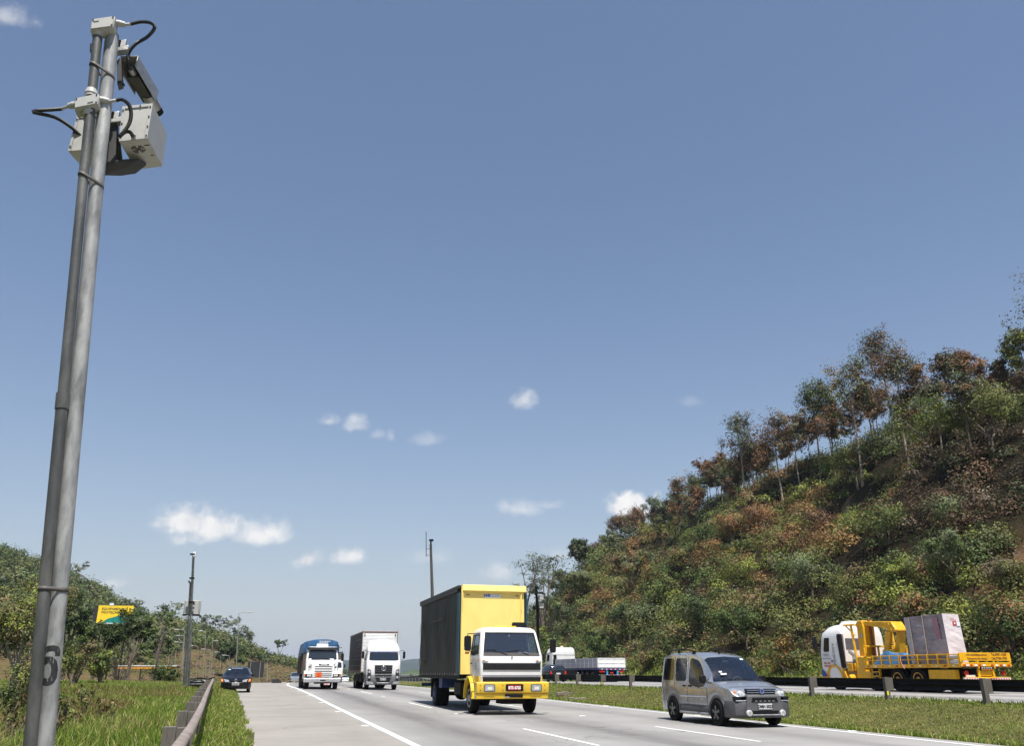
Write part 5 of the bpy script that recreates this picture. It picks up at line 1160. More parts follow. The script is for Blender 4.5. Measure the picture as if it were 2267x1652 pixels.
# ------------------------------------------------------------------ yellow curtain side truck
def yellow_truck():
    t = thing('box_truck', 'white cabbed truck with yellow bumper and tall yellow fronted black curtain body, nearest truck', 'truck', (8.25, 29.0, gz(8.25, 32)))
    LV = [(.96,1.07,.16,1.75,.10),(1.16,1.10,.12,1.78,.11),(1.72,1.12,.11,1.8,.11),(1.88,1.115,.14,1.8,.11),(2.66,1.0,.44,1.76,.11),(2.75,.97,.50,1.72,.15),(2.82,.88,.62,1.62,.2),(2.855,.6,.85,1.42,.2)]
    c, R = cab(t, LV, white, {(3, 3), (3, 7), (3, 15), (7, 0)})
    # seals and glass
    ws, q, n = pane(R, 3, 3, wsglass, t, 'windscreen', (.0,.0,.0,.0), -.012)
    fr = MB(); 
    for u0, u1, v0, v1 in ((-.0,1,-.0,.07),(-.0,1,.955,1.0),(-.0,.022,.07,.955),(.978,1.0,.07,.955)): fr.hexa(q(u0,v0,.004), q(u1,v0,.004), q(u1,v1,.004), q(u0,v1,.004), n*.006)
    fr.build('windscreen_seal', black, t)
    MB().hexa(q(.0,.0,.011), q(1,.0,.011), q(.995,.115,.011), q(.005,.115,.011), n*.004).build('cowl_panel', pbr('dark brown cowl', (.055,.045,.04), .5), t)
    wiper(t, q(.42,.03,.03), q(.16,.24,.03), q(.05,.25,.03)); wiper(t, q(.80,.03,.03), q(.58,.23,.03), q(.42,.17,.03))
    for i, s in ((15, -1), (7, 1)):
        p, qq, nn = pane(R, 3, i, wsglass, t, 'side_window', (.10,.12,.05,.06), .0)
        dm = MB()
        for u0, u1, v0, v1 in ((-.08,1.09,-.07,0),(-.08,1.09,1,1.08),(-.08,0,0,1),(1,1.09,0,1)): dm.hexa(qq(u0,v0,-.03), qq(u1,v0,-.03), qq(u1,v1,-.03), qq(u0,v1,-.03), nn*.034)
        dm.build('door_frame', white, t); f2 = MB()
        for u0, u1, v0, v1 in ((0,1,0,.05),(0,1,.94,1),(0,.05,.05,.94),(.95,1,.05,.94),(.27,.30,.05,.94)): f2.hexa(qq(u0,v0,.004), qq(u1,v0,.004), qq(u1,v1,.004), qq(u0,v1,.004), nn*.008)
        f2.build('window_seal', black, t)
    # cabin trim behind the glass
    it = MB().box(-1.0,1.0,.3,1.68,1.5,1.62).box(-.95,.95,1.64,1.70,1.6,2.7).box(-.9,.9,.62,1.6,2.68,2.70); it.build('cabin_lining', interior, t)
    ds = MB().prism([(.22,1.62),(.2,1.9),(.32,1.97),(.58,1.96),(.66,1.8),(.66,1.62)], -1.0, 1.0, 'x').build('dashboard', dashm, t, .02)
    for x in (-.55, .55): MB().prism([(1.05,1.6),(1.08,1.78),(1.35,1.80),(1.42,2.38),(1.5,2.42),(1.58,2.38),(1.55,1.6)], x-.27, x+.27, 'x').build('seat', seatm, t, .04)
    st = [(.55+.21*cos(a), .72+.1*sin(a)-.02, 2.02+.17*sin(a)) for a in np.linspace(0, 2*pi, 25)]; sw = MB().tube(st, .016, 6).build('steering_wheel', black, t); MB().tube([(.34,.72,2.02),(.76,.72,2.02)], .014, 6).tube([(.55,.72,2.02),(.55,.55,1.8)], .02, 6).build('steering_column', black, sw)
    MB().box(.28,.62,.30,.5,1.985,2.0).build('papers', signw, t); MB().tube([(.0,.50,2.62),(.0,.47,2.50)], .03, 8).build('rear_view_mirror', chrome, t)
    # front details
    def fy(z): return float(np.interp(z, [.96,1.16,1.72,1.88], [.16,.12,.11,.14]))
    up = MB().box(-1.02,1.02,.085,.13,1.42,1.64).build('upper_grille', black, t, .006)
    m = MB(); 
    for k in range(6): z = 1.44+.034*k; m.box(-1.0,-.63,.078,.088,z,z+.014).box(-.59,1.0,.078,.088,z,z+.014)
    m.build('grille_slats', pbr('grille slat', (.035,.035,.037), .4), up)
    lg = MB().box(-1.02,1.02,.10,.15,1.055,1.185).build('lower_grille', black, t, .006)
    m = MB(); [m.box(-1.0,1.0,.092,.10,1.075+.036*k,1.085+.036*k) for k in range(3)]; m.build('grille_slats', MATS['grille slat'], lg)
    MB().box(-1.06,1.06,.098,.112,1.235,1.25).build('panel_crease', greyplast, t); MB().box(-.02,.02,.09,.115,1.80,1.85).build('lock', black, t)
    for s in (-1, 1):
        o = MB().box(s*.95-.10,s*.95+.10,.088,.13,1.69,1.755).build('turn_signal', signw, t, .006); MB().box(s*.95-.085,s*.95-.01,.083,.09,1.70,1.745).build('amber_lens', amber, o)
        MB().box(s*1.12-.012,s*1.12+.012,.30,.38,1.70,1.76).build('side_marker', amber, t)
    bp = MB().prism([(0,.68),(-.02,.72),(-.02,1.0),(0,1.03),(.35,1.03),(.35,.68)], -1.26, 1.27).prism([(.05,.50),(.025,.645),(.05,.66),(.35,.66),(.35,.50)], -1.25, 1.26).box(-1.2,1.2,.06,.3,.645,.69).build('bumper', yellow, t, .012)
    for s in (-1, 1):
        h_ = MB().prism(rrect(s*.82-.2, s*.82+.2, .725, .965, .05), -.035, -.015, 'y').build('headlight', greyplast, t); MB().prism(rrect(s*.82-.155, s*.82+.155, .755, .935, .03), -.045, -.034, 'y').build('lens', lens, h_); MB().box(s*.82-.07,s*.82+.09,-.05,-.044,.79,.88).build('reflector', lampw, h_)
        for z in (.77, .93):
            for x in (.36, 1.13): MB().lathe([(.016,-.03),(.016,-.018)], (s*x, 0, z), 'y', 8).build('bolt', screwm, bp)
    r_ = MB().prism(rrect(-.26, .36, .74, .97, .05), -.03, -.012, 'y').build('plate_recess', black, t); plate(t, .05, -.031, .855, .44, .155, plater, 'BTS 6725', inkw)
    MB().prism(rrect(-.27, .36, .545, .655, .04), .005, .03, 'y').build('tow_slot', black, t); MB().box(-.26,-.12,-.005,.006,.55,.565).build('tow_tab', signw, t)
    # wings, steps, lettering blocks on the doors
    for s in (-1, 1):
        arc = [(1.5+.62*cos(a), .5+.72*sin(a)) for a in np.linspace(radians(-2), radians(182), 15)]; arc2 = [(1.5+.57*cos(a), .5+.67*sin(a)) for a in np.linspace(radians(182), radians(-2), 15)]
        a_, b_ = sorted((s*.78, s*1.24)); w_ = MB().prism(arc+arc2, a_, b_).build('wing', yellow, t, .02)
        a_, b_ = sorted((s*1.10, s*1.125)); MB().box(a_, b_, .25, 1.0, 1.0, 1.22).build('lower_door_panel', yellow, t, .005)
        x = s*1.128; m = MB()
        for k, (z, w1) in enumerate(((1.62,.24),(1.56,.3),(1.50,.22),(1.44,.26))): m.box(min(x, x-s*.006), max(x, x-s*.006), .62, .62+w1, z, z+.022)
        m.build('door_print', inkgrey, t); MB().box(min(x, x+s*.02), max(x, x+s*.02), 1.30, 1.45, 1.62, 1.66).build('door_handle', black, t)
    o = mirror_arm(t, -1.52, .25, 2.28, .23, .50, -1, .45); MB().lathe([(.02,-.06),(.1,-.03),(.1,.03)], (-1.30,.33,1.98), 'y', 12).build('wide_mirror', black, o); mirror_arm(t, 1.55, .25, 2.22, .2, .46, 1, .45)
    MB().box(-.45,.35,.8,1.3,2.85,2.89).build('roof_hatch', yellow, t, .01); MB().prism(rrect(.36,.88,2.84,3.05,.05), 1.3, 1.42, 'y').build('roof_intake', black, t, .01)
    # body
    x0, x1, y0, y1, z0, z1 = -1.27, 1.33, 2.75, 11.3, 1.27, 4.45
    b = MB().box(x0+.03, x1-.03, y0+.05, y1, z0, z1-.03).build('cargo_body', darktarp, t)
    fw = MB().box(x0+.04, x1-.1, y0, y0+.05, z0, z1-.02).build('front_wall', yellowbox, t, .004)
    m = MB(); 
    for x in (x0+.05, x1-.26): m.box(x, x+.06, y0-.05, y0, z0, z1-.22).box(x+.02, x+.05, y0-.075, y0-.05, z1-.95, z1-.1)
    m.build('corner_rail', yellowbox, fw, .008)
    MB().prism([(y0-.10,z1-.22),(y0-.115,z1-.20),(y0-.06,z1+.02),(y0+.12,z1+.03),(y0+.12,z1-.22)], x0+.08, x1-.03).build('front_visor', yellowbox, t, .012)
    m = MB()
    for x in (-.85,-.35,.1,.55,.95): m.lathe([(.013,-.116),(.013,-.095)], (x, y0, z1-.17+.02*sin(x*9)), 'y', 6)
    m.build('visor_rivets', pbr('rust spot', (.22,.1,.03), .8), fw)
    m = MB()
    for x in (-.98, .95): m.box(x-.06, x+.06, y0-.012, y0-.001, z1-.36, z1-.33)
    m.build('vent_slots', inkbrown, fw); MB().box(-1.05,-.9,y0-.01,y0-.001,2.0,2.06).build('side_slot', inkbrown, fw)
    sg = MB().prism(rrect(-.37,.30,z1-.44,z1-.30,.03), y0-.014, y0-.002, 'y').build('maker_sign', signw, t); text('WR', .145, facing((-.25,y0-.018,z1-.37), *FRONT), inkb, sg, sx=1.15, shear=.25, bold=.006)
    m = MB().box(-.08,.25,y0-.017,y0-.0145,z1-.345,z1-.33).box(-.08,.25,y0-.017,y0-.0145,z1-.415,z1-.398); m.build('small_print', inkgrey, sg)
    cv = MB()                                            # gently billowing side curtains
    for xs_, s in ((x0+.028, -1), (x1-.028, 1)):
        ny, nz_ = 44, 14; V = []; 
        for i in range(nz_):
            for j in range(ny):
                yy = y0+.06+(y1-y0-.08)*j/(ny-1); zz = z0-.05+(z1-z0-.02)*i/(nz_-1)
                V.append((xs_+s*(.012+.014*sin(j*.55+sin(i*.5)*.8)*sin(pi*i/(nz_-1))+.004*sin(j*1.7+i*.8)), yy, zz))
        cv.add(V, [(i*ny+j, i*ny+j+1, (i+1)*ny+j+1, (i+1)*ny+j) for i in range(nz_-1) for j in range(ny-1)])
    cv.build('side_curtain', darktarp, t, smooth=60, recalc=False)
    for xs_, s in ((x0, -1), (x1, 1)): a_, b_ = sorted((xs_-s*.02, xs_+s*.042)); MB().box(a_, b_, y0+.06, y0+.42, z0-.04, z1-.28).build('curtain_edge', tealstrip, t, .01)
    m = MB()
    for xs_, s in ((x0, -1), (x1, 1)): a_, b_ = sorted((xs_-s*.05, xs_+s*.06)); m.box(a_, b_, y0+.125, y1+.02, z1-.11, z1+.01).box(a_, b_, y0+.3, y1, z1-.2, z1-.12)
    m.box(x0+.0, x1-.0, y0+.125, y1, z1-.03, z1+.005).build('roof_cover', pbr('weathered black roof sheet', (.035,.035,.037), .5, 0, .3, 3, .3, 6), t, .012)
    m = MB()
    for xs_, s in ((x0, -1), (x1, 1)): a_, b_ = sorted((xs_-s*.12, xs_+s*.01)); m.box(a_, b_, y0+.05, y1, z0-.16, z0-.055)
    m.box(x0+.2, x1-.2, y0+.4, y1-.1, z0-.14, z0-.03).build('bed_frame', darksteel, t, .01)
    m = MB(); m2_ = MB()
    for k in range(17):
        y = y0+.5+k*.48; (m if k % 2 else m2_).box(x0-.045, x0-.03, y, y+.05, z0-.03, z0+.05)
    m.build('curtain_buckles', pbr('brass buckle', (.35,.25,.12), .5, .5), t); m2_.build('curtain_straps', inkgrey, t)
    pr = MB(); X = x0-.056                               # ghosted print near the rear of the curtain
    def orn(pts): pr.poly([(X, y1-.55+u, z) for u, z in pts])
    for s in (-1, 1):
        orn([(s*.30,3.62),(s*.22,3.30),(s*.26,3.0),(s*.20,2.78),(s*.33,3.05),(s*.27,3.3)]); orn([(s*.08,3.55),(s*.14,3.2),(s*.05,3.0)]); orn([(s*.14,2.5),(s*.19,2.2),(s*.09,2.02),(s*.13,2.25)]); orn([(s*.22,1.98),(s*.15,1.75),(s*.26,1.6),(s*.3,1.85)])
    orn([(0,3.72),(.09,3.35),(0,3.05),(-.09,3.35)]); orn([(0,2.15),(.1,1.8),(0,1.5),(-.1,1.8)])
    pr.build('faded_print', pbr('faded grey print', (.20,.205,.205), .6, 0, .3, 4), t, smooth=0, recalc=False)
    pr = MB(); X = x0-.055
    for z, a_, w1 in ((1.86,.25,1.6),(1.72,.25,1.3),(3.35,3.4,2.2)): pr.add([(X,y1-a_-w1,z),(X,y1-a_,z),(X,y1-a_,z+.055),(X,y1-a_-w1,z+.055)], [(0,1,2,3)])
    pr.build('faded_print', pbr('faded brown print', (.07,.052,.03), .6, 0, .3, 4), t, smooth=0, recalc=False)
    # chassis
    ch = MB()
    for x in (-.42, .42): ch.box(x-.05, x+.05, .5, 11.0, .78, 1.02)
    ch.box(-.9,.9,1.42,1.58,.42,.58).box(-.9,.9,7.85,8.01,.42,.58).lathe([(.05,-.22),(.25,-.18),(.25,.18),(.05,.22)], (0,7.93,.5), 'y', 14).box(-.4,.4,.6,2.0,.55,1.2).box(-.25,.55,.5,1.3,.32,.5)
    ch.build('chassis', darksteel, t, .01)
    MB().box(-1.05,-.55,3.4,4.6,.55,1.02).build('fuel_tank', darksteel, t, .06); MB().box(-1.12,-.5,6.55,7.2,.75,1.12).build('tool_locker', bluesteel, t, .01)
    for s in (-1, 1): a_, b_ = sorted((s*.6, s*1.18)); MB().box(a_, b_, 8.62, 8.64, .35, 1.1).build('mud_flap', black, t); MB().box(a_, b_, 10.9, 11.0, .75, .9).build('rear_lamp_bar', bluesteel, t)
    for s in (-1, 1):
        wheel(t, s*1.02, 1.5, .50, .27, s, rimsteel); wheel(t, s*1.03, 7.93, .50, .26, s, bluesteel, True)
yellow_truck()

# ------------------------------------------------------------------ silver van
def silver_van():
    X0, Y0 = 13.08, 21.42; t = thing('van', 'silver compact van with grey cladding and roof rails, front right', 'van', (X0, Y0, gz(X0, 23)), 0.0)
    r = .335; ax_ = (.89, 3.55)
    C = car_body(t, silver, 4.5, [(0,.74),(.1,.80),(.25,.92),(.5,.985),(1.05,1.12),(1.5,1.14),(2.6,1.11),(4.5,1.10)],
        [(0,.74),(.1,.80),(.25,.92),(.5,.985),(1.05,1.13),(1.4,1.48),(1.82,1.80),(2.3,1.91),(3.2,1.95),(4.1,1.93),(4.38,1.87),(4.5,1.75)],
        [(0,.66),(.1,.77),(.3,.845),(.8,.87),(2.2,.875),(4.1,.87),(4.4,.85),(4.5,.80)], [(0,.6),(1.05,.70),(1.82,.655),(2.4,.70),(4.3,.70),(4.5,.66)], ax_, r, .30, (1.05, 1.825), (4.38, 4.5))
    fd = [(1.50,1.10),(1.62,1.25),(1.80,1.48),(2.0,1.66),(2.2,1.76),(2.44,1.79),(2.52,1.76),(2.54,1.35),(2.52,1.14),(2.40,1.03),(2.2,.97),(1.9,.965),(1.65,1.0)]
    W1 = side_patch(C, t, fd, darkglass, 'front_side_window'); W2 = side_patch(C, t, rrect(2.70,3.36,1.14,1.79,.08), darkglass, 'sliding_door_window'); W3 = side_patch(C, t, rrect(3.50,4.26,1.16,1.79,.08), darkglass, 'rear_side_window')
    # shut lines, mouldings, handles
    for s in (-1, 1):
        m = MB()
        for yy, za, zb_ in ((1.42,.42,1.0),(2.62,.40,1.83),(3.43,.95,1.83)):
            P = [(s*(C.sx(yy, z)+.0025), yy, z) for z in np.linspace(za, zb_, 8)]; m.tube(P, .005, 4)
        m.build('door_gap', black, t)
        P = [(s*(C.sx(y, .735)+.006), y, .735-.006*(y-1.4)) for y in np.linspace(1.44, 3.05, 10)]; m = MB(); V = []
        for x, y, z in P: V += [(x, y, z-.018), (x+s*.012, y, z), (x, y, z+.018)]
        m.add(V, [(3*i, 3*i+3, 3*i+4, 3*i+1) for i in range(9)]+[(3*i+1, 3*i+4, 3*i+5, 3*i+2) for i in range(9)]).build('side_moulding', signw if False else chrome, t, recalc=False)
        for yy in (2.44, 2.80): MB().box(s*.878-.018, s*.878+.018, yy-.09, yy+.09, .985, 1.035).build('door_handle', black, t, .012)
        # wing mirror
        x = s*(.96); MB().prism(rrect(x-.10, x+.09, 1.10, 1.31, .06), 1.40, 1.52, 'y').build('wing_mirror', black, t, .025); 
        # cladding: lower door strip, arch flares
        V = []; yy_ = [y for y in np.arange(1.33, 3.1, .1)]
        for y in yy_: V += [(s*(C.sx(y, .32)+.03), y, .27), (s*(C.sx(y, .4)+.035), y, .36), (s*(C.sx(y, .52)+.014), y, .50), (s*(C.sx(y,.52)-.005), y, .515)]
        MB().add(V, [(4*i+k, 4*i+k+1, 4*i+5+k, 4*i+4+k) for i in range(len(yy_)-1) for k in range(3)]).build('sill_cladding', cladding, t, recalc=False, smooth=60)
        for a in ax_:
            A = np.linspace(radians(-12), radians(192), 26); V = []
            for an in A:
                for rr_, o in ((.375,-.06),(.377,.035),(.45,.03),(.475,-.01)):
                    y, z = a+rr_*cos(an), r+rr_*sin(an); V.append((s*(C.sx(min(max(y,.05),4.45), max(z,.3))+o), y, z))
            MB().add(V, [(4*i+k, 4*i+k+1, 4*i+5+k, 4*i+4+k) for i in range(25) for k in range(3)]).build('arch_flare', cladding, t, recalc=False, smooth=60)
        MB().tube([(s*.80,1.32,.30),(s*.93,1.42,.285),(s*.94,3.0,.285),(s*.80,3.12,.30)], .032, 10).build('side_step', rimsteel, t)
        # roof rail
        P = [(s*.63,2.45,1.94),(s*.63,2.60,2.01),(s*.63,3.2,2.045),(s*.63,3.9,2.035),(s*.62,4.2,1.98),(s*.62,4.28,1.91)]; MB().tube(P, .020, 8).box(s*.63-.022,s*.63+.022,2.42,2.58,1.90,2.00).box(s*.63-.022,s*.63+.022,3.45,3.53,1.91,2.035).box(s*.62-.022,s*.62+.022,4.18,4.30,1.87,1.98).build('roof_rail', black, t, .006)
        wheel(t, s*.83, ax_[0], r, .205, s, rimdark, False, 5); wheel(t, s*.83, ax_[1], r, .205, s, rimdark, False, 5)
        # headlight
        h_ = MB().add([(s*.43,.025,.80),(s*.74,.11,.785),(s*.845,.34,.84),(s*.835,.42,.955),(s*.72,.275,.968),(s*.53,.135,.915)]+[(s*.43,.2,.80),(s*.74,.3,.785),(s*.80,.45,.84),(s*.79,.5,.94),(s*.70,.4,.95),(s*.53,.3,.90)], [list(range(6)), list(range(6,12))]+[(i,(i+1)%6,6+(i+1)%6,6+i) for i in range(6)]).build('headlight', lens, t)
        MB().lathe([(.01,-.02),(.055,-.012),(.062,.02)], (s*.60,.075,.85), 'y', 14).build('lamp_bowl', lampw, h_); MB().lathe([(.01,-.02),(.04,-.012),(.045,.02)], (s*.73,.155,.86), 'y', 12).build('turn_lamp', amber if s < 0 else lampw, h_)
        MB().prism([(s*.46,.665),(s*.80,.665),(s*.82,.765),(s*.46,.775)], .0, .14, 'y').build('bumper_insert', black, t)
    MB().prism([(-.43,.825),(.43,.825),(.46,.965),(-.46,.965)], .02, .12, 'y').build('grille', black, t, .006); 
    for z in (.868, .925): MB().tube([(-.43,.015,z),(.43,.015,z)], .011, 6).build('grille_bar', chrome, t)
    MB().prism([(-.50,.795),(.50,.795),(.49,.825),(-.49,.825)], .005, .1, 'y').build('grille_surround', silver, t)
    e = MB().lathe([(.06,-.03),(.06,.0)], (0,.01,.905), 'y', 20).build('emblem', inkb, t); MB().tube([(.058*cos(a),-.022,.905+.058*sin(a)) for a in np.linspace(0, 2*pi, 22)], .010, 6).build('emblem_ring', chrome, e)
    out = [(-.90,.44),(-.90,.22),(-.82,.03),(-.6,-.06),(-.2,-.09),(.2,-.09),(.6,-.06),(.82,.03),(.90,.22),(.90,.44)]
    bp = MB().loft([[(x*.955, y+.05, .235) for x, y in out],[(x, y+.0, .30) for x, y in out],[(x, y, .60) for x, y in out],[(x*.985, y+.035, .66) for x, y in out]], 0, True).build('bumper', cladding, t, .012)
    MB().tube([(-.80,-.0,.668),(-.5,-.055,.668)], .016, 6).tube([(.50,-.055,.668),(.8,.0,.668)], .016, 6).build('bumper_trim', chrome, t)
    br = MB().prism([(-.52,.60),(-.60,.30),(.60,.30),(.52,.60),(.50,.80),(-.50,.80)], -.115, .0, 'y').build('front_guard', pbr('grey front guard', (.10,.10,.105), .5, 0, .1, 10), t, .025)
    MB().prism([(-.40,.635),(.40,.635),(.365,.745),(-.365,.745)], -.125, -.11, 'y').build('guard_opening', black, br)
    m = MB(); [m.box(x-.035, x+.035, -.132, -.124, .64, .675) for x in (-.26,-.13,0,.13,.26)]; m.build('guard_teeth', greyplast, br)
    MB().prism([(-.36,.315),(.36,.315),(.40,.42),(-.40,.42)], -.125, -.112, 'y').build('lower_intake', black, br); MB().tube([(-.42,-.15,.315),(.42,-.15,.315)], .018, 8).build('guard_tube', rimsteel, br)
    plate(t, 0, -.118, .525, .42, .14, platew, 'DMH 5023', inkd)
    for s in (-1, 1):
        f = MB().lathe([(.03,-.06),(.075,-.05),(.08,.02),(.07,.04)], (s*.50,-.11,.365), 'y', 16).build('fog_lamp', lampw, t); MB().lathe([(.02,-.008),(.055,0)], (s*.50,-.168,.365), 'y', 14).build('fog_lens', lens, f)
    # cabin
    MB().box(-.66,.66,1.95,4.1,.45,.55).box(-.64,.64,3.0,3.08,.5,1.6).build('cabin_lining', interior, t)
    MB().prism([(1.18,.8),(1.16,1.10),(1.35,1.145),(1.65,1.12),(1.72,.95),(1.72,.8)], -.68, .68).build('dashboard', interior, t, .02)
    for x in (-.34, .34): MB().prism([(1.95,.55),(1.97,.72),(2.35,.72),(2.5,1.28),(2.56,1.3),(2.64,1.28),(2.5,.55)], x-.22, x+.22).build('seat', seatm, t, .04); 
    for x in (-.34, .34): MB().box(x-.12,x+.12,2.54,2.64,1.32,1.5).build('headrest', seatm, t, .04)
    sw = MB().tube([(.34+.185*cos(a),1.72+.075*sin(a),1.09+.165*sin(a)) for a in np.linspace(0, 2*pi, 25)], .015, 6).build('steering_wheel', dashm, t); MB().lathe([(.02,-.02),(.07,0)], (.34,1.73,1.09), 'y', 12).tube([(.17,1.73,1.09),(.51,1.73,1.09)], .014, 5).build('steering_boss', dashm, sw)
    MB().prism(rrect(-.10,.10,1.66,1.72,.02), 1.82, 1.84, 'y').build('rear_view_mirror', chrome, t)
    wiper(t, (.1,1.02,1.17), (-.1,1.12,1.20), (-.55,1.10,1.18)); wiper(t, (.66,1.03,1.16), (.45,1.10,1.19), (.02,1.12,1.20))
    for x, z, w1 in ((-.47,1.40,.05),(-.43,1.34,.07),(-.33,1.345,.02)): 
        y = 1.05+ (z-1.15)*1.08; MB().add([(x-w1,y-.03,z-.02),(x+w1,y-.03,z-.02),(x+w1,y-.01,z+.02),(x-w1,y-.01,z+.02)], [(0,1,2,3)]).build('sticker', signw, t)
    MB().add([(.44,1.71,1.73),(.54,1.71,1.73),(.53,1.75,1.77),(.43,1.75,1.77)], [(0,1,2,3)]).build('sticker', sticker, t)
    MB().box(-.02,.02,2.1,2.16,1.90,1.96).build('aerial_base', black, t)
    p = person((X0+.34, Y0+2.22, gz(X0, 23)+.62), 0, 'driver at the wheel of the silver van in dark clothes, hands on the wheel')
silver_van()

# ------------------------------------------------------------------ small cars
def small_car(name, label, X, Y, pm_, L=3.85, W=.82, H=1.43, rz=0.0, z=None, wagon=False, detail=True, front=None, hazard=False):
    t = thing(name, label, 'car', (X, Y, gz(X, Y)+.0 if z is None else z), rz); r = .29; ax_ = (.75, .75+L*.635); k = H/1.43
    rb = [(0,.62*k),(.12,.70*k),(.4,.80*k),(.95,.90*k),(1.4,.94*k),(L*.8,.96*k),(L,.95*k)]
    if wagon: rt = [(0,.62*k),(.12,.70*k),(.4,.80*k),(.95,.915*k),(1.3,1.13*k),(1.72,1.36*k),(2.2,1.42*k),(3.2,H),(L-.35,1.39*k),(L-.12,1.28*k),(L,.98*k)]; rw = (L-.35, L-.02)
    else: rt = [(0,.62*k),(.12,.70*k),(.4,.80*k),(.95,.915*k),(1.3,1.14*k),(1.72,1.37*k),(2.1,1.42*k),(2.7,H),(L-.45,1.36*k),(L-.15,1.15*k),(L,.97*k)]; rw = (L-.45, L-.04)
    C = car_body(t, pm_, L, rb, rt, [(0,W*.78),(.1,W*.88),(.35,W*.97),(.8,W),(L-.5,W),(L-.1,W*.93),(L,W*.86)], [(0,W*.7),(.95,W*.8),(1.72,W*.70),(2.3,W*.73),(L-.4,W*.70),(L,W*.7)], ax_, r, .22, (.95, 1.72), rw, glassm=bluegl if not detail else wsglass)
    zb1, zt1 = .97*k, 1.33*k
    side_patch(C, t, [(1.42,zb1),(1.78,zt1-.05),(2.0,zt1),(2.38,zt1+.01),(2.38,zb1)], darkglass, 'front_side_window'); side_patch(C, t, [(2.46,zb1),(2.46,zt1+.01),(L-.95,zt1),(L-.62,zb1+.1),(L-.62,zb1)], darkglass, 'rear_side_window')
    if wagon: side_patch(C, t, [(L-.56,zb1),(L-.56,zb1+.2),(L-.75,zt1-.02),(L-.42,zt1-.06),(L-.25,zb1+.05),(L-.25,zb1)], darkglass, 'load_bay_window')
    for s in (-1, 1):
        for a in ax_: wheel(t, s*(W-.10), a, r, .18, s, rimsteel if not detail else rimdark)
        MB().prism(rrect(s*(W+.09)-.10, s*(W+.09)+.08, .90*k, 1.03*k, .04), 1.28, 1.37, 'y').build('wing_mirror', black, t, .02)
        h_ = MB().add([(s*.36*W/.82,-.055,.60),(s*.60*W/.82,-.03,.585),(s*.80*W/.82,.22,.63),(s*.80*W/.82,.30,.735),(s*.62*W/.82,.07,.735),(s*.40*W/.82,-.01,.69)]+[(s*.36,.16,.62),(s*.62,.2,.60),(s*.72,.4,.66),(s*.71,.45,.74),(s*.58,.3,.74),(s*.40,.2,.70)], [list(range(6)), list(range(6,12))]+[(i,(i+1)%6,6+(i+1)%6,6+i) for i in range(6)]).build('headlight', lens, t)
        if hazard: MB().add([(s*.71*W/.82,.06,.60),(s*.815*W/.82,.20,.63),(s*.815*W/.82,.27,.745),(s*.73*W/.82,.14,.745)]+[(s*.68,.2,.61),(s*.72,.36,.66),(s*.72,.4,.74),(s*.68,.3,.745)], [(0,1,2,3),(7,6,5,4),(0,1,5,4),(1,2,6,5),(2,3,7,6),(3,0,4,7)]).build('turn_signal', hazm, h_)
        MB().prism([(s*(W-.26),.66*k),(s*(W-.06),.66*k),(s*(W-.07),.92*k),(s*(W-.20),.90*k)], L-.06, L+.015, 'y').build('tail_light', redl, t, .01)
    if detail:
        MB().prism([(-.34,.59),(.34,.59),(.37,.67),(-.37,.67)], -.03, .08, 'y').build('grille', black, t, .006); emblem(t, 0, -.045, .655, .085)
        out = [(-W*.99,.42),(-W*.99,.2),(-W*.85,.03),(-.4,-.05),(.4,-.05),(W*.85,.03),(W*.99,.2),(W*.99,.42)]; bp = MB().loft([[(x*.97,y+.03,.20) for x,y in out],[(x,y,.27) for x,y in out],[(x,y,.55) for x,y in out],[(x*.97,y+.06,.60) for x,y in out]]).build('bumper', pm_, t, .015)
        MB().box(-.42,.42,-.06,.0,.29,.38).build('lower_intake', black, bp); plate(t, 0, -.055, .475, .40, .13, platew, front, inkd)
        MB().box(-.60,.60,1.0,3.3,.35,.45).box(-.58,.58,2.9,2.95,.4,1.2).build('cabin_lining', interior, t)
        for x in (-.32, .32): MB().prism([(1.9,.4),(2.3,.5),(2.4,1.1),(2.52,1.1),(2.5,.4)], x-.22, x+.22).build('seat', seatm, t, .04); MB().box(x-.11,x+.11,2.42,2.52,1.13,1.3).build('headrest', seatm, t, .03)
        MB().prism([(1.05,.6),(1.05,.93),(1.4,.95),(1.55,.6)], -.62, .62).build('dashboard', interior, t, .02)
        MB().add([(-.34,1.66,1.335*k),(.28,1.66,1.335*k),(.28,1.69,1.362*k),(-.34,1.69,1.362*k)], [(0,1,2,3)]).build('sun_strip', signw, t); MB().add([(-.54,1.50,1.255*k),(-.40,1.50,1.262*k),(-.39,1.57,1.305*k),(-.52,1.57,1.295*k)], [(0,1,2,3)]).build('sticker', sticker, t)
        wiper(t, (.05,.96,.935*k), (-.2,1.05,.98*k), (-.55,1.03,.96*k)); wiper(t, (.58,.97,.93*k), (.4,1.05,.975*k), (.05,1.05,.985*k))
    return t, C
hazm = bpy.data.materials.new('lit hazard lamp'); hazm.use_nodes = True; _b = hazm.node_tree.nodes['Principled BSDF']; _b.inputs['Base Color'].default_value = (.8,.18,.03,1); _b.inputs['Emission Color'].default_value = (1,.22,.04,1); _b.inputs['Emission Strength'].default_value = 1.1; _b.inputs['Roughness'].default_value = .3
_x = -1.33
small_car('car', 'black hatchback with glowing hazard lamps stopped on the shoulder beside the guardrail', _x, 54.4, blackpaint, hazard=True, front='APZ 8271', z=gz(_x+.6, 55)+.0)
small_car('car', 'silver car half hidden behind the truck with the blue tarpaulin', 5.15, 135, silver, detail=False, z=gz(5.2, 135))
small_car('car', 'distant white car between the two white trucks', 18.1, 198, white, detail=False, z=gz(18.1, 198), H=1.5)
wg, wC = small_car('station_wagon', 'dark grey station wagon driving away beside the flatbed trailer', 25.95, 80.4, darkgrey, 4.25, .83, 1.46, pi, gz(26, 78), True, False)
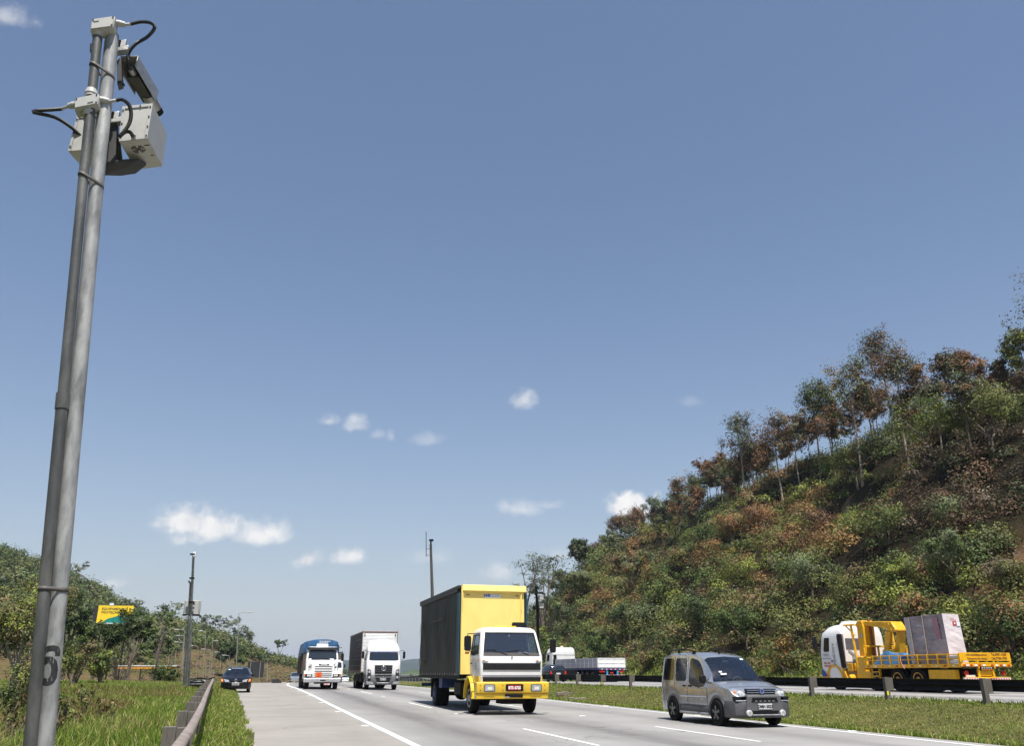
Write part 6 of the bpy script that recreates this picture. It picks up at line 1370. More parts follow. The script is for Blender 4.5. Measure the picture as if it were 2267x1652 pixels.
plate(wg, 0, 4.25+.03, .72, .4, .13, platew, '', inkd, flip=True) if False else MB().box(-.2,.2,4.24,4.275,.66,.79).build('number_plate', platew, wg)
MB().loft([[(x*.98, y, .25) for x, y in ((-.82,3.9),(-.80,4.2),(-.5,4.31),(.5,4.31),(.80,4.2),(.82,3.9))],[(x, y, .52) for x, y in ((-.82,3.9),(-.80,4.2),(-.5,4.31),(.5,4.31),(.80,4.2),(.82,3.9))]]).build('rear_bumper', darkgrey, wg, .02)
for s in (-1, 1): MB().tube([(s*.56,2.0,1.44),(s*.56,2.2,1.5),(s*.55,3.6,1.49),(s*.55,3.8,1.42)], .018, 6).build('roof_rail', black, wg)
# ------------------------------------------------------------------ white bonneted truck with tarpaulin
def tarp_truck():
    t = thing('tipper_truck', 'dirty white bonneted truck with a blue tarpaulin over its load and an orange hazard plate', 'truck', (4.12, 62.2, gz(4.1, 63)+.0))
    MB().prism([(0,.46),(-.02,.5),(-.02,.70),(.0,.73),(.4,.73),(.4,.46)], -1.24, 1.24).build('bumper', pbr('aluminium bumper', (.55,.56,.58), .4, .5, .08, 4), t, .015); MB().prism(rrect(-.14,.24,.555,.625,.03), -.03, -.01, 'y').build('tow_slot', black, t)
    nose = MB().loft([[(-.78,.16,.76),(.78,.16,.76),(.84,1.6,.76),(-.84,1.6,.76)],[(-.78,.10,1.15),(.78,.10,1.15),(.90,1.6,1.15),(-.90,1.6,1.15)],[(-.74,.14,1.5),(.74,.14,1.5),(1.02,1.6,1.55),(-1.02,1.6,1.55)],[(-.66,.24,1.60),(.66,.24,1.60),(.98,1.5,1.90),(-.98,1.5,1.90)]]).build('bonnet', white, t, .03)
    for s in (-1, 1):
        a_, b_ = sorted((s*.68, s*1.24)); MB().prism([(.04,.80),(.0,1.02),(.08,1.12),(.5,1.20),(1.2,1.22),(1.95,1.12),(2.1,.7),(1.95,.7),(1.75,1.0),(1.3,1.1),(.95,1.0),(.72,.76)], a_, b_).build('wing', white, t, .03)
        h_ = MB().prism(rrect(s*.93-.22, s*.93+.22, .80, 1.02, .04), -.03, .03, 'y').build('headlight', black, t); MB().prism(rrect(s*.90-.145, s*.90+.145, .83, .985, .03), -.042, -.028, 'y').build('lens', lens, h_)
        m = MB(); [m.lathe([(.01,-.052),(.05,-.042)], (s*.90+dx, 0, .905), 'y', 10) for dx in (-.07,.07)]; m.build('bulbs', lampw, h_)
        MB().box(min(s*1.14,s*1.235), max(s*1.14,s*1.235), -.03, .10, .88, 1.01).build('turn_signal', amber, t, .01); MB().box(s*.88-.06, s*.88+.06, .35, .42, 1.40, 1.50).build('marker_lamp', black, t, .01)
        wheel(t, s*.99, 1.35, .52, .28, s, rimsteel)
        for y in (6.3, 8.9, 10.2): wheel(t, s*.98, y, .52, .27, s, pbr('mud brown rim', (.10,.07,.05), .8) if 'mud brown rim' not in MATS else MATS['mud brown rim'], True)
    gr = MB().prism(rrect(-.62,.70,.79,1.56,.04), .06, .16, 'y').build('grille', white, t, .01)
    m = MB()
    for z, x1 in ((1.50,.62),(1.335,.62),(1.175,.62),(1.01,.62),(.885,.62)): m.box(-.54, x1, .048, .062, z-.022, z+.022)
    m.build('grille_slots', inkd, gr); b = MB().box(-.30,.42,.05,.10,1.565,1.655).build('name_badge', inkd, t, .01); text('SCANIA', .085, facing((.06,.045,1.608), *FRONT), inkw, b, sx=1.35, bold=.004)
    hp = MB().box(-.46,-.06,.02,.035,.79,1.10).build('hazard_plate', orangep, t); text('30', .12, facing((-.26,.016,1.02), *FRONT), inkbrown, hp); text('1202', .12, facing((-.26,.016,.865), *FRONT), inkbrown, hp)
    MB().box(.33,.62,.042,.05,1.0,1.03).build('model_script', chrome, gr)
    plate(t, .33, .02, .345, .40, .13, plater, 'CYN 6287', inkw)
    LV = [(1.2,1.08,1.35,2.95,.08),(1.90,1.12,1.25,3.0,.10),(2.68,1.06,1.55,2.95,.10),(2.82,.98,1.65,2.9,.15)]
    c, R = cab(t, LV, white); ws, q, n = pane(R, 1, 3, bluegl, t, 'windscreen', (.03,.03,.03,.10), .008)
    m = MB(); m.hexa(q(.02,.04,.012), q(.12,.02,.012), q(.11,.13,.012), q(.03,.14,.012), n*.003).hexa(q(.75,.01,.012), q(.90,.01,.012), q(.90,.12,.012), q(.75,.13,.012), n*.003); m.build('dash_papers', signw, t)
    wiper(t, q(.40,-.03,.03), q(.18,.15,.03), q(.08,.18,.03)); wiper(t, q(.85,-.03,.03), q(.65,.15,.03), q(.52,.18,.03))
    for i, s in ((15, -1), (7, 1)): pane(R, 1, i, darkglass, t, 'side_window', (.12,.3,.08,.10), .008)
    MB().prism([(1.50,2.66),(1.36,2.60),(1.34,2.74),(1.60,2.80)], -1.10, 1.10).build('sun_visor', pbr('dark visor', (.022,.022,.024), .45), t, .01)
    s_ = MB().prism([(1.9,2.8),(1.93,3.03),(2.2,3.03),(2.2,2.8)], -.42, .38).build('roof_sign', signw, t, .03)
    mirror_arm(t, -1.40, 1.45, 2.12, .17, .5, -1, .3); mirror_arm(t, 1.40, 1.45, 2.12, .19, .52, 1, .3); MB().tube([(1.0,1.6,2.78),(1.32,1.5,2.76)], .02, 6).build('air_horn', black, t)
    MB().box(-1.24,1.24,3.4,11.8,1.0,2.45).build('load_bed', dirtside, t, .02); m = MB()
    for y in np.arange(3.5, 11.7, .75): m.box(-1.285,-1.24,y,y+.09,1.0,2.45).box(1.24,1.285,y,y+.09,1.0,2.45)
    m.build('bed_ribs', dirtside, t)
    # tarpaulin: arched ridge, sagging front apron
    nx, ny = 22, 26; V = []; 
    for j in range(ny):
        y = 3.3+8.5*j/(ny-1)
        for i in range(nx):
            u = -1+2*i/(nx-1); a = min(1, (1-abs(u))/.12); x = 1.30*u+.0; z = 2.55+.62*(1-(1-a)**2)+.20*(1-u*u)+.03*sin(j*2.4+u*3)*a
            if a < .02: z = 2.25
            V.append((x, y, z))
    m = MB().add(V, [(j*nx+i, j*nx+i+1, (j+1)*nx+i+1, (j+1)*nx+i) for j in range(ny-1) for i in range(nx-1)])
    ap = [(V[i][0], 3.3-.02*abs(sin(i)), V[i][2]) for i in range(nx)]; lo = [(V[i][0]*.98, 3.27+.05*sin(i*1.3), 3.02+.07*sin(i*.9)) for i in range(nx)]; lo2 = [(V[i][0]*.97, 3.36, 2.45) for i in range(nx)]
    m.loft([ap, lo, lo2], 0, False, False); m.build('tarpaulin', bluetarp, t, smooth=50, recalc=False)
    dots = MB()
    for z, xa, xb in ((3.245,-.18,.56),(3.165,-.18,.38)):
        x = xa
        while x < xb: w_ = .05+.03*sin(x*40); dots.box(x, x+w_, 3.235, 3.24, z-.022, z+.022); x += w_+.022
    dots.build('faded_lettering', inkgrey if False else inkw, t)
    ch = MB()
    for x in (-.4, .4): ch.box(x-.06, x+.06, 1.0, 11.5, .7, 1.0)
    for y in (1.35, 6.3, 8.9, 10.2): ch.box(-.8,.8,y-.08,y+.08,.44,.6)
    ch.box(-.45,.3,.5,1.9,.36,.8).build('chassis', darksteel, t); MB().box(-1.15,-.6,3.4,4.7,.5,1.0).build('fuel_tank', dirtside, t, .08)
tarp_truck()
# ------------------------------------------------------------------ white box truck
def white_box_truck():
    t = thing('box_truck', 'white high roofed truck with round emblem and corrugated box body, right of the tarpaulin truck', 'truck', (8.3, 62.3, gz(8.3, 63)))
    LV = [(.95,1.17,.10,2.1,.18),(1.2,1.20,.06,2.12,.18),(1.88,1.20,.08,2.12,.16),(1.95,1.19,.10,2.12,.15),(2.50,1.13,.24,2.1,.14),(2.60,1.14,.20,2.1,.16),(2.85,1.10,.34,2.1,.2),(3.2,.98,.85,2.1,.25),(3.27,.9,1.05,2.0,.25)]
    c, R = cab(t, LV, white); ws, q, n = pane(R, 3, 3, bluegl, t, 'windscreen', (.0,.0,.0,.0), .012)
    for i in (15, 7): pane(R, 3, i, darkglass, t, 'side_window', (.3,.5,.02,.06), .01)
    MB().tube([q(.0,1.02,.02), q(1,1.02,.02)], .018, 6).build('visor_edge', inkb, t)
    lw_ = [(.34,1.14,.06,1.0,.2),(.50,1.21,-.02,1.0,.22),(.95,1.215,.0,1.0,.2),(1.03,1.20,.05,1.0,.2)]; b, RB = cab(t, lw_, greyplast, name='bumper')
    for s in (-1, 1): MB().prism([(s*.62,.38),(s*1.12,.36),(s*1.18,.56),(s*.74,.52)], -.035, .1, 'y').build('bumper_corner', pbr('pale bumper grey', (.26,.265,.275), .45), t, .02)
    g = MB().prism([(-.60,1.07),(.60,1.07),(.62,1.64),(-.62,1.64)], .02, .10, 'y').build('grille', pbr('dark grille', (.014,.014,.016), .5, spec=.3), t, .01); m = MB()
    for z in (1.60,1.48,1.35,1.22): m.prism([(-.60,z-.012),(.60,z-.012),(.60,z+.02),(-.60,z+.02)], .0, .03, 'y')
    m.build('grille_bars', pbr('grille bar grey', (.075,.075,.08), .4), g); emblem(t, 0, -.01, 1.42, .155)
    lg = MB().prism([(-.42,.50),(.42,.50),(.60,1.0),(-.60,1.0)], -.035, .05, 'y').build('lower_grille', MATS['dark grille'], t, .01); MB().box(-.58,.58,-.05,-.03,.83,.87).build('grille_bar', MATS['pale bumper grey'], lg); MB().tube([(-.42,-.05,.47),(.42,-.05,.47)], .018, 6).build('step_tube', chrome, lg)
    plate(t, -.02, -.055, .71, .42, .15, platew, 'AOD 7079', inkd); MB().lathe([(.02,-.06),(.02,-.04)], (0,0,.86), 'y', 8).build('sensor', signw, lg)
    for s in (-1, 1):
        h_ = MB().prism([(s*.86,1.06),(s*1.10,1.06),(s*1.11,1.36),(s*1.04,1.37),(s*.88,1.30)], -.0, .12, 'y').build('headlight', black, t, .01); MB().lathe([(.02,-.03),(.085,-.02),(.09,.02)], (s*.98,-.005,1.20), 'y', 16).build('lens', lens, h_)
        h_ = MB().prism([(s*.86,.66),(s*1.06,.60),(s*1.10,1.0),(s*.86,1.0)], -.05, .12, 'y').build('fog_lamp', black, t, .01); MB().lathe([(.02,-.03),(.085,-.02),(.09,.02)], (s*.97,-.045,.84), 'y', 16).build('lens', lens, h_)
        MB().box(s*.8-.05, s*.8+.05, .20, .24, 2.68, 2.70).build('marker_lamp', lampw, t); mirror_arm(t, s*1.45, .25, 2.32, .17, .48, s, .26)
        wheel(t, s*.98, 1.45, .50, .28, s, chrome)
        for y in (7.6, 8.9): wheel(t, s*.98, y, .50, .26, s, rimdark, True)
        a_, b_ = sorted((s*.7, s*1.2)); MB().prism([(.85,.9),(1.0,1.08),(1.9,1.08),(2.1,.8),(1.95,.75),(1.8,.98),(1.1,.98),(.95,.8)], a_, b_).build('wing', greyplast, t, .02)
    text('Special Dog', .21, facing((.12,.475,2.99), (1,0,0), (0,.55,1)), inkcream, t, ext=.004, shear=.2, bold=.006)
    MB().box(-.38,.38,1.0,1.12,3.27,3.40).build('roof_plate', signw, t, .02)
    x0, x1, y0, y1, z0, z1 = -1.34, 1.27, 2.55, 11.8, 1.18, 4.0
    MB().box(x0+.02, x1-.02, y0+.03, y1, z0, z1-.02).build('cargo_body', boxside, t)
    P = []; z = z0
    while z < z1-.12: P += [(y0+.02, z), (y0+.02, z+.045), (y0-.005, z+.06), (y0-.005, z+.085)]; z += .1
    P += [(y0+.02, z1-.1), (y0+.028, z1-.1), (y0+.028, z0)]; MB().prism(P, x0+.05, x1-.05).build('front_wall', corr, t, smooth=0)
    m = MB()
    for x in (x0, x1-.05): m.box(x, x+.05, y0-.02, y0+.06, z0, z1)
    m.box(x0-.01, x0+.04, y0, y1, z1-.10, z1+.01).box(x1-.04, x1+.01, y0, y1, z1-.10, z1+.01).box(x0, x1, y0-.03, y0+.05, z1-.06, z1+.02).box(x0-.015, x0+.03, y0, y1, z0-.06, z0+.10).build('body_rails', boxtrim, t, .008)
    P = []
    z = z0+.12; m = MB()
    while z < z1-.15: m.box(x0+.003, x0+.019, y0+.07, y1, z, z+.05); z += .1
    m.build('side_corrugation', boxside, t)
    m = MB(); X = x0-.004
    for z, a, b in ((3.1,.9,2.4),(2.92,1.2,3.2),(2.3,.8,4.4),(2.05,.7,5.2),(1.62,.6,7.6),(3.45,.7,4)): m.box(X, X+.006, y0+a, y0+b, z, z+.035)
    m.build('side_print', inkgrey, t); m = MB()
    for z, a, b in ((2.75,1.4,4.6),(2.6,1.2,4.8),(2.45,1.6,4.4)): m.box(X, X+.006, y0+a, y0+b, z, z+.09)
    m.build('side_print', pbr('faded orange print', (.22,.10,.045), .6), t); m = MB()
    for x in (x0+.15, x1-.2): m.box(x, x+.06, y0-.03, y0-.008, z1-.34, z1-.16)
    m.build('marker_lamps', black, t)
    for x in (x0+.03, x1-.0): MB().tube([(x, y0, z1), (x, y0, z1+.28)], .012, 5).build('whip_rod', inkgrey, t)
    ch = MB()
    for x in (-.4, .4): ch.box(x-.06, x+.06, .8, 11.5, .75, 1.15)
    for y in (1.45, 7.6, 8.9): ch.box(-.8,.8,y-.08,y+.08,.42,.58)
    ch.box(-.3,.3,.7,1.5,.28,.75).build('chassis', darksteel, t); MB().box(-1.15,-.65,3.2,5.2,.5,1.1).build('fuel_tank', darksteel, t, .08); MB().box(-1.2,-1.17,5.4,7.0,.55,1.1).build('side_guard', darksteel, t)
white_box_truck()
# ------------------------------------------------------------------ second truck hidden behind
def hidden_truck():
    t = thing('truck', 'pale lorry mostly hidden behind the tarpaulin truck, only its right side showing', 'truck', (9.75, 124.5, gz(9.8, 125)))
    LV = [(.5,1.2,.0,2.1,.15),(1.9,1.22,.0,2.1,.15),(2.75,1.16,.2,2.1,.15),(3.0,1.05,.5,2.0,.2)]; c, R = cab(t, LV, white2); pane(R, 1, 3, bluegl, t, 'windscreen', (.05,.05,.05,.08), .01)
    for i in (15, 7): pane(R, 1, i, darkglass, t, 'side_window', (.2,.6,.1,.1), .01)
    MB().box(-1.22,1.22,-.08,.2,.42,.85).build('bumper', greyplast, t, .03); MB().prism(rrect(-.7,.7,1.0,1.5,.04), -.03, .02, 'y').build('grille', black, t)
    for s in (-1, 1):
        MB().prism(rrect(s*.95-.15,s*.95+.15,.9,1.12,.04), -.04, .02, 'y').build('headlight', lens, t); mirror_arm(t, s*1.45, .25, 2.2, .18, .5, s, .25); wheel(t, s*1.0, 1.4, .5, .28, s)
        for y in (7.5, 8.8): wheel(t, s*1.0, y, .5, .26, s, rimdark, True)
    MB().box(-1.25,1.25,2.5,10.5,1.15,3.0).build('load_bed', white2, t, .02); m = MB()
    for y in np.arange(2.6, 10.5, .7): m.box(1.25,1.3,y,y+.08,1.15,4.1).box(-1.3,-1.25,y,y+.08,1.15,4.1)
    for z in (3.3, 3.7, 4.05): m.box(1.22,1.27,2.5,10.5,z,z+.12).box(-1.27,-1.22,2.5,10.5,z,z+.12)
    m.build('stake_sides', wood, t); ch = MB(); [ch.box(x-.06,x+.06,.8,10.4,.7,1.1) for x in (-.4,.4)]; ch.build('chassis', darksteel, t)
hidden_truck()
# ------------------------------------------------------------------ flatbed on the right carriageway (drives away)
def flatbed():
    z0 = gz(29.5, 76); t = thing('flatbed_truck', 'white tractor pulling a long low sided trailer away on the right carriageway', 'truck', (29.45, 86.9, z0), pi)
    LV = [(.9,1.22,.0,2.3,.12),(1.8,1.25,.0,2.3,.12),(2.6,1.2,.18,2.3,.12),(3.0,1.16,.5,2.3,.15),(3.2,1.0,.9,2.25,.2)]; c, R = cab(t, LV, white); pane(R, 1, 3, bluegl, t, 'windscreen', (.04,.04,.04,.06), .01)
    for i in (15, 7): pane(R, 1, i, darkglass, t, 'side_window', (.3,.9,.08,.08), .01)
    MB().box(-1.2,1.2,2.302,2.31,2.45,2.49).build('cab_seam', greyplast, t); MB().box(-.16,.10,1.3,1.7,3.2,3.36).build('roof_beacon', pbr('beacon', (.7,.55,.4), .4), t, .04)
    MB().box(.92,1.2,2.45,2.75,.9,2.5).build('air_stack', black, t, .05); o = mirror_arm(t, 1.5, .2, 2.3, .2, .6, 1, .3); mirror_arm(t, -1.5, .2, 2.3, .2, .6, -1, .3)
    y0, y1 = 3.4, 14.9; MB().box(-1.27,1.27,y0,y1,1.10,1.20).build('bed_floor', wood, t); MB().box(-1.30,1.30,y0,y1-.02,1.02,1.11).box(-1.3,1.3,y1-.02,y1+.02,1.0,1.14).build('chassis_rail', bluechas, t, .008)
    for s in (-1, 1):
        for a, b in ((y0+.05, 9.3), (9.42, y1-.04)):
            aa, bb = sorted((s*1.24, s*1.285)); sd = MB().box(aa, bb, a, b, 1.205, 2.0).build('drop_side', flatside, t, .006); m = MB()
            aa, bb = sorted((s*1.285, s*1.325))
            for y in np.linspace(a, b-.07, 5 if a < 9 else 6): m.box(aa, bb, y, y+.07, 1.21, 2.0)
            m.box(aa, bb-(.01), a, b, 1.94, 2.02).box(aa, bb-.015, a, b, 1.56, 1.62).build('side_ribs', pbr('pale side rib', (.52,.52,.55), .45) if 'pale side rib' not in MATS else MATS['pale side rib'], sd)
    m = MB().box(-1.27,1.27,y1-.04,y1,1.205,2.0); g = m.build('rear_gate', white, t, .006); m = MB()
    for x in (-1.26,-.65,0,.62,1.21): m.box(x, x+.05, y1, y1+.03, 1.21, 2.0)
    for z in (1.22,1.56,1.93): m.box(-1.26,1.26,y1,y1+.025,z,z+.06)
    m.build('gate_frame', white, g); m = MB(); m2 = MB()
    for k in range(12): (m if k % 2 else m2).box(-1.24+.207*k, -1.24+.207*k+.15, y1+.021, y1+.025, 1.05, 1.10)
    m.build('reflective_tape', redl, t); m2.build('reflective_tape', signw, t)
    m = MB().box(-.62,-.48,y1-.12,y1-.02,.56,1.0).box(.35,.49,y1-.12,y1-.02,.56,1.0).build('bumper_stay', cyanst, t); st = MB().box(-1.2,1.2,y1-.06,y1,.52,.62).build('under_run_bar', signw, t); m = MB()
    for k in range(16): x = -1.17+.147*k; m.prism([(x,.522),(x+.07,.522),(x+.07+.05*(1 if k < 8 else -1),.618),(x+.05*(1 if k < 8 else -1),.618)], y1+.0015, y1+.004, 'y')
    m.build('red_stripes', redl, st); MB().box(-.17,.17,y1-.05,y1-.04,.72,.84).build('number_plate', plater, t); MB().box(.6,1.15,y1-.1,y1-.03,.82,.95).build('tail_light', redl, t); MB().box(-1.15,-.6,y1-.1,y1-.03,.82,.95).build('tail_light', redl, t)
    for s in (-1, 1):
        for y in (1.5, 4.4, 10.6, 11.9, 13.2): wheel(t, s*1.0, y, .5, .27, s, rimdark, y > 4)
        MB().box(min(s*.75,s*1.2), max(s*.75,s*1.2), 13.8, 13.82, .3, .98).build('mud_flap', black, t)
    ch = MB(); [ch.box(x-.08,x+.08,.6,14.6,.7,1.05) for x in (-.45,.45)]; ch.box(.9,1.15,6.5,9.2,.45,1.0).build('chassis', darksteel, t); MB().lathe([(.07,-.02),(.07,.02)], (1.32,9.9,.75), 'x', 10).build('round_marker', signw, t)
flatbed()
# ------------------------------------------------------------------ crane truck (drives away on the right carriageway)
def crane_truck():
    z0 = gz(27.5, 33); YF = 38.05; XC = 27.95; t = thing('crane_truck', 'yellow flatbed crane truck with a white cab driving away on the right carriageway', 'truck', (XC, YF, z0), pi)
    LV = [(.55,1.16,.02,1.75,.10),(1.0,1.22,.0,1.75,.12),(1.75,1.24,.02,1.78,.12),(2.42,1.20,.14,1.78,.12),(2.62,1.18,.22,1.78,.14),(2.88,1.08,.60,1.78,.2),(2.98,.95,.85,1.75,.25)]
    c, R = cab(t, LV, white); pane(R, 2, 3, bluegl, t, 'windscreen', (.03,.03,.04,.04), .01)
    for i in (15, 7): pane(R, 2, i, darkglass, t, 'side_window', (.20,.88,.0,.02) if i == 7 else (.88,.20,.0,.02), .01)
    df = MB().loft([ring4(2.97,.72,.95,1.75,.15), ring4(3.16,.62,1.1,1.72,.12)]).build('roof_deflector', white, t, .02)
    MB().prism([(1.62,1.0),(1.50,2.45),(1.55,2.55),(1.80,2.55),(1.86,1.0)], 1.16, 1.27).build('side_fairing', black, t, .02); MB().box(.25,1.0,1.79,1.80,1.85,2.35).build('rear_window', pbr('grey window', (.12,.12,.14), .2), t)
    m = MB(); m.poly([(.9,1.803,1.75),(.35,1.803,1.35),(.35,1.803,1.55),(.9,1.803,1.85)]).poly([(.7,1.803,1.05),(.55,1.803,1.05),(.55,1.803,1.5),(.7,1.803,1.65)]); m.build('cab_decal', inkgrey, t, smooth=0, recalc=False)
    MB().box(-1.15,1.15,1.8,1.83,.9,1.0).build('cab_rear_sill', darksteel, t)
    # door lettering: upright company name and red phone lines
    M = facing((1.247, .98, 1.75), (0,0,1), (0,-1,0)); text('BANDEIRA', .26, facing((1.252, 1.12, 1.62), (0,0,1), (0,1,0)), inkgrey, t, ext=.001, sx=.85, bold=.004)
    for z, s_ in ((1.22,'3951-1300'),(1.08,'7755-7532')): text(s_, .12, facing((1.252,.52,z), (0,1,0), (0,0,1)) @ Matrix.Diagonal((1,1,1,1)), redl, t, ext=.001, bold=.004)
    m = MB(); X = 1.249
    for a, b, z in ((.25,.75,1.62),(.3,.7,1.55),(.2,.9,1.42)): m.box(X, X+.003, a, b, z, z+.03)
    m.build('door_script', inkgrey, t); MB().prism([(.02,.62),(.05,1.0),(.3,.75),(.55,.62)], 1.235, 1.25).build('blue_swoosh', inkb, t); MB().box(1.24,1.27,.88,1.0,1.28,1.34).build('door_handle', black, t); mirror_arm(t, 1.42, -.12, 2.2, .2, .55, 1, .25)
    MB().box(-1.2,1.2,-.05,.2,.30,.62).build('bumper', craney, t, .03)
    for s in (-1, 1):
        arc = [(1.0+.66*cos(a), .5+.68*sin(a)) for a in np.linspace(radians(5), radians(185), 13)]; arc2 = [(1.0+.52*cos(a), .5+.54*sin(a)) for a in np.linspace(radians(185), radians(5), 13)]; a_, b_ = sorted((s*.85, s*1.25)); MB().prism(arc+arc2, a_, b_).build('wing', craney, t, .02)
        MB().prism([(1.55,1.05),(1.68,1.05),(2.05,.35),(1.9,.3)], min(s*1.0,s*1.24), max(s*1.0,s*1.24)).build('mud_guard', craney, t, .01); MB().box(min(s*1.1,s*1.22), max(s*1.1,s*1.22), .06, .16, .1, .75).build('step', craney, t)
        for y, d in ((1.0, False), (3.75, False), (5.25, True), (6.5, True)): wheel(t, s*1.0, y, .50, .27, s, rimyellow if y > 5 else rimdark, d)
    ch = MB()
    for x in (-.42, .42): ch.box(x-.06, x+.06, .5, 9.0, .62, .95)
    ch.build('chassis', darksteel, t); MB().box(.75,1.2,1.95,2.35,.85,1.2).build('tank', craney, t, .02); MB().lathe([(.10,-.5),(.17,-.4),(.17,.4),(.1,.5)], (.9,2.3,.55), 'x', 14).build('outrigger_cylinder', craney, t)
    MB().box(.9,1.22,3.0,3.6,.35,.85).build('tool_box', craney, t, .02); m = MB()
    for z in (.45, .62, .8): m.box(1.1,1.2,3.65,4.2,z,z+.04)
    m.box(1.1,1.2,3.65,3.7,.35,.95).box(1.1,1.2,4.15,4.2,.35,.95).build('ladder', craney, t); MB().box(1.0,1.22,7.25,8.7,.30,.9).build('side_skirt', craney, t, .01)
    # crane: base, column, folded boom, rams, hooks
    MB().prism([(2.55,.5),(2.55,1.3),(2.75,1.5),(3.05,1.5),(3.15,1.3),(3.15,.5)], -1.1, 1.15).build('crane_base', craney, t, .03)
    col_ = MB().prism([(2.70,1.4),(2.74,2.75),(2.66,2.95),(2.82,3.10),(3.14,3.10),(3.2,2.8),(3.12,1.4)], .36, .98).build('crane_column', craney, t, .03); MB().box(.30,.355,2.8,3.0,1.3,2.9).build('hoses', black, col_); MB().tube([(.60,3.18,3.18),(.6,3.25,2.4),(.58,3.2,1.4)], .06, 8).build('rusty_ram', pbr('rust brown steel', (.16,.06,.03), .7), col_); MB().box(1.0,1.05,2.95,3.1,2.35,2.5).build('valve_block', rimsteel, col_)
    MB().tube([(.85,3.0,1.2),(.85,3.05,2.7)], .05, 10).build('lift_ram', craney, col_)
    boom = MB().prism([(3.0,3.08),(4.55,2.98),(5.02,2.98-.02),(5.30,2.60),(5.28,2.52),(5.06,2.56),(4.92,2.50),(4.66,2.68),(4.3,2.72),(3.2,2.88)], .28, .90).build('crane_boom', craney, t, .03)
    for y, z in ((4.85,2.84),(4.98,2.6),(5.22,2.58)): MB().lathe([(.05,-.03),(.05,.03)], (.90,y,z), 'x', 10).build('boom_pin', craney, boom)
    MB().tube([(.3,3.9,3.1),(.3,4.9,3.02)], .035, 6).build('boom_pipe', black, boom)
    MB().tube([(.72,4.35,1.75),(.72,4.62,2.56)], .15, 16).build('extension_ram', craney, boom); MB().prism([(4.62,1.6),(4.95,1.6),(5.2,2.52),(4.98,2.52)], .30, .62).build('jib', craney, boom, .02); MB().box(.4,.9,4.2,4.9,1.50,1.78).build('jib_foot', craney, boom, .03)
    m = MB().tube([(1.12,1.95,2.93),(1.12,2.75,2.93)], .045, 8).tube([(1.12,2.1,2.92),(1.12,2.72,2.45)], .03, 6).tube([(1.12,2.5,2.93),(1.12,2.70,1.0)], .055, 8).tube([(-1.12,2.5,2.93),(-1.12,2.7,1.0)], .055, 8).tube([(-1.12,2.5,2.93),(1.12,2.5,2.93)], .04, 8); m.build('rear_rack', craney, t)
    # bed
    a, b = 3.30, 9.08; MB().box(-1.22,1.22,a,b,1.0,1.06).build('bed_floor', wood, t)
    for s in (-1, 1):
        x1_ = s*1.25; aa, bb = sorted((x1_-s*.06, x1_)); m = MB().box(aa, bb, a, b, .98, 1.13)
        for z in (1.29, 1.46): m.box(aa, bb, a, b, z, z+.045)
        aa, bb = sorted((x1_-s*.07, x1_+s*.012))
        for y in np.linspace(a, b-.06, 11): m.box(aa, bb, y, y+.05, .99, 1.51)
        o = m.build('side_rails', craney, t, .008); m2 = MB(); m3 = MB()
        for k, y in enumerate(np.linspace(a+.2, b-.4, 12)): (m2 if k % 2 else m3).box(min(x1_, x1_+s*.004), max(x1_, x1_+s*.004), y, y+.14, 1.03, 1.08)
        m2.build('reflective_tape', signw, o); m3.build('reflective_tape', redl, o)
    MB().box(1.0,1.19,8.35,9.0,1.14,1.27).box(1.0,1.19,8.35,9.0,1.31,1.44).build('white_planks', signw, t)
    m = MB()
    for x in (-1.2,-.42,.36,1.14): m.box(x, x+.075, a-.02, a+.06, 1.0, 1.95)
    m.box(-1.2,1.215,a-.02,a+.06,1.90,1.98).box(-1.2,1.215,a-.02,a+.06,1.40,1.46).build('headboard', craney, t, .01)
    tg = MB().box(-1.25,1.25,b,b+.05,1.24,1.55).box(-1.25,1.25,b,b+.05,1.13,1.18).box(-1.25,1.25,b,b+.05,1.02,1.12).box(-1.25,-1.18,b,b+.05,1.121,1.239).box(1.18,1.25,b,b+.05,1.121,1.239).box(-.42,-.36,b,b+.052,.94,1.23).box(.36,.42,b,b+.052,.94,1.23).build('tailgate', craney, t, .006)
    back = lambda x, z: facing((x, b+.053, z), (-1,0,0), (0,0,1))
    text('www.bandeiraz.com.br', .115, back(.42,1.465), inkbrown, tg, ext=.001, sx=.95, bold=.005); text('Tel.:3951-1300', .125, back(-.68,1.475), inkbrown, tg, ext=.001, bold=.007); text('Transportes Ind. Munck', .105, back(.42,1.32), inkbrown, tg, ext=.001, sx=.95, bold=.005); text('Cel.:7755-7532', .125, back(-.68,1.33), inkbrown, tg, ext=.001, bold=.007)
    m2 = MB(); m3 = MB()
    for k, x in enumerate((-1.15,-.93,-.78,-.56,-.34,.06,.28,.46,.68,.86,1.02)): (m2 if k % 2 else m3).box(x, x+.13, b+.051, b+.056, 1.04, 1.10)
    m2.build('reflective_tape', signw, tg); m3.build('reflective_tape', redl, tg)
    lb = MB().box(-.30,.30,b-.02,b+.03,.88,1.01).build('lamp_bar', black, t); m = MB(); [m.box(x-.035, x+.035, b+.03, b+.034, .955, .985) for x in np.linspace(-.22,.22,5)]; m.build('lamp_cells', lampw, lb); m = MB(); [m.box(x-.04, x+.04, b+.03, b+.034, .895, .925) for x in np.linspace(-.22,.22,5)]; m.build('lamp_cells', amber, lb)
    for s in (-1, 1): MB().lathe([(.09,-.04),(.09,.03)], (s*.92,b-.1,.78), 'y', 14).build('tail_light', redl, t); MB().box(s*.36-.05, s*.36+.05, b-.15, b-.02, .40, .94).build('bumper_stay', craney, t, .01)
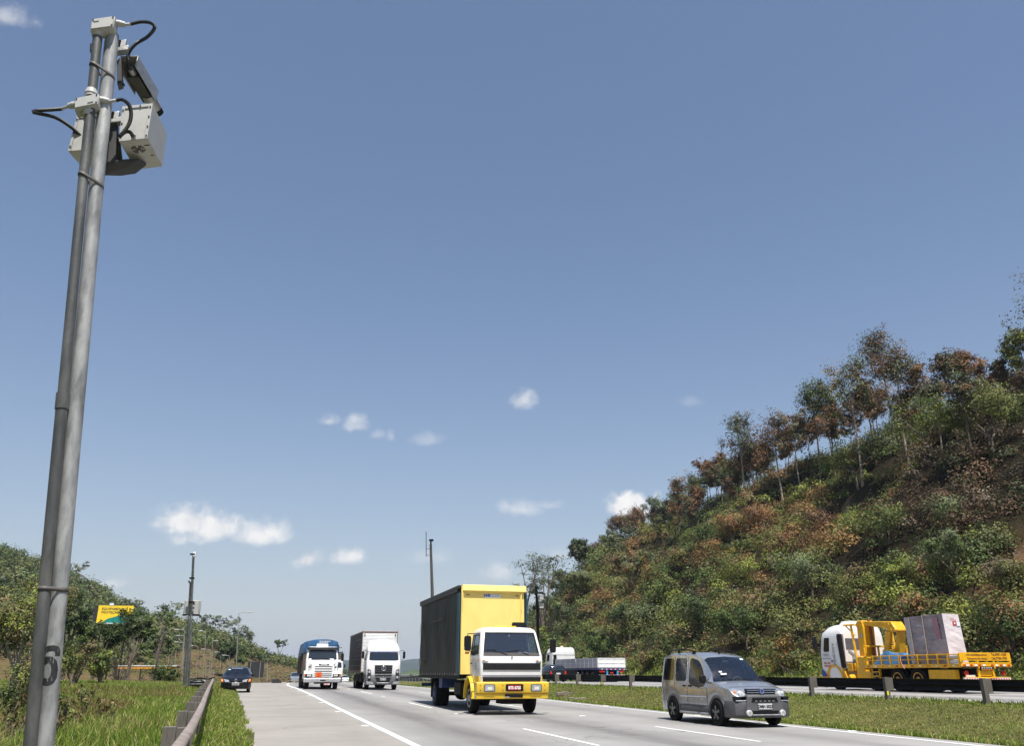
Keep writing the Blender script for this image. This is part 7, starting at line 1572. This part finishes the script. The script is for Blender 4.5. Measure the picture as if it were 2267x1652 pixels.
    MB().box(-.3,.3,b-.16,b-.05,.66,.90).build('tow_bracket', craney, t, .02); m = MB(); m.tube([(-.5,b-.02,.60),(-.1,b,.60)], .03, 6).tube([(.1,b,.58),(.5,b-.02,.60)], .03, 6).lathe([(.05,-.05),(.05,.05)], (0,b,.58), 'y', 10); m.build('tow_hook', craney, t)
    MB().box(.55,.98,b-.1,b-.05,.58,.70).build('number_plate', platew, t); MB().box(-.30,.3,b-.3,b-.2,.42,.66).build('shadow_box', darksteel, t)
    ub = MB().box(-1.12,1.12,b-.1,b-.0,.47,.60).build('under_run_bar', signw, t); m = MB()
    for k in range(18): x = -1.10+.125*k; d = .05*(1 if k < 9 else -1); m.prism([(x,.472),(x+.06,.472),(x+.06+d,.582),(x+d,.582)], b+.0015, b+.004, 'y')
    m.build('red_stripes', redl, ub); MB().box(-1.12,1.12,b-.1,b+.003,.60,.63).build('bar_lip', craney, ub)
    # the wrapped load and the folded tarpaulin ride on the bed
    lx0, lx1, ly0, ly1, lz0, lz1 = XC-1.16, XC-.28, 29.52, 31.72, z0+1.065, z0+3.05
    o = thing('wrapped_load', 'tall shrink wrapped machine strapped upright on the crane truck bed', 'load', (0,0,0)); rng = np.random.RandomState(4)
    def sheet(P00, P10, P11, P01, nu, nv, amp, nrm, seed):
        V = []; P00, P10, P11, P01 = map(Vector, (P00, P10, P11, P01)); nrm = Vector(nrm); rr = np.random.RandomState(seed); ph = rr.uniform(0, 6, 8)
        for j in range(nv):
            for i in range(nu):
                u, v = i/(nu-1), j/(nv-1); p = P00.lerp(P10, u).lerp(P01.lerp(P11, u), v)
                w_ = (sin(v*31+ph[0]+3*u+sin(u*7+ph[4]))*.5+sin(v*53+u*9+ph[1])*.3+sin(u*17+v*6+ph[2])*.4)*sin(pi*u)**.5*sin(pi*min(1, max(0, v)))**.5
                V.append(p+nrm*amp*w_)
        return V, [(j*nu+i, j*nu+i+1, (j+1)*nu+i+1, (j+1)*nu+i) for j in range(nv-1) for i in range(nu-1)]
    tp = (.06, -.02)
    A = [(lx0,ly0,lz0),(lx1,ly0,lz0),(lx1,ly1,lz0),(lx0,ly1,lz0)]; B = [(lx0-.02,ly0+.04,lz1+.04),(lx1-.10,ly0+.04,lz1+.02),(lx1-.1,ly1+.06,lz1),(lx0-.02,ly1+.08,lz1)]
    MB().add([Vector(p) for p in A]+[Vector(p) for p in B], [(0,1,2,3),(4,5,6,7)]).build('wrap_top', wrap, o)
    sh = MB().add(*sheet(A[0], A[1], B[1], B[0], 26, 50, .012, (0,-1,0), 1)); sh.add(*sheet(A[1], A[2], B[2], B[1], 10, 20, .01, (1,0,0), 3)); sh.add(*sheet(A[2], A[3], B[3], B[2], 10, 20, .01, (0,1,0), 4)); sh.build('rear_wrap', wrap, o, smooth=60, recalc=False)
    MB().add(*sheet(A[3], A[0], B[0], B[3], 34, 56, .016, (-1,0,0), 2)).build('side_wrap', wrapdark, o, smooth=60, recalc=False)
    MB().add(*sheet((lx0-.021,ly1-.28,lz0),(lx0-.021,ly1+.005,lz0),(lx0-.042,ly1+.085,lz1),(lx0-.042,ly1-.26,lz1), 8, 30, .014, (-1,0,0), 5)).build('loose_wrap', pbr('milky shrink wrap', (.46,.42,.44), .2, 0, .1, 2, .4, 6), o, smooth=60, recalc=False)
    m = MB().tube([(lx0-.055,30.70,lz0-.1),(lx0-.06,30.68,lz1+.03),(lx0+.45,30.68,lz1+.05)], .018, 6).tube([(lx0-.04,31.5,lz0-.1),(lx0-.05,31.5,lz1)], .012, 6); m.build('lashing_rope', rope, o)
    m = MB(); y = ly0+.025; m.box(lx0+.42,lx0+.60,y-.02,y-.012,lz1-.42,lz1-.27); m.build('red_label', redl, o); MB().box(lx0+.47,lx0+.545,y-.025,y-.0205,lz1-.38,lz1-.31).box(lx0+.61,lx0+.78,y-.02,y-.012,lz1-.45,lz1-.29).build('white_label', signw, o)
    m = MB(); [m.box(lx0+a,lx0+a+w_,y-.02,y-.014,lz1-zz,lz1-zz+h_) for a, w_, zz, h_ in ((.34,.07,.18,.03),(.46,.03,.2,.07),(.56,.03,.24,.05))]; m.build('red_print', redl, o)
    MB().poly([(lx0-.040,30.05,lz0+1.05),(lx0-.040,29.78,lz0+1.0),(lx0-.046,29.85,lz1-.1),(lx0-.046,30.15,lz1-.1)]).build('pink_panel', pbr('pink tinted wrap', (.42,.22,.26), .2, 0, .15, 2), o, smooth=0, recalc=False)
    # crumpled tarpaulin
    nu, nv = 48, 20; V = []; rr = np.random.RandomState(9); F_ = [(rr.uniform(2,9), rr.uniform(2,9), rr.uniform(0,6), rr.uniform(.3,1)) for _ in range(9)]
    for j in range(nv):
        for i in range(nu):
            u, v = i/(nu-1), j/(nv-1); z = sum(a*sin(u*fx*1.7+v*fy+p) for fx, fy, p, a in F_)*.045; e = min(1, 5*min(u, 1-u, v, 1-v)); bump = .20*math.exp(-((u-.62)/.16)**2)+.14*math.exp(-((u-.25)/.14)**2)
            V.append((XC-1.18+.75*v+.03*sin(u*9), 31.95+2.55*u, z0+1.065+e*(.30+abs(z)*1.3+bump)))
    o2 = MB().add(V, [(j*nu+i, j*nu+i+1, (j+1)*nu+i+1, (j+1)*nu+i) for j in range(nv-1) for i in range(nu-1)]).build('folded_tarpaulin', bluecloth, None, smooth=50, recalc=False); tag(o2, 'crumpled blue tarpaulin lying on the crane truck bed in front of the wrapped load', 'tarpaulin')
    MB().tube([(XC-1.28,32.3,z0+1.5),(XC-1.285,32.28,z0+1.2),(XC-1.29,32.1,z0+.95)], .018, 6).build('lashing_rope', pbr('orange strap', (.6,.25,.12), .7), o2)
crane_truck()
# ------------------------------------------------------------------ air: pale haze that fades the far hills
hzm = bpy.data.materials.new('pale air'); hzm.use_nodes = True; t_ = hzm.node_tree; t_.nodes.clear()
pv = N(t_, 'ShaderNodeVolumePrincipled'); pv.inputs['Color'].default_value = (.80,.88,1,1); pv.inputs['Density'].default_value = .00016; pv.inputs['Anisotropy'].default_value = .2
oo = N(t_, 'ShaderNodeOutputMaterial'); t_.links.new(pv.outputs[0], oo.inputs['Volume'])
hb = MB().box(-4300, 4300, -700, 6300, -30, 150).build('haze', hzm, smooth=0); hb['kind'] = 'stuff'; hb['label'] = 'pale haze in the air over the distant hills'
